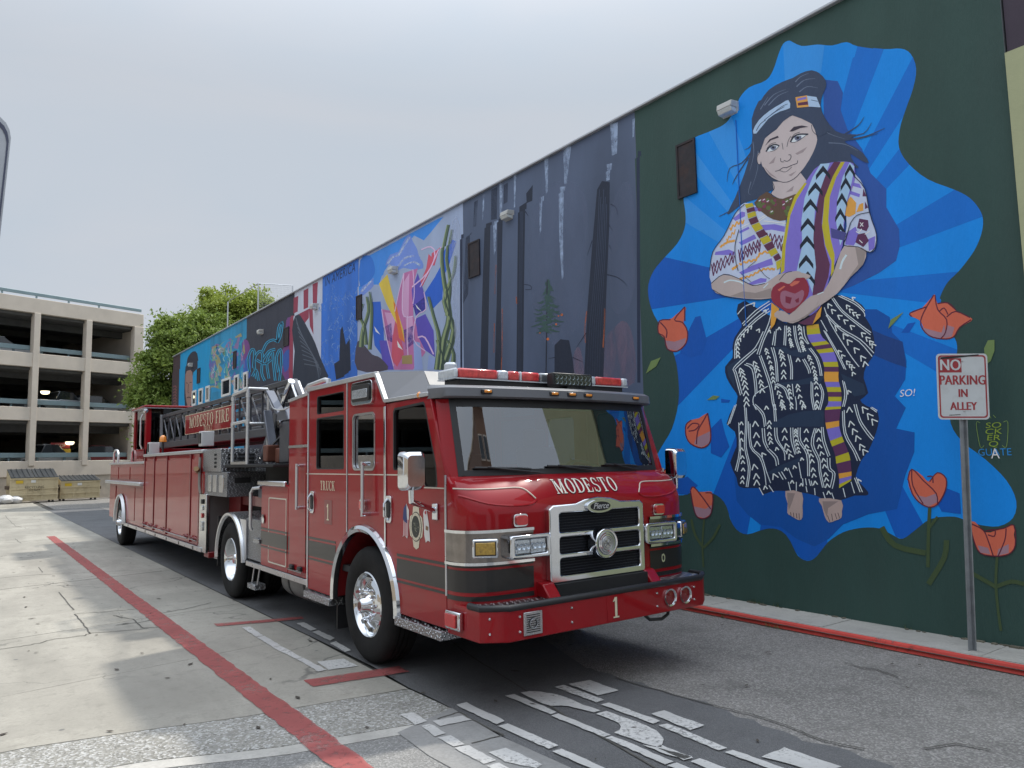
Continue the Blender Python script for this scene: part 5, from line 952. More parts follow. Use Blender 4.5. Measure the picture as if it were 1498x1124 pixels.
for k, (a, b, c, d) in enumerate(shut):
    (ya, za), (yb, zb) = W(a, b), W(c, d); y0, y1 = min(ya, yb), max(ya, yb); z0, z1 = min(za, zb), max(za, zb)
    s = MB().box(XW - .02, XW - .005, y0 + .02, y1 - .02, z0 + .02, z1 - .02).build('vent_cover', SHUT, bld)
    MB().panel(wall_rect(y0, y1, z0, z1), [wall_rect(y0 + .03, y1 - .03, z0 + .03, z1 - .03)], lambda u, v: (XW - .03, u, v), (.025, 0, 0)).build('frame', SHUT, s)
LAMPH = mat('lamp_housing', (.52, .52, .50), .45, var=.1)
LAMPL = mat('frosted_lamp_lens', (.62, .66, .66), .25, var=.15, vscale=20)
lamps = [(1068, 161, 'beside the girl painting'), (745, 316, 'on the grey forest painting'), (579, 396, 'on the spiked lettering painting'), (463, 449, 'between the striped flag and the blue field'), (384, 486, 'above the teal script'), (327, 513, 'over the jungle painting'), (281, 534, 'beside the painted man')]
for px, py, where in lamps:
    y, z = W(px, py); x = XW + (.03 if z > ZL else 0)
    lt = thing('wall_lamp', (x, y, z), 'boxy wall lamp mounted high ' + where, 'wall lamp', 'lamps along the mural wall')
    MB().box(x - .04, x + .01, y - .115, y + .115, z - .085, z + .08).build('back_plate', LAMPH, lt, bevel=.006)
    MB().prism([(x - .04, z - .015), (x - .04, z + .08), (x - .155, z + .066), (x - .17, z - .015)], 1, y - .115, y + .115).build('housing', LAMPH, lt, bevel=.01)
    MB().prism([(x - .042, z - .017), (x - .167, z - .017), (x - .14, z - .07), (x - .042, z - .08)], 1, y - .108, y + .108).build('lens', LAMPL, lt, bevel=.008)
a, b = W(1077, 176), W(1079, 480)
MB().tube([(XW - .012, a[0], a[1]), (XW - .012, a[0] + .005, 4.3), (XW - .012, a[0], b[1])], .006, 5).build('conduit', paint('#1c5fb0'), bld)

# ================================================================ FIRE TRUCK (tractor)
XS, XE, XC = 3.12, 5.62, 4.37
trk = thing('fire_truck', (XC, 8, 0), 'red fire truck cab unit with chrome grille and roof light bar', 'fire truck')
def mx(x): return 2 * XC - x
def sx(side): return XS if side < 0 else XE          # side -1 is the near side of the picture
def yz(x): return lambda a, b: (x, a, b)
AY_, AZ_, AR = 6.73, 0.545, 0.70
ARC = lambda a0, a1, n=10, r=AR: arc(AY_, AZ_, r, a0, a1, n)
winC = [(6.10, 2.345), (5.535, 2.365), (5.345, 1.80), (5.335, 1.66), (5.56, 1.655), (5.62, 1.80), (6.115, 1.80)]
winC = [(6.085, 2.35), (5.56, 2.37), (5.535, 2.35), (5.36, 1.84), (5.34, 1.68), (5.36, 1.655), (5.55, 1.655), (5.60, 1.69), (5.62, 1.795), (6.10, 1.80), (6.115, 1.82), (6.11, 2.32)]
winB = rrect(6.485, 6.985, 1.80, 2.345, .06, 4); winA = rrect(7.205, 7.94, 1.81, 2.36, .025, 2); winA2 = rrect(7.205, 7.93, 2.405, 2.60, .025, 2)
def ring_panel(name, m, parent, x, t, loop, w, **kw):
    c = (sum(p[0] for p in loop) / len(loop), sum(p[1] for p in loop) / len(loop))
    inner = [(c[0] + (p[0] - c[0]) * (1 - w), c[1] + (p[1] - c[1]) * (1 - w)) for p in loop]
    outer = [(c[0] + (p[0] - c[0]) * (1 + w * .35), c[1] + (p[1] - c[1]) * (1 + w * .35)) for p in loop]
    return MB().panel(outer, [inner], yz(x), (t, 0, 0)).build(name, m, parent, **kw)
for side in (-1, 1):
    x = sx(side); t = 0.045 * -side; o = lambda d: x + side * d          # o(d) is d outside the skin
    fd = MB().panel([(5.212, .56), (6.02, .56)] + ARC(178, 132.5) + [(6.257, 2.405), (5.47, 2.415), (5.44, 2.39), (5.212, 1.77)], [winC], yz(x), (t, 0, 0)).build('front_door', RED, trk, bevel=.006)
    mid = MB().panel(ARC(131.5, 57.2) + [(7.112, 2.685), (6.46, 2.685), (6.27, 2.44), (6.268, 2.2)], [winB], yz(x), (t, 0, 0)).build('side_panel', RED, trk, bevel=.005)
    rdr = MB().panel(ARC(56.3, 2) + [(7.435, .505), (8.165, .505), (8.165, 2.685), (7.122, 2.685)], [winA, winA2], yz(x), (t, 0, 0)).build('rear_door', RED, trk, bevel=.006)
    rear = MB().panel([(8.178, .60), (8.80, .60), (8.80, 2.62), (8.178, 2.66)], [], yz(x), (t, 0, 0)).build('rear_cab_wall', RED, trk, bevel=.006)
    for d, w_, g in ((fd, winC, TGLASS), (mid, winB, WGLASS), (rdr, winA, TGLASS), (rdr, winA2, TGLASS)):
        pane = MB().panel(w_, [], yz(x - side * .022), None).build('window', g, d, fixn=False)
        ring_panel('window_frame', ALU if w_ is winB else BLACK, d, o(.001) if w_ is not winB else o(.006), t * .5, w_, .05 if w_ is winB else .035)
    # wheel arch trim and arch lining
    rows = []
    for a in range(-4, 185, 6):
        c, s = math.cos(rad(a)), math.sin(rad(a)); r = []
        for dr, dx in ((-.035, -.02), (-.03, .03), (0.0, .048), (.03, .03), (.04, -.005)): r.append((o(dx), AY_ + (AR + dr) * c, AZ_ + (AR + dr) * s))
        rows.append(r)
    MB().grid(rows).build('wheel_arch_trim', CHROME, trk, smooth=True)
    rows = [[(x, AY_ + .69 * math.cos(rad(a)), AZ_ + .69 * math.sin(rad(a))), (x - side * .55, AY_ + .69 * math.cos(rad(a)), AZ_ + .69 * math.sin(rad(a)))] for a in range(-2, 183, 8)]
    MB().grid(rows).build('wheel_well', DRED, trk, smooth=True)
    # bands and pinstripes on the side
    def strip(y0, y1, z0, z1, m, name, par, d=.003): MB().box(min(x, o(d)), max(x, o(d)), y0, y1, z0, z1).build(name, m, par)
    for (y0, y1, par) in ((5.22, 6.05, fd), (7.40, 8.155, rdr), (8.19, 8.79, rear)):
        strip(y0, y1, .865, 1.03, BAND, 'reflective_band', par); strip(y0, y1, 1.05, 1.072, BAND, 'reflective_line', par); strip(y0, y1, .825, .845, BAND, 'reflective_line', par)
    for (y0, y1, z, par) in ((5.80, 6.25, 1.757, fd), (6.275, 7.105, 1.757, mid), (7.13, 8.155, 1.757, rdr), (8.19, 8.25, 1.757, rear), (5.22, 5.62, 1.655, fd)): strip(y0, y1, z - .005, z + .005, PIN, 'pinstripe', par, .0025)
    MB().bar((o(.001), 5.615, 1.652), (o(.001), 5.80, 1.757), .01, .004).build('pinstripe', PIN, fd)
    for (y, z0, z1, r) in ((8.172, .52, 2.66, .011), (7.117, 1.13, 2.68, .007), (5.206, .82, 1.76, .010)): MB().cyl((o(.004), y, z0), (o(.004), y, z1), r, n=8).build('hinge_strip', ALU, trk, smooth=True)
    MB().box(*sorted((x, o(.014))), 6.245, 6.283, 1.46, 2.38).build('door_edge_trim', CHROME, trk, bevel=.004)
    MB().box(*sorted((x, o(.012))), 6.255, 6.28, 1.10, 1.46).build('door_edge_trim', CHROME, trk, bevel=.004)
    strip(8.19, 8.79, 2.055, 2.085, ALU, 'trim_bar', rear, .012)
    MB().panel([(8.24, .66), (8.74, .66), (8.74, 2.0), (8.24, 2.0)], [], yz(o(.001)), (side * .006, 0, 0)).build('compartment_door', RED, rear, bevel=.004)
    for y in (8.36, 8.62): MB().obox((o(.02), y, .70), (.02, 0, 0), (0, .05, 0), (0, 0, .022)).build('latch', BLACK, rear, bevel=.008)
    MB().cyl((o(.025), 8.28, .665), (o(.025), 8.72, .665), .012, n=8).build('latch_bar', CHROME, rear, smooth=True)
    # grab rails with stand-off feet
    for (y, z0, z1) in ((8.33, 1.36, 1.87), (6.60, 1.37, 1.88)):
        gr = MB().cyl((o(.075), y, z0), (o(.075), y, z1), .017, n=12).build('grab_rail', PIPE, trk, smooth=True)
        for z in (z0 + .02, z1 - .02): MB().cyl((x, y, z), (o(.085), y, z), .02, n=10).build('rail_foot', CHROME, gr, smooth=True)
    for (y, z, par) in ((8.04, 1.45, rdr), (6.19, 1.45, fd)):
        h = MB().panel(rrect(y - .05, y + .06, z - .12, z + .12, .03, 4), [], yz(x), (side * .012, 0, 0)).build('door_handle', CHROME, par, bevel=.004)
        MB().panel(rrect(y - .03, y + .04, z - .075, z + .075, .02, 3), [], yz(o(.012)), (side * .004, 0, 0)).build('recess', BLACK, h)
        MB().tube([(o(.012), y + .02, z + .09), (o(.045), y + .02, z + .05), (o(.045), y + .02, z - .06), (o(.014), y + .02, z - .10)], .011, 8).build('lever', CHROME, h, smooth=True)
    def flasher(cy, cz, w, h, par, base=CHROME, lens=REDL, d=.03):
        f = MB().panel(rrect(cy - w, cy + w, cz - h, cz + h, .015, 3), [], yz(x), (side * d, 0, 0)).build('marker_light', base, par, bevel=.006)
        MB().panel(rrect(cy - w * .72, cy + w * .72, cz - h * .72, cz + h * .72, .012, 3), [], yz(o(d)), (side * .014, 0, 0)).build('lens', lens, f, bevel=.006)
    flasher(6.71, 1.47, .055, .05, mid)
    # high scene light
    f = MB().panel(rrect(6.49, 6.97, 2.43, 2.655, .05, 4), [], yz(x), (side * .03, 0, 0)).build('scene_light', CHROME, mid, bevel=.01)
    MB().panel(rrect(6.53, 6.93, 2.46, 2.625, .035, 4), [], yz(o(.03)), (side * .012, 0, 0)).build('lamp_body', BLACK, f, bevel=.005)
    MB().panel(rrect(6.56, 6.90, 2.49, 2.575, .01, 2), [], yz(o(.042)), (side * .01, 0, 0)).build('lens', CLEARL, f, bevel=.003)
    # steps
    for (y0, y1, z) in ((5.225, 6.01, .545), (7.46, 8.17, .495)):
        MB().box(*sorted((o(.05), x - side * .2)), y0, y1, z - .075, z).build('step', TREAD, trk, bevel=.008)
    # door mirror
    mc = Vector((x + side * .27, 5.28, 1.80))
    mi = MB(); rows = []
    for k, (sc_, dy) in enumerate(((.78, -.085), (.95, -.06), (1.0, 0.0), (1.0, .045))):
        rows.append([(mc.x + a * sc_, mc.y + dy, mc.z + b * sc_) for a, b in rrect(-.095, .095, -.155, .155, .045, 5)])
    mi.grid(rows, close=True); mi.add(rows[0], [tuple(range(len(rows[0])))])
    mir = mi.build('door_mirror', CHROME, trk, smooth=True)
    MB().add([(a, b + .002, c) for a, b, c in rows[-1]], [tuple(range(len(rows[-1])))]).build('mirror_glass', mat('mirror_glass', (.7, .72, .75), .03, 1.0), mir)
    MB().tube([(mc.x, mc.y, mc.z - .15), (mc.x, mc.y, mc.z - .24), (mc.x - side * .08, mc.y + .03, mc.z - .265), (x, mc.y + .08, mc.z - .33)], .024, 10).build('mirror_arm', CHROME, mir, smooth=True)
    MB().box(*sorted((x, o(.02))), mc.y + .04, mc.y + .12, mc.z - .40, mc.z - .27).build('arm_bracket', CHROME, mir, bevel=.006)
    # door emblem: shield between two flags
    if side < 0:
        def plate(name, loop, m, d, par=fd): return MB().panel(loop, [], yz(o(d)), (side * .0015, 0, 0)).build(name, m, par)
        ec, ez = 5.695, 1.325
        CREAM = mat('cream_emblem', (.66, .60, .46), .5, var=.1, vscale=25); EDK = mat('dark_emblem', (.035, .04, .035), .5)
        plate('emblem', [(ec - .045, ez - .17), (ec, ez - .19), (ec + .045, ez - .17), (ec + .06, ez - .10), (ec + .105, ez - .08), (ec + .12, ez), (ec + .105, ez + .08), (ec + .06, ez + .10), (ec + .05, ez + .165), (ec, ez + .175), (ec - .05, ez + .165), (ec - .06, ez + .10), (ec - .105, ez + .08), (ec - .12, ez), (ec - .105, ez - .08), (ec - .06, ez - .10)], CREAM, .002)
        plate('emblem_ring', arc(ec, ez, .098, 0, 345, 23, .125), EDK, .0036)
        plate('emblem_ring', arc(ec, ez, .091, 0, 345, 23, .117), CREAM, .0052)
        plate('emblem_seal', arc(ec, ez, .070, 0, 345, 23, .092), EDK, .0068)
        er = random.Random(9)
        mbk = MB()
        for k in range(34):
            a, r = er.uniform(0, 6.28), er.uniform(0, .8); u, v = ec + .066 * r * math.cos(a), ez + .086 * r * math.sin(a); w_ = er.uniform(.003, .013)
            mbk.panel([(u - w_, v - w_ * .6), (u + w_, v - w_ * .4), (u + w_ * .6, v + w_ * .7)], [], yz(o(.0084)), None)
        for k in range(20):
            a = k / 20 * 6.283; u, v = ec + .081 * math.cos(a), ez + .105 * math.sin(a)
            mbk.panel([(u - .005, v - .005), (u + .005, v - .005), (u + .004, v + .006)], [], yz(o(.0070)), None)
        mbk.build('emblem_detail', mat('emblem_olive', (.30, .30, .22), .5), fd, kind='stuff')
        fl = plate('flag', [(ec + .235, ez + .04), (ec + .215, ez + .15), (ec + .17, ez + .185), (ec + .125, ez + .13), (ec + .135, ez - .06), (ec + .16, ez - .11), (ec + .205, ez - .085), (ec + .24, ez - .10)], mat('flag_white', (.68, .66, .64), .5), .002)
        for k in range(5): plate('flag_stripe', [(ec + .238 - .024 * k, ez - .092), (ec + .228 - .024 * k, ez - .092), (ec + .222 - .024 * k, ez + .05), (ec + .232 - .024 * k, ez + .05)], mat('flag_red', (.42, .03, .05), .5), .0036, fl)
        plate('flag_canton', [(ec + .232, ez + .055), (ec + .213, ez + .148), (ec + .171, ez + .18), (ec + .155, ez + .02), (ec + .20, ez + .03)], mat('flag_blue', (.03, .05, .16), .5), .0052, fl)
        f2 = plate('flag', [(ec - .125, ez + .12), (ec - .165, ez + .18), (ec - .19, ez + .12), (ec - .22, ez + .03), (ec - .235, ez - .11), (ec - .20, ez - .10), (ec - .165, ez - .12), (ec - .14, ez - .06)], MATS['flag_white'], .002)
        plate('flag_bear', [(ec - .17, ez + .02), (ec - .21, ez + .01), (ec - .205, ez - .02), (ec - .165, ez - .015)], mat('bear_brown', (.22, .13, .07), .5), .0036, f2)
        plate('flag_star', arc(ec - .165, ez + .125, .016, 0, 288, 4), MATS['flag_red'], .0036, f2)
        # gold-leaf words
        mb = MB(); serif_text(mb, 'TRUCK', .098, (o(.004), 7.62, 1.635), (0, -1, 0), (0, 0, 1), .86, .13); mb.build('lettering', GOLD, rdr, fixn=False)
        mb = MB(); serif_text(mb, '1', .17, (o(.005), 7.60, 1.36), (0, -1, 0), (0, 0, 1), .9); mb.build('number', GOLD, rdr, fixn=False)
        strip(7.50, 7.70, 1.235, 1.485, DRED, 'number_plate', rdr, .0025)

# ---- front skin
L_low = [(0, 5.2), (0, 5.10), (.02, 5.02), (.06, 4.955), (.13, 4.905), (.24, 4.872), (.42, 4.857), (.71, 4.85), (1.25, 4.845)]
L_a = [(0, 5.2), (0, 5.10), (.02, 5.02), (.06, 4.957), (.13, 4.91), (.24, 4.88), (.42, 4.867), (.71, 4.862), (1.25, 4.86)]
L_b = [(0, 5.2), (0, 5.12), (.02, 5.05), (.055, 5.0), (.12, 4.965), (.24, 4.945), (.42, 4.93), (.71, 4.918), (1.25, 4.912)]
L_c = [(0, 5.21), (.005, 5.16), (.025, 5.11), (.06, 5.075), (.125, 5.05), (.25, 5.03), (.44, 5.01), (.73, 4.995), (1.25, 4.985)]
L_d = [(0, 5.215), (.01, 5.21), (.04, 5.205), (.08, 5.197), (.13, 5.185), (.26, 5.155), (.45, 5.115), (.75, 5.085), (1.25, 5.065)]
L_e = [(.035, 5.42), (.05, 5.405), (.07, 5.39), (.10, 5.37), (.14, 5.345), (.26, 5.31), (.45, 5.27), (.75, 5.24), (1.25, 5.225)]
def full(L): h = [(XS + a, b) for a, b in L]; return smooth_open(h + [(mx(a), b) for a, b in h[-2::-1]], 3)
FRONT = [(.56, L_low), (.80, L_low), (1.10, L_low), (1.44, L_low), (1.50, L_a), (1.60, L_b), (1.69, L_c), (1.745, L_d)]
FR = [(z, full(L)) for z, L in FRONT]
MB().grid([[(a, b, z) for a, b in pts] for z, pts in FR]).build('front_skin', RED, trk, smooth=True)
def skin_y(x, z):
    def yat(pts):
        for (x0, y0), (x1, y1) in zip(pts, pts[1:]):
            if x0 <= x <= x1: return y0 + (y1 - y0) * ((x - x0) / (x1 - x0) if x1 > x0 else 0)
        return pts[-1][1]
    for (z0, p0), (z1, p1) in zip(FR, FR[1:]):
        if z0 <= z <= z1: f = (z - z0) / (z1 - z0); return yat(p0) * (1 - f) + yat(p1) * f
    return yat(FR[0][1])
LOWF = full(L_low)
def front_strip(name, m, z0, z1, off, x0, x1, parent=trk, thick=True):
    pts = []; n = len(LOWF)
    for i in range(n):
        a, b = LOWF[max(0, i - 1)], LOWF[min(n - 1, i + 1)]; d = Vector((b[0] - a[0], b[1] - a[1])).normalized(); nrm = Vector((d.y, -d.x))
        if x0 - 1e-6 <= LOWF[i][0] <= x1 + 1e-6: pts.append((LOWF[i][0] + nrm.x * off, LOWF[i][1] + nrm.y * off, LOWF[i]))
    rows = [[(p[2][0], p[2][1], z0), (p[0], p[1], z0), (p[0], p[1], z1), (p[2][0], p[2][1], z1)] for p in pts]
    return MB().grid(rows).build(name, m, parent, smooth=True)
for xa, xb in ((XS, 3.80), (4.94, XE)):
    front_strip('reflective_band', BAND, .865, 1.03, .004, xa, xb); front_strip('reflective_line', BAND, 1.05, 1.072, .004, xa, xb); front_strip('reflective_line', BAND, .80, .835, .004, xa, xb)
    front_strip('headlight_bezel', mat('bezel_reflection_tone', (.24, .22, .21), .14, 1.0, var=.3, vscale=8), 1.075, 1.325, .010, xa, xb)  # chrome with its dark brown reflections put into the base colour
    front_strip('bezel_lip', CHROME, 1.312, 1.335, .022, xa, xb); front_strip('bezel_lip', CHROME, 1.068, 1.09, .022, xa, xb)
# windscreen, pillars, header
G0, G1 = full(L_d), full(L_e)
nG = len(G0); iA, iB = 12, nG - 13
def between(f, off=0.0):
    out = []
    for i in range(nG):
        a, b = G0[i], G1[i]; out.append((a[0] + (b[0] - a[0]) * f, a[1] + (b[1] - a[1]) * f - off, 1.745 + (2.385 - 1.745) * f))
    return out
R5 = [between(k / 6) for k in range(7)]
MB().grid([r[iA:iB + 1] for r in R5]).build('windscreen', WGLASS, trk, smooth=True)
for a, b in ((0, iA), (iB, nG - 1)): MB().grid([r[a:b + 1] for r in R5]).build('windscreen_pillar', RED, trk, smooth=True)
for f0, f1, i0, i1 in ((0, .075, iA, iB), (.90, 1.0, iA, iB), (0, 1, iA - 1, iA + 1), (0, 1, iB - 1, iB + 1)):
    MB().grid([between(f0 + (f1 - f0) * k / 4, .004)[i0:i1 + 1] for k in range(5)]).build('windscreen_seal', BLACK, trk, smooth=True)
MB().grid([[(a, b, 2.38) for a, b in G1], [(a, b + .03, 2.46) for a, b in G1]]).build('windscreen_header', BLACK, trk, smooth=True)
for x0, x1, xe, z0 in ((3.36, 3.75, 3.98, 1.80), (4.05, 4.42, 4.60, 1.80), (4.72, 5.02, 5.14, 1.80)):       # wipers
    wp = MB().tube([(xe, skin_y(xe, 1.74) - .03, 1.755), ((x0 + xe) / 2, skin_y((x0 + xe) / 2, 1.74) - .02, 1.79), (x0 + .1, skin_y(x0 + .1, 1.74) - .02, 1.815)], .008, 6).build('wiper', BLACK, trk)
    MB().tube([(x0, skin_y(x0, 1.74) + .0, 1.812), (x1, skin_y(x1, 1.74) - .012, 1.80), (x1 + .12, skin_y(x1 + .12, 1.74) - .015, 1.79)], .010, 6).build('wiper_blade', BLACK, wp)
# pinstripe lobes on the bonnet corners
for sgn in (1, -1):
    pts = [(XS + .01, 1.655), (XS + .10, 1.648), (XS + .30, 1.645), (XS + .50, 1.648), (XS + .58, 1.635), (XS + .63, 1.59), (XS + .66, 1.555)]; pts = smooth_open(pts, 4)
    P = [((a if sgn > 0 else mx(a)), b) for a, b in pts]
    MB().tube([(a, skin_y(a, b) - .002, b) for a, b in P], .0062, 6).build('pinstripe', PIN, trk, smooth=True)
    pts = smooth_open([(XS + .02, 1.60), (XS + .20, 1.535), (XS + .42, 1.51), (XS + .60, 1.515), (XS + .67, 1.55)], 4); P = [((a if sgn > 0 else mx(a)), b) for a, b in pts]
    MB().tube([(a, skin_y(a, b) + .001, b) for a, b in P], .011, 6).build('bonnet_crease', RED, trk, smooth=True)
# town name across the bonnet
def hoodwarp(off):
    def w(u, v): z = 1.642 + v; x = XC + u; return (x, skin_y(x, z) - off, z)
    return w
mb = MB(); serif_text(mb, 'MODESTO', .118, (0, 0, 0), (1, 0, 0), (0, 0, 1), .98, .09, (.006, -.006), hoodwarp(.0045)); mb.build('lettering_shadow', BLACK, trk, fixn=False)
mb = MB(); serif_text(mb, 'MODESTO', .118, (0, 0, 0), (1, 0, 0), (0, 0, 1), .98, .09, (0, 0), hoodwarp(.0085)); mb.build('lettering', mat('white_gold_lettering', (.80, .76, .66), .4, var=.1, vscale=30), trk, fixn=False)

# ---- grille
GX0, GX1, GZ0, GZ1, GY = 3.835, 4.905, .875, 1.495, 4.785
xz = lambda y: (lambda a, b: (a, y, b))
top = [(GX1, GZ1 - .03), (GX1 - .04, GZ1), (4.62, GZ1 + .005), (4.52, GZ1 + .035), (4.37, GZ1 + .05), (4.22, GZ1 + .035), (4.12, GZ1 + .005), (GX0 + .04, GZ1), (GX0, GZ1 - .03)]
holes = [rrect(GX0 + .105, GX1 - .06, z0, z1, .02, 3) for z0, z1 in ((1.275, 1.43), (1.105, 1.235), (.93, 1.065))]
gr = MB().panel([(GX0, GZ0 + .02), (GX0 + .02, GZ0), (GX1 - .02, GZ0), (GX1, GZ0 + .02)] + top, holes, xz(GY), (0, .07, 0)).build('grille', CHROME, trk, bevel=.016, seg=3)
MB().box(GX0 + .05, GX1 - .03, GY + .05, GY + .056, GZ0 + .03, GZ1 - .02).build('grille_mesh', mat('grille_mesh', (.015, .017, .024), .5, .4, bump=.8, bscale=220), gr)
for k in range(22):
    z = .935 + k * .0227
    if 1.065 < z < 1.105 or 1.235 < z < 1.275: continue
    MB().box(GX0 + .1, GX1 - .055, GY + .040, GY + .046, z, z + .0035).build('grille_bar', mat('grille_bar', (.05, .055, .07), .35, .6), gr)
MB().lathe([(.001, 0), (.138, 0), (.142, .01), (.13, .02), (.001, .02)], (0, 0, 0), (0, -1, 0), 32)
bd = MB(); ov = arc(4.37, 1.468, .150, 0, 350, 35, .056); bd.panel(ov, [], xz(GY - .022), (0, .03, 0)); bdo = bd.build('badge', CHROME, gr, bevel=.008)
MB().panel(arc(4.37, 1.468, .112, 0, 350, 35, .038), [], xz(GY - .0245), (0, .002, 0)).build('badge_face', BLACK, bdo)
mb = MB(); flat_text(mb, 'Pierce', .072, (4.37, GY - .0262, 1.470), (1, 0, 0), (0, 0, 1), .35, .95); mb.build('badge_lettering', mat('badge_silver', (.72, .73, .76), .3, .3), bdo, fixn=False)
sy = 4.695
sir = MB().lathe([(.001, .0), (.085, .0), (.10, .004), (.118, .0), (.124, .010), (.124, .10), (.11, .115)], (4.37, sy, 1.165), (0, 1, 0), 40).build('siren', CHROME, trk, smooth=True)
MB().lathe([(.001, 0), (.060, 0), (.060, .004)], (4.37, sy - .006, 1.165), (0, 1, 0), 28).build('siren_face', ALU, sir, smooth=True)
for r in (.040, .055, .075, .095): MB().tube([(4.37 + r * math.cos(a / 24 * 6.283), sy - .007 if r < .06 else sy - .001, 1.165 + r * math.sin(a / 24 * 6.283)) for a in range(24)], .0028, 5, True).build('siren_ring', mat('dull_steel', (.35, .36, .38), .4, 1), sir)
for a in (45, -45, 0): MB().bar((4.37 - .036 * math.cos(rad(a)), sy - .008, 1.165 - .036 * math.sin(rad(a))), (4.37 + .036 * math.cos(rad(a)), sy - .008, 1.165 + .036 * math.sin(rad(a))), .006, .006).build('siren_blade', MATS['dull_steel'], sir)
# ---- lamps on the front
def lamp_pod(x0, x1):
    h = MB().panel(rrect(x0, x1, 1.105, 1.285, .03, 4), [rrect(x0 + .045, x1 - .035, 1.135, 1.255, .012, 2)], xz(4.765), (0, .10, 0)).build('headlight', CHROME, trk, bevel=.012, seg=3)
    MB().box(x0 + .03, x1 - .02, 4.80, 4.806, 1.12, 1.27).build('reflector', BLACK, h)
    w = (x1 - .04 - x0 - .05) / 2
    for k in range(2):
        a = x0 + .05 + k * w; c = a + w / 2
        MB().box(a + .004, a + w - .004, 4.785, 4.80, 1.14, 1.25).build('lamp_frame', CHROME, h, bevel=.006)
        for dx in (-.045, .0, .045): MB().lathe([(.001, .012), (.012, .004), (.021, 0), (.024, -.004)], (c + dx, 4.778, 1.195), (0, 1, 0), 12).build('lamp', CLEARL, h, smooth=True)
        MB().box(c - .05, c + .05, 4.779, 4.784, 1.150, 1.165).build('lamp', CLEARL, h)
        MB().box(a + .002, a + w - .002, 4.772, 4.776, 1.138, 1.252).build('lens', glass_mat('clear_cover' + str(x0) + str(k), (.9, .92, .94), .06), h)
lamp_pod(3.43, 3.83); lamp_pod(mx(3.83), mx(3.43))
for sgn in (1, -1):
    c = Vector((3.262, 4.868, 1.20)); d = Vector((.86, -.50, 0)).normalized(); n = Vector((-.50, -.86, 0)).normalized()
    if sgn < 0: c.x = mx(c.x); d.x *= -1; n.x *= -1
    f = MB().obox(c, d * .10, n * .025, Vector((0, 0, .072))).build('turn_signal', CHROME, trk, bevel=.012)
    MB().obox(c + n * .026, d * .084, n * .006, Vector((0, 0, .056))).build('bezel', BLACK, f, bevel=.006)
    MB().obox(c + n * .033, d * .075, n * .006, Vector((0, 0, .047))).build('lens', AMBERD, f, bevel=.006)
    x = 3.585 if sgn > 0 else mx(3.585)
    f = MB().panel(rrect(x - .07, x + .07, 1.345, 1.445, .03, 5), [], xz(4.835), (0, .03, 0)).build('warning_light', CHROME, trk, bevel=.008)
    MB().panel(rrect(x - .052, x + .058, 1.358, 1.432, .022, 5), [], xz(4.818), (0, .02, 0)).build('lens', REDL, f, bevel=.01)
el = MB().panel(arc(5.20, .955, .024, 0, 340, 17, .038), [], xz(4.847), (0, .006, 0)).build('oval_medallion', CHROME, trk)
MB().panel(arc(5.20, .955, .011, 0, 340, 17, .022), [], xz(4.8455), (0, .002, 0)).build('medallion_mark', BLACK, el)
# ---- bumper
bp = [(XS, 5.205), (XS, 4.745), (3.295, 4.62), (mx(3.295), 4.62), (XE, 4.745), (XE, 5.205)]
BZ0, BZ1 = .535, .770
bum = MB().prism(bp, 2, BZ0, BZ1).build('bumper', RED, trk, bevel=.008)
MB().prism([(XS + .05, 4.95), (XS + .05, 4.775), (3.315, 4.655), (mx(3.315), 4.655), (XE - .05, 4.775), (XE - .05, 4.95)], 2, BZ1 - .01, BZ1 + .012).build('tread_deck', TREAD, bum)
edge = [(XS + .012, 4.90), (XS + .012, 4.752), (3.30, 4.632), (mx(3.30), 4.632), (XE - .012, 4.752), (XE - .012, 4.90)]
MB().tube([(a, b, BZ1 + .010) for a, b in edge], .027, 10).build('rubber_edge', BLACK, bum, smooth=True)
MB().box(3.86, 4.88, 4.74, 4.85, BZ1, .875).build('bumper_well', DARK, bum)
for x in (3.80, 4.94): MB().prism([(4.68, BZ1 + .01), (4.86, BZ1 + .01), (4.86, .90), (4.78, .89)], 0, x - .06, x + .06).build('bumper_bracket', RED, bum, bevel=.01)
BF = 4.62
spk = MB().box(3.425, 3.60, BF - .012, BF, .565, .735).build('speaker_plate', ALU, bum, bevel=.003)
for k in range(9):
    for r_ in (.0,): MB().box(3.45, 3.575, BF - .016, BF - .011, .585 + .0155 * k, .591 + .0155 * k).build('speaker_slot', BLACK, spk)
MB().lathe([(.03, 0), (.036, .002), (.042, 0)], (3.512, BF - .0185, .65), (0, 1, 0), 20).build('speaker_ring', MATS['dull_steel'], spk)
for x in (3.395, 3.90, 4.86): 
    for z in (.60, .71): MB().lathe([(.001, -.009), (.008, -.007), (.011, 0)], (x, BF, z), (0, 1, 0), 10).build('bolt', CHROME, bum, smooth=True)
for x in (5.335,):
    for z in (.60, .71): MB().lathe([(.001, -.009), (.008, -.007), (.011, 0)], (x, BF, z), (0, 1, 0), 10).build('bolt', CHROME, bum, smooth=True)
for q in (.60, .71): MB().lathe([(.001, -.009), (.008, -.007), (.011, 0)], (3.18, 4.702, q), (.58, .81, 0), 10).build('bolt', CHROME, bum, smooth=True)
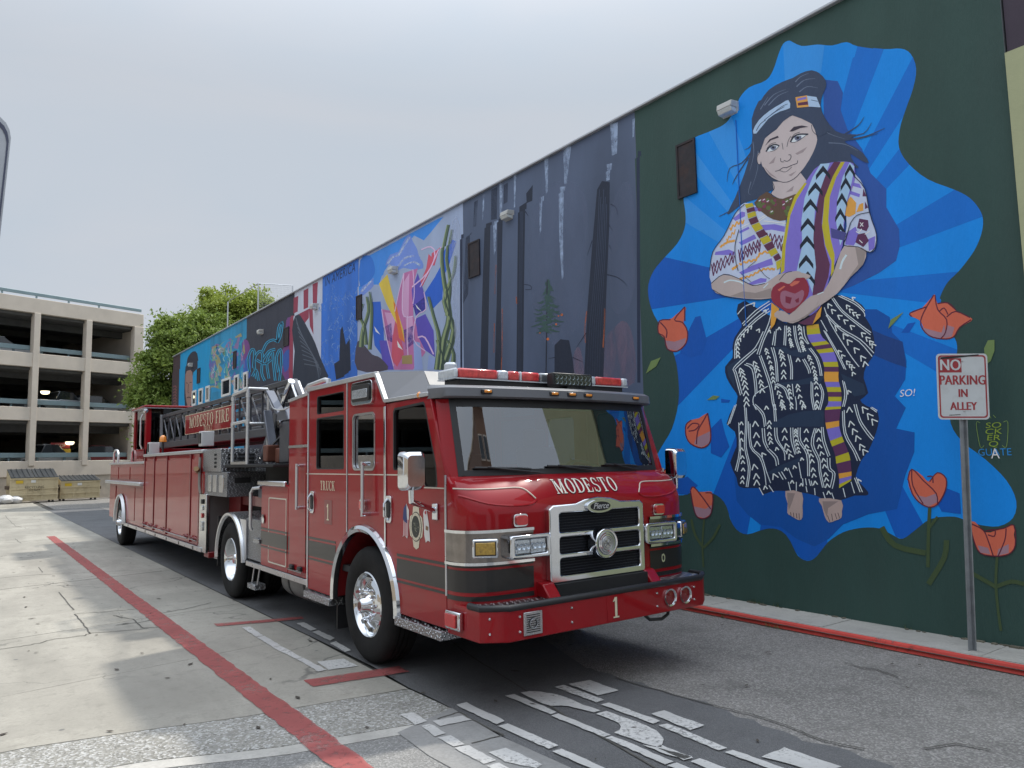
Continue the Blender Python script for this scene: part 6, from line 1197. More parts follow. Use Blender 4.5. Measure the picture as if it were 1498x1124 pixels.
for x in (5.02, 5.215):
    l = MB().lathe([(.062, .0), (.075, -.004), (.077, .006), (.070, .012)], (x, BF - .008, .655), (0, 1, 0), 28).build('fog_light', CHROME, bum, smooth=True)
    MB().lathe([(.001, .05), (.03, .045), (.055, .02), (.064, .004)], (x, BF - .008, .655), (0, 1, 0), 24).build('reflector', mat('lamp_reflector', (.8, .82, .85), .12, 1), l, smooth=True)
    MB().lathe([(.001, -.012), (.03, -.010), (.062, 0)], (x, BF - .008, .655), (0, 1, 0), 24).build('lens', glass_mat('fog_glass' + str(x), (.85, .88, .9), .06), l, smooth=True)
    MB().lathe([(.001, 0), (.014, .004), (.014, .03)], (x, BF + .006, .655), (0, 1, 0), 12).build('bulb', WHITEP, l, smooth=True)
MB().box(4.275, 4.465, BF - .004, BF, .555, .755).build('number_plate', RED, bum, bevel=.002)
mb = MB(); serif_text(mb, '1', .165, (4.372, BF - .006, .655), (1, 0, 0), (0, 0, 1), .95, .1, (.006, -.004)); mb.build('number_shadow', BLACK, bum, fixn=False)
mb = MB(); serif_text(mb, '1', .165, (4.372, BF - .008, .655), (1, 0, 0), (0, 0, 1), .95); mb.build('number', GOLD, bum, fixn=False)
for side in (-1, 1):
    x = sx(side); f = MB().box(*sorted((x, x + side * .045)), 4.965, 5.17, .585, .725).build('side_marker', CHROME, bum, bevel=.012)
    MB().box(*sorted((x + side * .045, x + side * .058)), 5.00, 5.155, .605, .705).build('lens', REDL, f, bevel=.014)
MB().tube([(4.75, 4.68, .54), (4.80, 4.66, .49), (4.95, 4.66, .475), (5.05, 4.68, .50), (5.08, 4.70, .54)], .014, 8).build('tow_hook', BLACK, bum, smooth=True)

# ---- visor, light bar, roof
def visor(off, y_in): return [(XS - .005, 5.47), (XS + .01, 5.38), (XS + .06, 5.285), (XS + .20, 5.235), (3.75, 5.165), (XC, 5.13), (mx(3.75), 5.165), (XE - .20, 5.235), (XE - .06, 5.285), (XE - .01, 5.38), (XE + .005, 5.47)]
V = smooth_open(visor(0, 0), 3)
vb = MB(); back = 5.50
rows = [[(a, b + .02, 2.392) for a, b in V], [(a, b, 2.405) for a, b in V], [(a, b + .008, 2.475) for a, b in V], [(XC + (a - XC) * .985, b + .05, 2.50) for a, b in V], [(XC + (a - XC) * .97, back, 2.515) for a, b in V]]
vis = vb.grid(rows).grid([[(a, b + .02, 2.392) for a, b in V], [(a, back, 2.392) for a, b in V]]).build('sun_visor', GREYP, trk, smooth=True)
for x in (3.52, 4.20, 4.40, 4.60, 5.28):
    y = min(V, key=lambda p: abs(p[0] - x))[1]
    m_ = MB().box(x - .05, x + .05, y - .012, y + .03, 2.425, 2.462).build('clearance_light', BLACK, vis, bevel=.008)
    MB().box(x - .036, x + .036, y - .020, y - .008, 2.432, 2.455).build('lens', AMBER, m_, bevel=.006)
LBX0, LBX1 = 3.35, 5.40
lb = MB().box(LBX0 + .06, LBX1 - .06, 5.44, 5.70, 2.515, 2.572).build('light_bar', BLACK, trk, bevel=.01)
segs = [(3.35, 3.39, 'c'), (3.39, 3.80, 'r'), (3.80, 3.92, 'w'), (3.92, 4.04, 'r'), (4.04, 4.07, 'c'), (4.07, 4.27, 'r'), (4.27, 4.50, 'g'), (4.50, 4.70, 'r'), (4.70, 4.73, 'c'), (4.73, 4.86, 'r'), (4.86, 4.97, 'w'), (4.97, 5.32, 'r'), (5.32, 5.40, 'c')]
LBR = mat('light_bar_red', (.62, .05, .05), .15, coat=1, var=.35, vscale=30); LBC = mat('light_bar_clear', (.60, .64, .68), .12, .1, coat=1, var=.15, vscale=25); LBG = mat('light_bar_grey', (.25, .27, .29), .2, .6, coat=1)
for a, b, k in segs:
    MB().box(a + .003, b - .003, 5.42, 5.72, 2.578, 2.665).build('light_module', {'r': LBR, 'c': LBC, 'w': mat('light_bar_white', (.62, .66, .72), .2, .3, var=.3, vscale=40), 'g': LBG}[k], lb, bevel=.018)
MB().box(LBX0, LBX1, 5.425, 5.715, 2.570, 2.580).build('light_bar_rim', LBC, lb)
wl = MB().box(4.30, 4.78, 5.27, 5.36, 2.535, 2.655).build('work_light', BLACK, trk, bevel=.008)
for k in range(9):
    for q in range(2): MB().lathe([(.001, .012), (.012, .006), (.021, 0)], (4.345 + k * .0485, 5.268, 2.572 + q * .046), (0, 1, 0), 10).build('led', CLEARL, wl, smooth=True)
MB().box(4.325, 4.755, 5.262, 5.266, 2.548, 2.642).build('lens', glass_mat('work_light_cover', (.85, .88, .9), .06), wl)
MB().box(4.48, 4.60, 5.28, 5.40, 2.50, 2.54).build('bracket', BLACK, wl)
MB().box(XS + .02, XE - .02, 5.45, 6.27, 2.42, 2.455).build('low_roof', GREYP, trk, bevel=.01)
for side in (-1, 1):
    x = sx(side); xi = x - side * .03
    MB().bar((x - side * .004, 5.46, 2.432), (x - side * .004, 6.262, 2.432), .045, .035).build('roof_trim', PIPE, trk, bevel=.005)
    MB().bar((x - side * .004, 6.262, 2.428), (x - side * .004, 6.455, 2.698), .045, .035).build('roof_trim', PIPE, trk, bevel=.005)
    MB().bar((x - side * .004, 6.452, 2.70), (x - side * .004, 8.20, 2.70), .05, .045).build('roof_trim', PIPE, trk, bevel=.005)
    MB().bar((x - side * .004, 8.19, 2.655), (x - side * .004, 8.81, 2.615), .045, .035).build('roof_trim', PIPE, trk, bevel=.005)
    MB().lathe([(.001, -.02), (.02, -.015), (.03, 0)], (x + side * .005, 5.62, 2.435), (-side, 0, 0), 10).build('clearance_light', AMBER, trk, smooth=True)
# sloping front of the raised roof with cut-off corners
xa, xb = XS + .03, XE - .03
MB().add([(xa + .40, 6.10, 2.455), (xb - .40, 6.10, 2.455), (xb - .42, 6.34, 2.742), (xa + .42, 6.34, 2.742)], [(0, 1, 2, 3)]).build('roof_fairing', GREYP, trk)
for a, sg in ((xa, 1), (xb, -1)):
    MB().add([(a, 6.285, 2.455), (a + sg * .395, 6.10, 2.455), (a + sg * .415, 6.34, 2.742), (a, 6.475, 2.725)], [(0, 1, 2, 3)]).build('roof_fairing', GREYP, trk)
MB().prism([(xa, 8.19), (xa, 6.50), (xa + .43, 6.37), (xb - .43, 6.37), (xb, 6.50), (xb, 8.19)], 2, 2.700, 2.730).build('raised_roof', GREYP, trk, bevel=.01)
MB().box(XS + .01, XE - .01, 8.17, 8.80, 2.55, 2.62).build('rear_roof', RED, trk, bevel=.01)
MB().tube([(3.30, 8.05, 2.72), (3.30, 8.05, 2.80), (3.30, 8.15, 2.815), (3.30, 8.65, 2.79), (3.30, 8.72, 2.76), (3.30, 8.72, 2.62)], .03, 10).build('roof_rail', PIPE, trk, smooth=True)
bz = MB().lathe([(.10, 0), (.10, .05), (.075, .065), (.075, .10)], (4.12, 6.75, 2.728), (0, 0, 1), 20).build('roof_beacon', WHITEP, trk, smooth=True)
MB().lathe([(.07, .10), (.07, .15), (.05, .175), (.001, .18)], (4.12, 6.75, 2.728), (0, 0, 1), 20).build('lens', LBC, bz, smooth=True)
# ---- cab inside: bulkhead, floor, dash, seats, wheel
MB().box(XS + .05, XE - .05, 8.05, 8.16, .6, 2.6).build('bulkhead', INT, trk)
MB().box(XS + .06, XE - .06, 5.3, 8.05, .78, .84).build('cab_floor', INT, trk)
MB().box(XS + .05, XE - .05, 6.52, 8.15, 2.60, 2.618).build('headliner', INT, trk); MB().box(XS + .05, XE - .05, 5.5, 6.3, 2.39, 2.41).build('headliner', INT, trk)
MB().prism([(5.16, 1.55), (5.24, 1.70), (5.55, 1.66), (5.60, 1.35)], 0, XS + .15, XE - .15).build('dashboard', INT, trk, bevel=.02)
MB().box(3.95, 4.8, 5.5, 7.3, .84, 1.45).build('engine_cover', INT, trk, bevel=.06)
SEAT = mat('grey_seat', (.09, .095, .10), .7, var=.2)
for x in (3.62, 5.12):
    st_ = MB().box(x - .26, x + .26, 5.95, 6.45, 1.12, 1.27).build('seat', SEAT, trk, bevel=.04)
    MB().prism([(6.38, 1.25), (6.52, 1.25), (6.66, 2.0), (6.56, 2.0)], 0, x - .25, x + .25).build('backrest', SEAT, st_, bevel=.04); MB().box(x - .14, x + .14, 6.58, 6.68, 2.0, 2.2).build('headrest', SEAT, st_, bevel=.04)
for x in (3.5, 4.1, 4.7, 5.25):
    MB().prism([(7.80, 1.1), (7.95, 1.1), (8.02, 1.95), (7.92, 1.95)], 0, x - .22, x + .22).build('rear_seat', SEAT, trk, bevel=.03)
n0 = Vector((0, -.55, .83)).normalized(); a_ = Vector((1, 0, 0)); b_ = n0.cross(a_)
MB().tube([Vector((5.10, 5.72, 1.72)) + a_ * (.23 * math.cos(k / 28 * 6.283)) + b_ * (.23 * math.sin(k / 28 * 6.283)) for k in range(28)], .014, 8, True).build('steering_wheel', BLACK, trk, smooth=True)
MB().tube([(3.98, 5.36, 2.36), (4.02, 5.40, 2.30), (3.90, 5.42, 2.28), (3.84, 5.42, 2.25)], .007, 6).build('map_light', BLACK, trk); 

# ---- wheels
def wheel(parent, xo, y, r, side, dual=False, w=.30):
    """side: direction of the outer face along x"""
    z = r; ax = (side, 0, 0); o = Vector((xo, y, z))
    wh = MB().lathe([(r * .535, -.06), (r * .56, -.02), (r * .565, .0), (r * .545, .008), (r * .52, -.005), (r * .50, -.03)] + ([(r * .47, -.10), (r * .40, -.145), (r * .30, -.15), (r * .001, -.15)] if dual else [(r * .49, -.045), (r * .43, -.055), (r * .34, -.030), (r * .27, -.015), (r * .001, -.012)]), o, ax, 48).build('wheel', CHROME, parent, smooth=True)
    prof = [(r * .55, -.01), (r * .60, .006), (r * .72, .018), (r * .85, .014), (r * .93, .002), (r * .975, -.018), (r * .99, -.035)]
    gx = [-.06, -.07, -.073, -.083, -.11, -.12, -.123, -.133]
    prof += [(r, -.045), (r, -.075), (r * .975, -.078), (r * .975, -.088), (r, -.091), (r, -.125), (r * .975, -.128), (r * .975, -.138), (r, -.141), (r, -.175), (r * .975, -.178), (r * .975, -.188), (r, -.191), (r, -w + .04), (r * .97, -w + .02), (r * .85, -w), (r * .55, -w + .02)]
    MB().lathe(prof, o, ax, 64).build('tyre', RUBBER, wh, smooth=True)
    d0 = -.15 if dual else -.02
    hubp = [(.001, d0 + .10), (.05, d0 + .10), (.065, d0 + .085), (.07, d0 + .05), (.085, d0 + .03), (.10, d0)] if not dual else [(.001, d0 + .11), (.06, d0 + .11), (.08, d0 + .09), (.09, d0 + .02), (.12, d0)]
    MB().lathe(hubp, o, ax, 24).build('hub', CHROME, wh, smooth=True)
    if not dual: MB().lathe([(.001, .004), (.034, .003), (.036, -.002)], o + Vector(ax) * (d0 + .10), ax, 20).build('hub_cap', mat('hub_cap_bronze', (.16, .06, .05), .3, .6), wh, smooth=True)
    nm = MB(); hm = MB()
    for k in range(10):
        a = k / 10 * 6.283; c, s = math.cos(a), math.sin(a); p = o + Vector((0, .142 * c, .142 * s)) + Vector(ax) * (d0 - .005)
        nm.cyl(p, p + Vector(ax) * .045, .017, .014, n=8); nm.cyl(p + Vector(ax) * .045, p + Vector(ax) * .055, .014, .006, n=8)
        a += .314; q = o + Vector((0, .205 * math.cos(a), .205 * math.sin(a))) + Vector(ax) * ((-.050 if not dual else -.146))
        if k % 1 == 0: hm.cyl(q, q + Vector(ax) * .003, .024, n=12)
    nm.build('lug_nuts', CHROME, wh, smooth=True, kind='stuff'); hm.build('hand_holes', DARK, wh, kind='stuff')
    return wh
wheel(trk, XS + .02, 6.70, .537, -1); wheel(trk, XE - .02, 6.70, .537, 1)
for s_, xx in ((-1, XS + .01), (1, XE - .01)):
    wheel(trk, xx, 11.17, .535, s_, True); wheel(trk, xx - s_ * .34, 11.17, .535, s_, True)
# ---- chassis and rear of the tractor
MB().box(3.88, 4.02, 5.2, 12.2, .62, .86).build('frame_rail', DARK, trk); MB().box(4.72, 4.86, 5.2, 12.2, .62, .86).build('frame_rail', DARK, trk)
for y in (6.70, 11.17):
    MB().cyl((XS + .2, y, .53), (XE - .2, y, .53), .085, n=12).build('axle', DARK, trk, smooth=True)
MB().box(3.45, 5.3, 5.3, 6.05, .42, .9).build('underside', DARK, trk); MB().box(3.55, 5.2, 6.05, 7.4, .40, .85).build('underbody_light_block', DARK, trk); MB().box(XS + .38, XE - .3, 7.45, 10.3, .36, 1.0).build('underside', DARK, trk); MB().box(3.75, 5.0, 10.3, 12.2, .36, 1.0).build('rear_light_block', DARK, trk)  # low, wide underbody boxes, added to block light passing beneath the truck
MB().cyl((3.42, 8.3, .48), (3.42, 9.25, .48), .22, n=24).build('fuel_tank', mat('tank_steel', (.20, .20, .20), .5, .7, var=.3), trk, smooth=True)
for y in (8.5, 9.0): MB().lathe([(.224, -.02), (.228, -.02), (.228, .02), (.224, .02)], (3.42, y, .48), (0, 1, 0), 24).build('tank_strap', BLACK, trk)
for side in (-1, 1):
    x = sx(side); o = lambda d: x + side * d; t = .9 * -side
    c = MB().box(*sorted((x, x + t)), 8.815, 9.80, .60, 1.60).build('side_compartment', RED, trk, bevel=.006)
    MB().panel(rrect(8.86, 9.50, .66, 1.46, .02, 2), [rrect(8.875, 9.485, .675, 1.445, .02, 2)], yz(x), (side * .006, 0, 0)).build('door_outline', PIN, c)
    MB().panel(rrect(8.88, 9.48, .68, 1.44, .02, 2), [], yz(x), (side * .004, 0, 0)).build('compartment_door', RED, c, bevel=.003)
    for z0, z1 in ((.865, 1.03), (1.05, 1.072), (.825, .845)): MB().box(*sorted((o(.004), o(.007))), 8.83, 9.79, z0, z1).build('reflective_band', BAND, c)
    MB().lathe([(.05, 0), (.058, .008), (.045, .012), (.001, .012)], (o(.008), 9.70, 1.18), (side, 0, 0), 20).build('filler_cap', CHROME, c, smooth=True)
    MB().panel([(8.84, 1.60), (9.84, 1.60), (9.84, 1.665), (8.84, 1.665)], [], yz(x), (side * .045, 0, 0)).build('top_rail', CHROME, c, bevel=.014)
    MB().box(*sorted((o(.012), x - side * .08)), 7.46, 8.80, .54, .595).build('rub_rail', ALU, trk, bevel=.004) if False else None
    MB().box(*sorted((o(.014), x - side * .08)), 8.18, 10.38, .535, .598).build('rub_rail', ALU, trk, bevel=.005)
    # mudguard box and arch over the driven wheels
    MB().prism([(9.82, .62), (10.42, .62), (10.45, 1.0), (10.5, 1.15), (9.82, 1.15)], 0, *sorted((o(-.02), x + t))).build('mudguard_box', TREADD, trk, bevel=.006)
    rows = []
    for a in range(-2, 183, 6):
        c_, s_ = math.cos(rad(a)), math.sin(rad(a)); rows.append([(o(.0), 11.17 + .63 * c_, .535 + .60 * s_), (o(.03), 11.17 + .645 * c_, .535 + .62 * s_), (o(.03), 11.17 + .68 * c_, .535 + .655 * s_), (o(-.01), 11.17 + .69 * c_, .535 + .665 * s_), (x - side * .7, 11.17 + .69 * c_, .535 + .665 * s_)])
    mg = MB().grid(rows).build('mudguard', TREAD, trk, smooth=True)
    MB().grid([r[:4] for r in [[(p[0] + side * .004, p[1], p[2]) for p in q] for q in rows]]).build('mudguard_trim', ALU, mg, smooth=True)
    MB().panel([(10.42, .60), (10.52, .60), (10.55, .9), (10.70, 1.13), (10.42, 1.13)], [], yz(o(.004)), (-side * .02, 0, 0)).build('mudguard_panel', ALU, trk)
    MB().tube([(o(.04), 10.05, 1.02), (o(.06), 10.05, 1.06), (o(.06), 10.05, 1.50), (o(.06), 9.95, 1.56), (x, 9.84, 1.57)], .022, 10).build('grab_rail', PIPE, trk, smooth=True)
    MB().box(*sorted((o(.03), x - side * .06)), 9.80, 10.02, .86, .92).build('step', TREAD, trk, bevel=.006)
    stp = MB().box(*sorted((o(.03), x - side * .12)), 9.95, 10.25, .26, .33).build('folding_step', TREAD, trk, bevel=.008)
    for y in (9.98, 10.2): MB().bar((o(-.02), y + .0, .33), (o(-.02), y - .10, .56), .03, .012, (1, 0, 0)).build('step_arm', ALU, stp)
    MB().box(*sorted((x - side * .05, x + t)), 12.0, 12.02, .35, 1.1).build('mud_flap', BLACK, trk)
MB().box(XS + .5, XE - .5, 8.82, 12.3, 1.0, 1.25).build('rear_deck', DARK, trk)
for y in (7.47,): MB().box(XS + .05, XS + .42, y, y + .02, .18, .60).build('mud_flap', BLACK, trk)

# ================================================================ LADDER TRAILER
tr_ = thing('ladder_trailer', (XC, 16.5, 0), 'red ladder trailer with tread plate boxes coupled behind the truck cab', 'trailer')
TRED = RED
body = MB().box(XS + .012, XE - .012, 12.72, 17.6, .575, 2.07).build('body', TRED, tr_, bevel=.008)
for side in (-1, 1):
    x = sx(side); o = lambda d: x + side * d; xb_ = x - side * .012
    for (y0, y1) in ((13.03, 13.50), (13.62, 15.32), (15.48, 16.50), (16.66, 17.52)):
        d = MB().panel(rrect(y0, y1, .64, 1.98, .015, 2), [], yz(xb_), (side * .012, 0, 0)).build('compartment_door', TRED, body, bevel=.004)
        for y in (y0 + .13, y1 - .13):
            MB().tube([(o(.0), y - .10, .68), (o(.03), y - .06, .70), (o(.03), y + .06, .70), (o(.0), y + .10, .68)], .018, 8).build('latch', DRED, d, smooth=True)
        MB().cyl((o(.02), y0 + .03, .655), (o(.02), y1 - .03, .655), .010, n=8).build('latch_bar', PIPE, d, smooth=True)
    for y in (12.98, 13.56, 15.40, 16.58, 17.57): MB().box(*sorted((xb_, o(.014))), y - .035, y + .035, .60, 2.06)  .build('door_post', DRED, body, bevel=.006)
    MB().box(*sorted((o(.03), x - side * .12)), 12.75, 17.62, 2.07, 2.125).build('top_rail', PIPE, tr_, bevel=.012)
    MB().box(*sorted((o(.022), x - side * .1)), 12.72, 19.82, .50, .572).build('rub_rail', ALU, tr_, bevel=.006)
    for k in range(7): MB().box(*sorted((o(.022), o(.027))), 13.2 + k, 13.24 + k, .51, .56).build('rub_rail_joint', BLACK, tr_)
    # bright corner with its little control plate, dark front face
    cp = MB().box(*sorted((o(.006), x - side * .05)), 12.50, 12.965, .50, 1.42).build('corner_panel', mat('polished_steel', (.62, .62, .62), .18, 1, var=.15, vscale=6), tr_, bevel=.01)
    for (z, w_, m) in ((1.30, .05, BLACK), (1.20, .04, CHROME), (1.08, .035, REDL), (.95, .05, ALU), (.88, .05, ALU)): MB().box(*sorted((o(.006), o(.03))), 12.70 - w_, 12.70 + w_, z - .04, z + .035).build('control', m, cp, bevel=.008)
    MB().tube([(o(.02), 12.86, 2.0), (o(.03), 12.86, 1.8), (o(.03), 12.84, 1.55), (o(.02), 12.8, 1.42)], .022, 8).build('hose', mat('grey_hose', (.25, .24, .22), .6), tr_, smooth=True)
    cn = MB().cyl((o(.02), 12.95, 1.78), (o(.10), 12.78, 1.82), .05, .04, 12).build('hose_coupling', mat('brass', (.34, .22, .12), .4, .8), tr_, smooth=True)
    # rear half over the tiller wheels
    ry, rz, rr_ = 20.45, .535, .66
    rb = MB().panel([(17.62, .58), (ry - rr_, .58)] + arc(ry, rz, rr_, 176, 4, 18)[0:] + [(22.3, .60), (22.3, 1.93), (17.62, 1.93)], [], yz(x - side * .02), (-side * .5, 0, 0)).build('rear_body_side', TRED, tr_, bevel=.006)
    for y0, y1, z0, z1 in ((17.72, 18.62, .66, 1.40), (18.70, 19.62, .66, 1.40), (17.72, 19.3, 1.57, 1.86), (19.4, 20.9, 1.57, 1.86), (21.0, 22.2, 1.57, 1.86), (21.3, 22.2, .8, 1.40)):
        MB().panel(rrect(y0, y1, z0, z1, .02, 2), [], yz(x - side * .02), (side * .014, 0, 0)).build('compartment_door', TRED, rb, bevel=.004)
    MB().box(*sorted((o(.10), x - side * .05)), 17.62, 22.35, 1.455, 1.53).build('side_shelf', PIPE, tr_, bevel=.016)
    MB().box(*sorted((o(.02), x - side * .08)), 17.62, 22.3, 1.93, 1.975).build('top_rail', PIPE, tr_, bevel=.01)
    rows = []
    for a in range(0, 181, 6):
        c_, s_ = math.cos(rad(a)), math.sin(rad(a)); rows.append([(o(.0), ry + .60 * c_, rz + .60 * s_), (o(.05), ry + .62 * c_, rz + .62 * s_), (o(.06), ry + .66 * c_, rz + .66 * s_), (o(.0), ry + .69 * c_, rz + .69 * s_)])
    MB().grid(rows).build('wheel_arch_trim', PIPE, tr_, smooth=True)
    wheel(tr_, x - side * .0, ry, .535, side, False)
    # boarding hoop at the tail
    for y, dx in ((22.05, .10), (21.6, .45)):
        xx = x - side * dx
        MB().tube([(xx, y - .35, 1.95), (xx, y - .35, 2.16), (xx, y - .28, 2.26), (xx, y - .15, 2.30), (xx, y + .15, 2.30), (xx, y + .28, 2.24), (xx, y + .33, 2.1), (xx, y + .33, 1.4)], .028, 8).build('boarding_hoop', PIPE, tr_, smooth=True)
MB().box(XS + .02, XE - .02, 12.52, 12.72, .52, 1.42).build('front_bulkhead', mat('grey_rubber_panel', (.11, .10, .10), .6, var=.1), tr_)
MB().box(XS + .03, XE - .03, 12.45, 12.72, .43, .52).build('landing_plate', DRED, tr_, bevel=.01)
MB().box(XS + .38, XE - .38, 9.9, 12.6, 1.26, 1.40).build('gooseneck', DRED, tr_); MB().box(XS + .02, XE - .02, 12.55, 12.80, 1.40, 2.05).build('bulkhead_plate', TREAD, tr_)
MB().box(XS + .35, XE - .35, 11.9, 12.52, .75, 1.40).build('gooseneck_wall', DRED, tr_)
MB().box(3.40, 5.34, 12.72, 19.6, .36, .60).build('trailer_frame', DARK, tr_); MB().box(3.7, 5.1, 19.6, 22.0, .42, .60).build('trailer_tail_frame', DARK, tr_); MB().cyl((3.5, 20.45, .53), (5.2, 20.45, .53), .08, n=12).build('axle', DARK, tr_)
MB().box(XS + .45, XE - .45, 17.6, 22.25, .6, 1.92).build('rear_core', TRED, tr_)
j = MB().obox((XS + .25, 12.9, .42), (.05, 0, 0), (0, .28, 0), (0, 0, .04)).build('jack_pad', ALU, tr_, bevel=.01)
# tread plate boxes at the shoulder, with louvres
bA = MB().box(XS + .01, XS + .60, 11.78, 12.80, 1.77, 2.12).build('tread_box', TREAD, tr_, bevel=.006)
bB = MB().box(XS + .02, XS + .66, 11.46, 12.56, 1.40, 1.765).build('tread_box', TREADD, tr_, bevel=.006)
for r in range(4):
    for c in range(3): MB().box(XS + .12 + c * .14, XS + .23 + c * .14, 11.772, 11.781, 1.83 + r * .06, 1.865 + r * .06).build('louvre', DARK, bA)
    MB().box(XS + .005, XS + .012, 12.0, 12.12, 1.83 + r * .06, 1.865 + r * .06).build('louvre', DARK, bA)
MB().box(XS + .13, XS + .36, 11.452, 11.461, 1.60, 1.68).build('maker_plate', BLACK, bB)
for y in (11.75, 12.1, 12.4): MB().panel(rrect(y - .1, y + .1, 1.46, 1.72, .02, 2), [], yz(XS + .02), (-.008, 0, 0)).build('access_panel', ALU, bB, bevel=.003)
MB().cyl((XS + .0, 11.55, 1.52), (XS + .0, 11.55, 1.68), .012, n=8).build('handle', CHROME, bB)
MB().tube([(XS + .50, 11.40, 1.45), (XS + .48, 11.36, 1.58), (XS + .55, 11.34, 1.66), (XS + .62, 11.36, 1.58), (XS + .60, 11.40, 1.45)], .018, 8).build('cable_loop', BLACK, tr_, smooth=True)
# turntable platform, railing, machinery
plat = MB().box(XS + .06, XE - .06, 9.55, 11.75, 1.83, 1.875).build('turntable_deck', DARK, tr_, bevel=.01)
MB().cyl((XC, 10.75, 1.42), (XC, 10.75, 1.84), .85, n=36).build('turntable', DARK, tr_, smooth=True)
MB().cyl((XC, 10.75, 1.40), (XC, 10.75, 1.60), .95, n=36).build('slewing_ring', mat('hydraulic_grey', (.12, .13, .15), .4, .5), tr_, smooth=True)
def rail_tube(pts, r=.024): return MB().tube(pts, r, 10)
zt, zmid, zb = 2.90, 2.47, 1.875
for side in (-1,):
    x = XS + .08; A_, B_, C_ = (x, 11.42), (x, 10.70), (x + .29, 10.70)
    rail = rail_tube([(*A_, zb), (*A_, zt - .02), (x, 11.40, zt), (*B_, zt + .03), (x + .01, 10.70, zt + .035), (C_[0] - .02, C_[1], zt + .035), (*C_, zt), (*C_, zb)]).build('guard_rail', PIPE, tr_, smooth=True)
    rail_tube([(*B_, zb), (*B_, zt + .03)]).build('rail_post', PIPE, rail, smooth=True)
    rail_tube([(*A_, zmid), (*B_, zmid + .01)]).build('mid_rail', PIPE, rail, smooth=True); rail_tube([(*B_, zmid - .03), (*C_, zmid - .03)]).build('mid_rail', PIPE, rail, smooth=True)
    for p in (A_, B_, C_):
        for z in (zmid - .01, zt - .06): MB().cyl((*p, z - .03), (*p, z + .03), .032, n=10).build('rail_clamp', PIPE, rail, smooth=True)
    MB().bar((*A_, 1.895), (*B_, 1.895), .05, .04).build('toe_rail', ALU, rail)
MACH = mat('machinery_charcoal', (.075, .08, .095), .4, .4, var=.2, vscale=5); MACH2 = mat('machinery_grey', (.14, .15, .18), .38, .5, var=.15)
for xx in (3.78, 4.96):
    MB().prism([(9.95, 1.87), (11.0, 1.87), (10.95, 2.5), (10.75, 3.05), (10.45, 3.08), (10.15, 2.75)], 0, xx - .04, xx + .04).build('heel_plate', MACH, tr_, bevel=.01)
    MB().cyl((xx - .12, 11.35, 1.98), (xx - .12, 10.70, 2.62), .085, n=16).build('lift_cylinder', MACH2, tr_, smooth=True)
    MB().cyl((xx - .12, 10.72, 2.60), (xx - .12, 10.25, 3.02), .05, n=14).build('lift_rod', CHROME, tr_, smooth=True)
MB().bar((3.48, 10.62, 2.90), (3.48, 9.98, 2.44), .12, .035).build('operator_panel', MACH2, tr_, bevel=.01)
MB().bar((3.46, 10.66, 2.62), (3.46, 10.32, 1.92), .12, .06).build('panel_leg', MACH2, tr_, bevel=.01)
MB().box(3.40, 3.85, 9.62, 9.98, 1.88, 2.44).build('control_pedestal', MACH, tr_, bevel=.02)
MB().prism([(9.60, 2.44), (10.05, 2.44), (10.0, 2.56), (9.72, 2.62)], 0, 3.38, 3.85).build('control_top', MACH2, tr_, bevel=.015)
for k in range(5): MB().cyl((3.44 + k * .08, 9.85, 2.56), (3.44 + k * .08, 9.82, 2.68), .012, .018, 8).build('lever', BLACK, tr_)
MB().lathe([(.001, -.03), (.05, -.02), (.055, 0), (.05, .06), (.001, .06)], (3.42, 9.90, 2.40), (-1, 0, 0), 16).build('spot_lamp', CHROME, tr_, smooth=True)
for k in range(7):
    rr = random.Random(k); y = 9.75 + .16 * k
    MB().tube([(3.5 + rr.uniform(0, .3), y, 1.9), (3.42 + rr.uniform(0, .2), y + rr.uniform(-.1, .1), 2.1 + rr.uniform(0, .2)), (3.6 + rr.uniform(0, .2), y + rr.uniform(-.1, .2), 2.3), (3.7, y + .1, 2.6)], .02, 7).build('hydraulic_hose', BLACK, tr_, smooth=True)
for (x0, y0, z0, s_) in ((3.42, 10.35, 1.99, .09), (3.5, 10.12, 1.96, .08)): MB().box(x0 - s_, x0 + s_, y0 - s_, y0 + s_, z0 - s_, z0 + s_ * 1.6).build('valve_block', mat('rust_red_valve', (.16, .06, .04), .5, .3, var=.3), tr_, bevel=.02)
for xx in (3.66, 3.74): MB().bar((xx, 10.28 - (xx - 3.66), 3.02), (xx, 9.86 - (xx - 3.66), 2.58),   .02, .035, (1, 0, 0)).build('white_strut', PIPE, tr_, bevel=.006)
cp_ = [(XS + .37, 10.70, 2.86), (XS + .36, 10.3, 2.64), (XS + .3, 9.7, 2.58), (XS + .2, 9.2, 2.60), (XS + .1, 8.82, 2.62)]
ch_ = smooth_open([(p[1], p[2]) for p in cp_], 6)
MB().tube([(XS + .37 - .26 * k / (len(ch_) - 1), a, b) for k, (a, b) in enumerate(ch_)], .010, 6).build('safety_chain', PIPE, tr_)
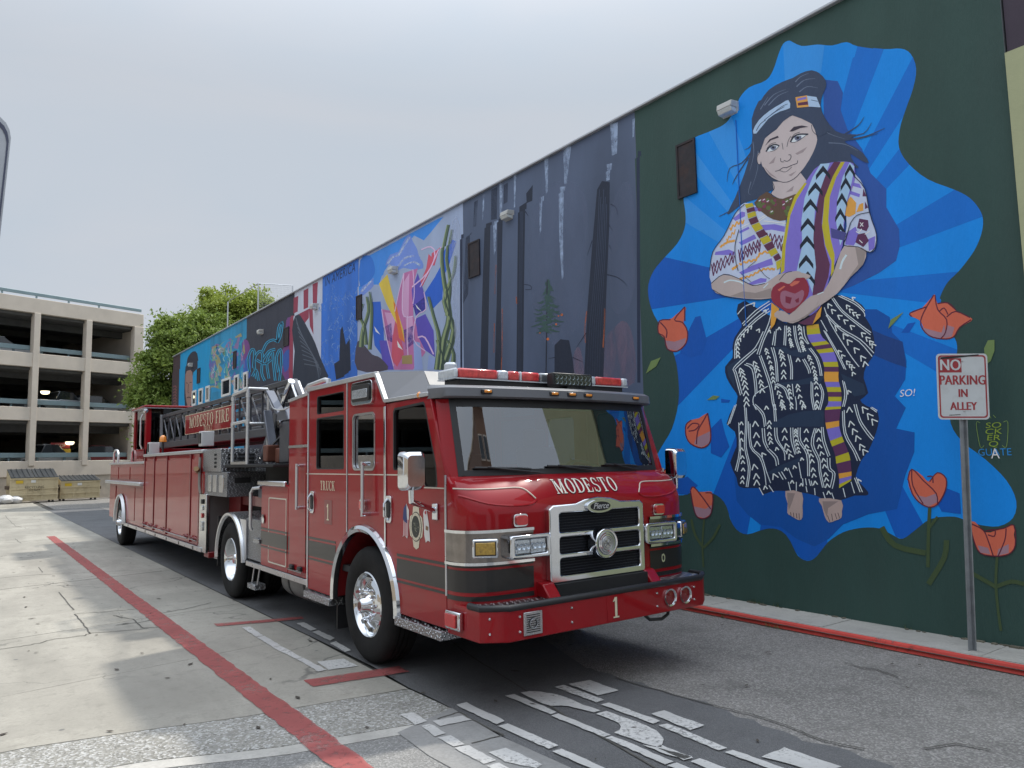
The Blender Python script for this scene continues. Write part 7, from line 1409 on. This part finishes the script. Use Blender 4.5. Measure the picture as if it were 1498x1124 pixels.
# aerial ladder, three nested sections
lad = thing('aerial_ladder', (XC, 15, 2.4), 'charcoal aerial ladder lying along the top of the trailer', 'ladder')
for k, (xi, y0, y1, z0, z1) in enumerate(((3.74, 10.55, 19.0, 2.36, 3.04), (3.86, 10.9, 19.15, 2.42, 2.98), (3.98, 11.2, 19.3, 2.48, 2.92))):
    M_ = mat('ladder_charcoal', (.10, .105, .12), .38, .55, var=.12, vscale=4) if k == 0 else mat('ladder_steel', (.22, .23, .25), .35, .7, var=.12)
    for xx in (xi, mx(xi)):
        MB().bar((xx, y0, z1), (xx, y1, z1 - .02), .07, .075).build('hand_rail', M_, lad, bevel=.01)
        MB().bar((xx, y0, z0), (xx, y1, z0 - .02), .08, .13).build('base_rail', M_, lad, bevel=.01)
        n = 14
        for i in range(n):
            ya, yb2 = y0 + (y1 - y0) * i / n, y0 + (y1 - y0) * (i + 1) / n
            if k < 1: MB().bar((xx, ya, z0 + .05), (xx, ya, z1 - .03), .03, .03, (1, 0, 0)).build('upright', M_, lad)
            if k < 1: MB().bar((xx, ya, z0 + .05), (xx, yb2, z1 - .03), .024, .024, (1, 0, 0)).build('diagonal', M_, lad)
    for i in range(28):
        y = y0 + .2 + (y1 - y0 - .4) * i / 27
        MB().cyl((xi, y, z0), (mx(xi), y, z0), .02, n=8).build('rung', M_, lad, smooth=True)
MB().bar((3.70, 18.98, 2.3), (3.70, 19.02, 3.06), .06, .05, (1, 0, 0)).build('end_post', mat('end_steel', (.35, .36, .38), .4, .6), lad)
sgn_ = thing('name_panel', (3.68, 14.9, 2.7), 'red panel with gold lettering fixed on the ladder side', 'sign')
MB().panel(rrect(13.05, 16.55, 2.50, 2.895, .02, 2), [], yz(3.68), (.02, 0, 0)).build('board', TRED, sgn_, bevel=.004)
MB().panel(rrect(13.05, 16.55, 2.50, 2.895, .02, 2), [rrect(13.06, 16.54, 2.51, 2.885, .02, 2)], yz(3.676), (.004, 0, 0)).build('border', GOLD, sgn_)
for tx_, cy_ in (('MODESTO', 15.28), ('FIRE', 13.78)): mb = MB(); serif_text(mb, tx_, .225, (3.675, cy_, 2.735), (0, -1, 0), (0, 0, 1), 1.30, .10); mb.build('lettering', GOLD, sgn_, fixn=False)
mb = MB(); serif_text(mb, 'TRUCK', .10, (3.675, 14.80, 2.565), (0, -1, 0), (0, 0, 1), 1.1, .10); mb.build('lettering', GOLD, sgn_, fixn=False); mb = MB(); serif_text(mb, '1', .10, (3.675, 14.46, 2.565), (0, -1, 0), (0, 0, 1), 1.1, .10); mb.build('lettering', GOLD, sgn_, fixn=False)
# tiller cab
tl = thing('tiller_cab', (XC, 20.1, 1.98), 'small dark glazed rear steering cab with red posts at the trailer tail', 'cab')
cx0, cx1, cy0, cy1, cz0, cz1 = 3.42, 5.32, 19.3, 20.85, 1.98, 3.24
MB().box(cx0 - .05, cx1 + .05, cy0 - .08, cy1 + .05, cz1, cz1 + .06).build('roof', TRED, tl, bevel=.02); MB().box(cx0 - .055, cx1 + .055, cy0 - .085, cy1 + .055, cz1 - .012, cz1).build('roof_trim', PIPE, tl)
for xx in (cx0 + .06, cx1 - .06):
    for yy in (cy0 + .08, cy1 - .08): MB().box(xx - .06, xx + .06, yy - .08, yy + .08, cz0, cz1 - .012).build('post', TRED, tl, bevel=.015)
MB().box(cx0, cx1, cy0, cy1, cz0 - .03, cz0 + .30).build('lower_body', TRED, tl, bevel=.01)
for (a, b, c, d, e) in ((cx0 + .12, cx1 - .12, cy0 + .03, cy0 + .036, 0), (cx0 + .03, cx0 + .036, cy0 + .16, cy1 - .16, 0), (cx1 - .036, cx1 - .03, cy0 + .16, cy1 - .16, 0), (cx0 + .12, cx1 - .12, cy1 - .036, cy1 - .03, 0)): MB().box(a, b, c, d, cz0 + .30, cz1 - .012).build('window', TGLASS, tl)
MB().box(4.1, 4.6, 20.2, 20.5, cz0 + .2, cz0 + .85).build('seat', SEAT, tl, bevel=.04)
MB().tube([(cx0 - .05, cy0 + .1, cz0 + .3), (cx0 - .09, cy0 + .1, cz0 + .4), (cx0 - .09, cy0 + .1, cz1 - .25), (cx0 - .05, cy0 + .1, cz1 - .15)], .02, 8).build('grab_rail', PIPE, tl, smooth=True)
MB().lathe([(.001, -.06), (.05, -.05), (.06, 0), (.04, .05), (.001, .06)], (cx0 - .03, cy0 - .1, cz1 - .08), (0, 1, 0), 14).build('spot_lamp', CHROME, tl, smooth=True)
# lamps standing on the trailer's edge
for (y, z, lab) in ((17.35, 2.27, 'white boxed lamp on the trailer edge near the rear steering cab'), (13.05, 2.33, 'white boxed lamp on the trailer edge below the name panel')):
    l = thing('box_lamp', (XS + .1, y, z - .13), lab, 'lamp', 'boxed lamps on the trailer edge')
    MB().box(XS + .02, XS + .22, y - .08, y + .12, z - .145, z + .10).build('housing', mat('lamp_white', (.55, .56, .57), .4, var=.1), l, bevel=.01); MB().box(XS + .005, XS + .02, y - .05, y + .09, z - .10, z + .07).build('lens', BLACK, l, bevel=.004)
bc = thing('amber_beacon', (XS + .15, 16.6, 2.125), 'small amber warning beacon on the trailer edge', 'beacon')
MB().cyl((XS + .15, 16.6, 2.125), (XS + .15, 16.6, 2.36), .02, n=8).build('stem', BLACK, bc); MB().lathe([(.07, 0), (.07, .03), (.06, .10), (.03, .13), (.001, .135)], (XS + .15, 16.6, 2.36), (0, 0, 1), 16).build('lens', AMBER, bc, smooth=True)

# ================================================================ NO PARKING SIGN
ps = thing('street_sign', (7.45, 3.24, KZ), 'white no parking sign with red lettering on a leaning steel post', 'sign')
PB, PT = Vector((7.45, 3.24, KZ - .02)), Vector((7.45, 3.142, 2.75)); pd = (PT - PB).normalized()
su = Vector((math.cos(rad(-40)), math.sin(rad(-40)), 0)); su = (su - pd * su.dot(pd)).normalized(); sn = su.cross(pd).normalized()
if sn.y > 0: sn = -sn
GALV = mat('galvanised_post', (.30, .32, .34), .5, .7, var=.2, vscale=9, rvar=.15, bump=.1, bscale=50)
hat = [(-.036, .004), (-.030, .004), (-.018, .030), (.018, .030), (.030, .004), (.036, .004), (.036, -.002), (.026, -.002), (.014, .024), (-.014, .024), (-.026, -.002), (-.036, -.002)]
rows = [[p + su * a - sn * (b + .004) for a, b in hat] for p in (PB, PT)]
pm = MB().grid(rows, close=True); post = pm.build('post', GALV, ps)
hm = MB()
for k in range(50):
    p = PB + pd * (.1 + k * .052); hm.obox(p - sn * .0085 + sn * .0, su * .0045, pd * .0045, sn * .0)
SC = PB + pd * ((2.464 - PB.z) / pd.z) + sn * .006
def sp(a, b, d): return SC + su * a + pd * b + sn * d
def splate(name, loop, m, d, t_, par, holes=()): return MB().panel(loop, list(holes), lambda a, b: sp(a, b, d), sn * t_).build(name, m, par)
SW = mat('sign_white', (.60, .63, .66), .42, var=.06, vscale=4, dirt=(.38, .38, .37), dscale=7, damt=.35); SR = mat('sign_red', (.34, .035, .045), .45, var=.12, vscale=6)
pl = splate('sign_plate', rrect(-.228, .228, -.305, .305, .035, 5), SW, 0, .003, ps)
splate('border', rrect(-.213, .213, -.290, .290, .03, 5), SR, .0032, .0006, pl, [rrect(-.200, .200, -.277, .277, .024, 5)])
splate('no_block', [(-.200, .130), (-.005, .130), (-.005, .262), (-.200, .262)], SR, .0032, .0006, pl)
def stext(t_, size, a, b, m, sx_=1.0, d=.0045):
    mb = MB(); flat_text(mb, t_, size, sp(a, b, d), su, pd, 0, 1.02, sx_); return mb
fat = lambda mb, n=1: mb
for t_, size, a, b, m, s_ in (('NO', .145, -.105, .195, SW, .82), ('PARKING', .125, .0, .055, SR, .78), ('IN', .105, .0, -.065, SR, .80), ('ALLEY', .105, .0, -.185, SR, .80)):
    for k, dx in enumerate((-.0035, 0, .0035)): stext(t_, size, a + dx, b, m, s_, .0045 + .0002 * k).build('lettering', m, pl, fixn=False)
splate('sticker_smear', [(-.19, .272), (.15, .298), (.152, .287), (-.08, .262), (-.19, .255)], BLACK, .005, .0006, pl)
splate('scratch', [(-.13, -.262), (-.03, -.256), (-.03, -.262), (-.13, -.268)], mat('scratch_grey', (.1, .1, .1), .6), .005, .0005, pl)
for b in (.235, -.225): MB().lathe([(.001, .006), (.007, .005), (.010, 0)], sp(0.005, b, .003), sn, 10).build('bolt', ALU, pl, smooth=True)

# sign seen from behind at the very edge of the picture
bs = thing('street_sign', (-.25, 4.2, 0), 'grey back of a street sign cut off by the left picture edge', 'sign')
loop = [hit(px, py, 1, 4.2) for px, py in [(-10, 166), (0, 171), (9, 180), (14, 190), (16, 202), (14, 222), (4, 312), (-8, 420), (-22, 520), (-36, 560), (-60, 575)]]
loop = [(p.x, p.z) for p in loop]; loop += [(-.62, loop[-1][1] + .0), (-.66, loop[-1][1] + .05), (-.66, loop[0][1] - .06), (-.60, loop[0][1] - .01)]
cxm = sum(p[0] for p in loop) / len(loop); czm = sum(p[1] for p in loop) / len(loop)
pl2 = MB().panel(loop, [], lambda a, b: (a, 4.2, b), (0, .004, 0)).build('sign_plate', mat('sign_back_aluminium', (.45, .47, .50), .45, .6, var=.1), bs)
rim = [(cxm + (a - cxm) * .965, czm + (b - czm) * .965) for a, b in loop]; rim2 = [(cxm + (a - cxm) * .93, czm + (b - czm) * .93) for a, b in loop]
MB().panel(rim, [rim2], lambda a, b: (a, 4.196, b), (0, .003, 0)).build('rim_line', mat('rim_dark', (.07, .08, .13), .5), pl2)
MB().cyl((-.28, 4.24, 0), (-.28, 4.24, 3.5), .03, n=12).build('post', GALV, bs, smooth=True)

# ================================================================ PARKING GARAGE
GP, GD = Vector((1.728, 50.604, 0)), Vector((.9408, .3388, 0)).normalized(); GN = Vector((GD.y, -GD.x, 0))      # GN points out towards the alley
gar = thing('parking_garage', GP, 'beige concrete parking garage with open dark decks at the end of the alley', 'garage')
def gp(u, d, z): return GP + GD * u - GN * d + Vector((0, 0, z))      # d is depth behind the facade
def gbox(mb, u0, u1, d0, d1, z0, z1):
    c = gp((u0 + u1) / 2, (d0 + d1) / 2, (z0 + z1) / 2); return mb.obox(c, GD * (u1 - u0) / 2, GN * (d1 - d0) / 2, Vector((0, 0, (z1 - z0) / 2)))
BEI = mat('beige_garage_concrete', (.60, .535, .46), .8, var=.07, vscale=1.2, bump=.1, bscale=20, dirt=(.46, .41, .35), dscale=.8, damt=.4)
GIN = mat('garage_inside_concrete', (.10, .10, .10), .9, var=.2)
TEAL = mat('teal_guard_rail', (.22, .30, .33), .5, .2, var=.12, vscale=2)
UL, UR, DEP = -46.0, 7.88, 20.0
for (z0, z1, dd, nm) in ((10.85, 11.72, .35, 'parapet'), (7.69, 8.50, .25, 'spandrel'), (4.60, 5.36, .25, 'spandrel'), (1.39, 2.28, .25, 'spandrel')): gbox(MB(), UL, UR, 0, dd, z0, z1).build(nm, BEI, gar, bevel=.02)
gbox(MB(), UL, UR, .06, .3, -.05, 1.39).build('base_wall', mat('base_wall_beige', (.50, .44, .37), .85, var=.1, dirt=(.2, .18, .15), dscale=1, damt=.5), gar)
for u, w in (*[(-1.45 - 2.95 * k, .33) for k in range(2, 15)], (-4.4, .33), (-1.45, .33), (1.50, .33), (4.44, .33), (7.58, .60)): gbox(MB(), u - w / 2, u + w / 2, -.05, .42, -.02 if w > .5 else 2.0, 10.86).build('column', BEI, gar, bevel=.02)
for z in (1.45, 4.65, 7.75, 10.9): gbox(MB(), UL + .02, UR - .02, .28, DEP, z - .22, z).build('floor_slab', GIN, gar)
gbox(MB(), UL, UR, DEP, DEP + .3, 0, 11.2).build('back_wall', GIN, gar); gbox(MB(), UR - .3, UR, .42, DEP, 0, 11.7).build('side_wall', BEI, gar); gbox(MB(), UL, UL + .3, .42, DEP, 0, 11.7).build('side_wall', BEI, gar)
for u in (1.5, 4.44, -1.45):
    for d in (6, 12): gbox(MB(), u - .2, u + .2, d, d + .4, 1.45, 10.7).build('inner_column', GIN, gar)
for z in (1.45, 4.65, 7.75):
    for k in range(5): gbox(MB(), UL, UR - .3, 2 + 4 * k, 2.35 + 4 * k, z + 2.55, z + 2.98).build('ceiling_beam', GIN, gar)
for z in (2.62, 5.70, 8.84):
    r_ = gbox(MB(), UL, UR - .6, .45, .53, z - .14, z + .14).build('guard_rail', TEAL, gar, bevel=.02)
    for k in range(34): gbox(MB(), UL + 1.5 * k, UL + 1.5 * k + .1, .54, .62, z - .5, z + .1).build('rail_post', TEAL, r_)
r_ = gbox(MB(), UL, UR - .1, .10, .18, 11.88, 12.08).build('roof_rail', TEAL, gar, bevel=.02)
for k in range(29): gbox(MB(), UL + .6 + 1.8 * k, UL + .7 + 1.8 * k, .12, .16, 11.7, 11.9).build('rail_post', TEAL, r_)
LITL = mat('lit_lamp_cover', (1.0, .85, .55), .4, emit=3.0)
def fac_hit(px, py, depth):
    r = ray(px, py); o = Vector((0, 0, CAM_H)); n = GN; t = ((GP - GN * depth - o).dot(n)) / r.dot(n); return o + r * t
for k, (px, py, dp, wh) in enumerate(((66, 575, .9, 'on the middle deck'), (102, 649, .9, 'on the lowest deck'))):
    p = fac_hit(px, py, dp); l = thing('deck_lamp', p, 'glowing ceiling lamp inside the garage ' + wh, 'lamp', 'lit lamps inside the garage')
    MB().lathe([(.24, .10), (.22, .12), (.1, .14), (.001, .14)], p, (0, 0, 1), 16).build('canopy', WHITEP, l, smooth=True)
    MB().lathe([(.24, .10), (.23, 0), (.16, -.07), (.001, -.09)], p, (0, 0, 1), 16).build('cover', LITL, l, smooth=True)
p = fac_hit(88, 655, 1.0)
es = thing('deck_sign', p, 'red and yellow stop sign board hanging inside the lowest deck', 'sign')
MB().obox(p + Vector((0, 0, .12)), GD * .55, GN * .02, Vector((0, 0, .17))).build('red_board', mat('board_red', (.30, .03, .03), .5), es); MB().obox(p + Vector((0, 0, -.22)), GD * .6, GN * .02, Vector((0, 0, .14))).build('yellow_board', mat('board_yellow', (.55, .36, .04), .5), es)
mb = MB(); flat_text(mb, 'STOP', .26, p + Vector((0, 0, .12)) + GN * .024, GD, (0, 0, 1)); mb.build('lettering', mat('board_lettering', (.6, .5, .4), .5), es, fixn=False)
# parked cars: only their upper halves show above the spandrels
def parked_car(u, d, z, paintm, label, pickup=False, ang=0):
    z += .28; d -= .6
    c = thing('parked_car', gp(u, d, z), label, 'car', 'cars parked on the garage decks')
    def P(a, b, h): return gp(u, d, z) + GD * a - GN * b + Vector((0, 0, h))          # a along the car, b across
    prof = [(-2.25, .35), (2.25, .35), (2.3, .62), (2.2, .86), (1.2, .95), (.55, 1.02)] + ([(-.35, 1.02), (-.4, .98), (-2.2, .98)] if pickup else [(-1.5, 1.02), (-2.2, .94)]) + [(-2.32, .7)]
    MB().panel(prof, [], lambda a, h: P(a, -.9, h), -GN * 1.8).build('body', paintm, c, bevel=.07, seg=3)
    gh = [(.95, .98), (.45, 1.50), (-.35, 1.54), (-.55, 1.02)] if pickup else [(1.0, .98), (.35, 1.44), (-.95, 1.46), (-1.75, 1.0)]
    MB().panel(gh, [], lambda a, h: P(a, -.76, h), -GN * 1.52).build('cabin_glass', mat('car_glass', (.02, .025, .03), .05, coat=1), c, bevel=.05)
    rf = [(.40, 1.46), (.33, 1.50), (-.36, 1.55), (-.44, 1.5)] if pickup else [(.42, 1.40), (.33, 1.455), (-.92, 1.475), (-1.05, 1.42)]
    MB().panel(rf, [], lambda a, h: P(a, -.74, h), -GN * 1.48).build('roof', paintm, c, bevel=.02)
    for a in (-1.4, 1.4):
        for b in (-.9, .74): MB().cyl(P(a, b, .33), P(a, b + .16, .33), .33, n=18).build('wheel', RUBBER, c, smooth=True)
CW = mat('white_car_paint', (.62, .63, .64), .3, coat=1); CS = mat('silver_car_paint', (.35, .38, .41), .3, .5, coat=1); CD = mat('dark_car_paint', (.05, .05, .06), .3, coat=1); CR = mat('red_car_paint', (.3, .03, .03), .3, coat=1)
parked_car(2.9, 2.2, 1.45, CW, 'white car on the lowest garage deck behind the rail', True); parked_car(-1.0, 2.2, 1.45, CS, 'pale grey car at the left of the lowest garage deck')
parked_car(3.6, 2.2, 4.65, CS, 'silver car on the middle garage deck beside the lamp', True); parked_car(6.0, 3.2, 4.65, CW, 'white car at the right end of the middle garage deck'); parked_car(.0, 2.6, 7.75, CW, 'white car on the top covered garage deck'); parked_car(6.3, 2.4, 1.45, CR, 'red car at the right end of the lowest garage deck')

# ================================================================ DUMPSTERS AND LITTER AT THE GARAGE FOOT
CREAM_ = mat('cream_dumpster_steel', (.60, .51, .33), .55, .1, var=.1, vscale=2, dirt=(.25, .17, .09), dscale=2.5, damt=.55, bump=.1, bscale=10); LIDM = mat('dumpster_lid_plastic', (.045, .05, .055), .5, var=.25)
GDF = GD
def dumpster(pxc, w, h, hb, label, lidrise):
    p = fac_hit(pxc, 735, -1.6); u = (p - GP).dot(GDF); dd = -1.6
    t_ = thing('dumpster', gp(u, dd, 0), label, 'dumpster', 'dumpsters in front of the garage')
    GD = Vector((.995, .10, 0)).normalized(); GN = Vector((GD.y, -GD.x, 0)); c0 = gp(u, dd, 0)
    def Q(a, b, z): return c0 + GD * a - GN * b + Vector((0, 0, z))
    b_ = MB().panel([(-.60, .12), (.55, .12), (.62, hb), (.62, h), (-.66, hb)], [], lambda b, z: Q(-w, b, z), GD * 2 * w).build('bin', CREAM_, t_, bevel=.02)
    for z in (.16, .45, .78, hb - .05): MB().obox(Q(0, -.62 - .03 * z, z), GD * (w + .02), GN * .035, Vector((0, 0, .035))).build('rib', CREAM_, b_)
    for a in (-w + .03, -w * .33, w * .33, w - .03): MB().obox(Q(a, -.63, hb / 2 + .06), GD * .03, GN * .03, Vector((0, 0, hb / 2 - .1))).build('upright', CREAM_, b_)
    for s_ in (-1, 1):
        MB().panel([(-.70, hb - .01), (.64, h + .02), (.64, h + .06), (-.70, hb + .035)], [], lambda b, z: Q(-w * (1 if s_ < 0 else 0) + .01, b, z), GD * (w - .02)).build('lid', LIDM, t_, bevel=.012)
        for k in range(4): MB().bar(Q(s_ * w * .5 + (k - 1.5) * w * .22, -.68, hb + .05), Q(s_ * w * .5 + (k - 1.5) * w * .22, .60, h + .075), .035, .03).build('lid_rib', LIDM, t_)
        MB().obox(Q(s_ * (w + .05), -.05, hb * .62), GD * .05, GN * .45, Vector((0, 0, .09))).build('fork_pocket', mat('rusty_pocket', (.10, .07, .05), .8, var=.3), t_)
        for b in (-.5, .45): MB().cyl(Q(s_ * (w - .2), b, .0), Q(s_ * (w - .2), b, .13), .06, n=10).build('caster', BLACK, t_)
    MB().obox(Q(-w * .62, -.675, hb - .22), GD * .17, GN * .003, Vector((0, 0, .08))).build('sticker', mat('sticker_yellow', (.62, .42, .03), .5), t_)
    MB().obox(Q(-w * .05, -.675, hb - .20), GD * .11, GN * .003, Vector((0, 0, .07))).build('sticker', WHITEP, t_)
    if lidrise:
        mb = MB(); flat_text(mb, 'RECYCLING', .17, Q(0, -.72, hb - .52), GD, (0, 0, 1)); flat_text(mb, 'DO NOT', .13, Q(0, -.72, hb - .68), GD, (0, 0, 1)); mb.build('stencil', BLACK, t_, fixn=False)
dumpster(46, 1.12, 1.78, 1.36, 'taller cream dumpster with a black lid, left of the pair', True); dumpster(113, 1.0, 1.36, 1.12, 'lower cream dumpster with a black lid, right of the pair', False)
p = fac_hit(8, 733, -2.0); bag = MB(); rg = random.Random(6)
for (dx, dy, s_) in ((0, 0, .42), (.45, .1, .34), (-.5, .05, .36)):
    rows = []
    for i in range(9):
        a = i / 8 * math.pi; rows.append([(p.x + dx + s_ * math.sin(a) * math.cos(b / 14 * 6.283) * rg.uniform(.82, 1.12), p.y + dy + s_ * math.sin(a) * math.sin(b / 14 * 6.283) * rg.uniform(.82, 1.12), max(.0, s_ * .55 - s_ * .6 * math.cos(a) * rg.uniform(.9, 1.1))) for b in range(14)])
    bag.grid(rows, close=True)
tag(bag.build('rubbish_bags', mat('white_plastic_bag', (.62, .62, .63), .4, var=.1), smooth=True), 'heap of crumpled white rubbish bags beside the left dumpster', 'rubbish')
ub = thing('utility_box', gp(6.2, -1.2, 0), 'tan utility box beside the lower dumpster', 'box')
gbox(MB(), 5.85, 6.6, -1.5, -1.0, 0, 1.35).build('cabinet', mat('tan_cabinet', (.36, .28, .18), .6, var=.1), ub, bevel=.03); gbox(MB(), 5.95, 6.25, -1.515, -1.5, .95, 1.1).build('label_plate', MATS['sticker_yellow'], ub)

# ================================================================ TREES BEHIND THE WALL
def leaf_mat(name, c0, c1):
    m, t, b, L = node_mat(name); P = nd(t, 'ShaderNodeNewGeometry').outputs['Position']
    n = nd(t, 'ShaderNodeTexNoise', Scale=1.1, Detail=4); L(P, n.inputs['Vector']); n2 = nd(t, 'ShaderNodeTexNoise', Scale=9, Detail=2); L(P, n2.inputs['Vector'])
    c = mixc(t, rng(t, n.outputs['Fac'], .32, .68, 0, 1), c0, c1); c = mixc(t, rng(t, n2.outputs['Fac'], .45, .7, 0, .5), c, tuple(x * 1.7 for x in c1))
    L(c, b.inputs['Base Color']); b.inputs['Roughness'].default_value = .55; b.inputs['Specular IOR Level'].default_value = .3
    tl_ = nd(t, 'ShaderNodeBsdfTranslucent'); L(c, tl_.inputs['Color']); mxs = nd(t, 'ShaderNodeMixShader'); mxs.inputs[0].default_value = .32
    out = t.nodes['Material Output']; L(b.outputs[0], mxs.inputs[1]); L(tl_.outputs[0], mxs.inputs[2]); L(mxs.outputs[0], out.inputs['Surface'])
    return m
BARK = mat('grey_bark', (.13, .11, .09), .9, var=.3, vscale=6, bump=.5, bscale=12)
def tree(base, lobes, label, lm, nleaf, seed):
    rt = random.Random(seed); t_ = thing('tree', base, label, 'tree', 'trees behind the mural building')
    base = Vector(base); mb = MB(); top = base + Vector((0, 0, 3.2))
    mb.tube([base + Vector((0, 0, -.1)), base + Vector((.05, .03, 1.2)), top], [.30, .24, .20], 10)
    for (c, r) in lobes:
        c = Vector(c); m1_ = top.lerp(c, .5) + Vector((rt.uniform(-.3, .3), rt.uniform(-.3, .3), .2)); mb.tube([top - Vector((0, 0, .2)), m1_, c], [.15, .09, .03], 7)
        for _ in range(7):
            q = c + Vector((rt.gauss(0, 1), rt.gauss(0, 1), rt.gauss(0, 1))).normalized() * r * .8; mb.tube([m1_.lerp(c, .6), c.lerp(q, .5) + Vector((0, 0, .1)), q], [.045, .03, .012], 5)
    mb.build('trunk', BARK, t_, smooth=True)
    vs, fs = [], []
    tot = sum(r ** 2 for _, r in lobes)
    for (c, r) in lobes:
        c = Vector(c); clumps = []
        for _ in range(int(26 * r)):
            d = Vector((rt.gauss(0, 1), rt.gauss(0, 1), rt.gauss(0, .85))).normalized(); clumps.append((c + d * r * rt.uniform(.55, 1.05), rt.uniform(.28, .62)))
        for _ in range(int(nleaf * r * r / tot)):
            cc, cr = rt.choice(clumps); p = cc + Vector((rt.gauss(0, 1), rt.gauss(0, 1), rt.gauss(0, .7))) * cr * .55
            n = (Vector((rt.gauss(0, 1), rt.gauss(0, 1), rt.gauss(0, 1))) + (p - c).normalized() * .6 + Vector((0, 0, .5))).normalized(); a = n.orthogonal().normalized(); b = n.cross(a); th = rt.uniform(0, 6.28)
            a, b = a * math.cos(th) + b * math.sin(th), b * math.cos(th) - a * math.sin(th); s_ = rt.uniform(.07, .14); k = len(vs)
            vs += [p - a * s_, p + b * s_ * .5 + n * s_ * .15, p + a * s_, p - b * s_ * .5 + n * s_ * .15]; fs.append((k, k + 1, k + 2, k + 3))
    mb = MB(); mb.v = [tuple(v) for v in vs]; mb.f = fs
    mb.build('crown', lm, t_, fixn=False)
LM1 = leaf_mat('leaf_green', (.11, .17, .035), (.25, .33, .07)); LM2 = leaf_mat('leaf_bright_green', (.15, .21, .035), (.36, .42, .08))
tree((8.6, 42.5, 0), [((9.0, 42.0, 4.4), 1.8), ((8.5, 42.2, 6.3), 1.7), ((9.6, 42.6, 7.4), 2.0), ((8.8, 42.0, 3.0), 1.5), ((10.2, 42.5, 5.4), 2.0), ((7.3, 42.0, 5.4), .8), ((9.0, 42.6, 8.4), 1.4), ((8.0, 42.2, 3.9), 1.1), ((10.4, 42.6, 8.6), 1.6)], 'leafy green tree overhanging the garage beside the wall end', LM1, 60000, 21)
tree((12.2, 44.5, 0), [((11.4, 43.8, 9.2), 2.0), ((13.0, 44.2, 9.9), 1.9), ((12.0, 44.4, 10.7), 1.5), ((14.4, 44.2, 9.4), 1.8), ((10.5, 43.8, 8.2), 1.9), ((12.8, 43.6, 7.4), 2.2), ((13.6, 44.2, 10.9), 1.2), ((14.6, 44.2, 10.4), 1.2), ((10.8, 44.2, 9.7), 1.2)], 'taller bright green tree rising above the wall top', LM2, 60000, 22)

# pipe frame with netting on the roof behind
nf = thing('roof_net_frame', (12, 34, WTOP), 'thin pipe frame with netting standing on the roof behind the wall', 'frame')
NP = [(10.4, 36, 9.9), (11.2, 34, 10.1), (12.9, 36, 10.65), (10.6, 34, 10.1), (12.2, 34, 10.18)]
for (x, y, z) in ((10.55, 34, 10.07), (12.15, 34, 10.16), (9.9, 36.5, 9.6)): MB().cyl((x, y, WTOP - .02), (x, y, z), .03, n=8).build('post', ALU, nf, smooth=True)
MB().tube([(9.9, 36.5, 9.6), (10.55, 34, 10.07), (12.15, 34, 10.16)], .02, 6).build('top_pipe', ALU, nf)
net = MB()
for k in range(26): net.cyl((10.55 + 1.6 * k / 25, 34, 7.1), (10.55 + 1.6 * k / 25, 34, 10.1), .003, n=4)
for k in range(30): net.cyl((10.55, 34, 7.1 + k * .1), (12.15, 34, 7.15 + k * .1), .003, n=4)
net.build('netting', mat('pale_netting', (.55, .56, .58), .7), nf, kind='stuff')

# ================================================================ ACROSS THE STREET, BEHIND THE VIEWER (seen only in the bright metal and the windscreen)
def street_block(x0, x1, y0, y1, h, m, label, cols, rows):
    b = thing('street_building', ((x0 + x1) / 2, y1, 0), label, 'building', 'buildings across the street')
    MB().box(x0, x1, y0, y1, 0, h).build('wall', m, b); MB().box(x0 - .15, x1 + .15, y0 - .15, y1 + .15, h, h + .4).build('cornice', BEI, b)
    for i in range(cols):
        for j in range(rows):
            cx_ = x0 + (x1 - x0) * (i + .5) / cols; z = 1.2 + j * 3.4
            f = MB().box(cx_ - .8, cx_ + .8, y1, y1 + .06, z, z + 1.8).build('window', BEI, b); MB().box(cx_ - .7, cx_ + .7, y1 + .06, y1 + .075, z + .1, z + 1.7).build('pane', MATS['dark_pane'], f)
street_block(-34, -16, -36, -24, 8, mat('tan_stucco', (.32, .26, .20), .8, var=.1), 'tan two storey building across the street behind the viewer', 6, 2)
street_block(-14, 2, -38, -26, 5.5, mat('grey_stucco', (.22, .23, .24), .8, var=.1), 'low grey building across the street behind the viewer', 5, 1)
street_block(9.5, 13.5, -40, -30, 22, mat('brown_tower_brick', (.16, .09, .06), .8, var=.15), 'slim brown tower across the street behind the viewer', 2, 6)
street_block(20, 44, -40, -28, 7, mat('brick_red', (.22, .09, .06), .8, var=.15), 'brick building across the street on the far right behind the viewer', 7, 2)
street_block(-40, -28, -18, 20, 7, mat('sand_stucco', (.30, .25, .19), .8, var=.1), 'sand coloured building beyond the lot on the left', 5, 2)
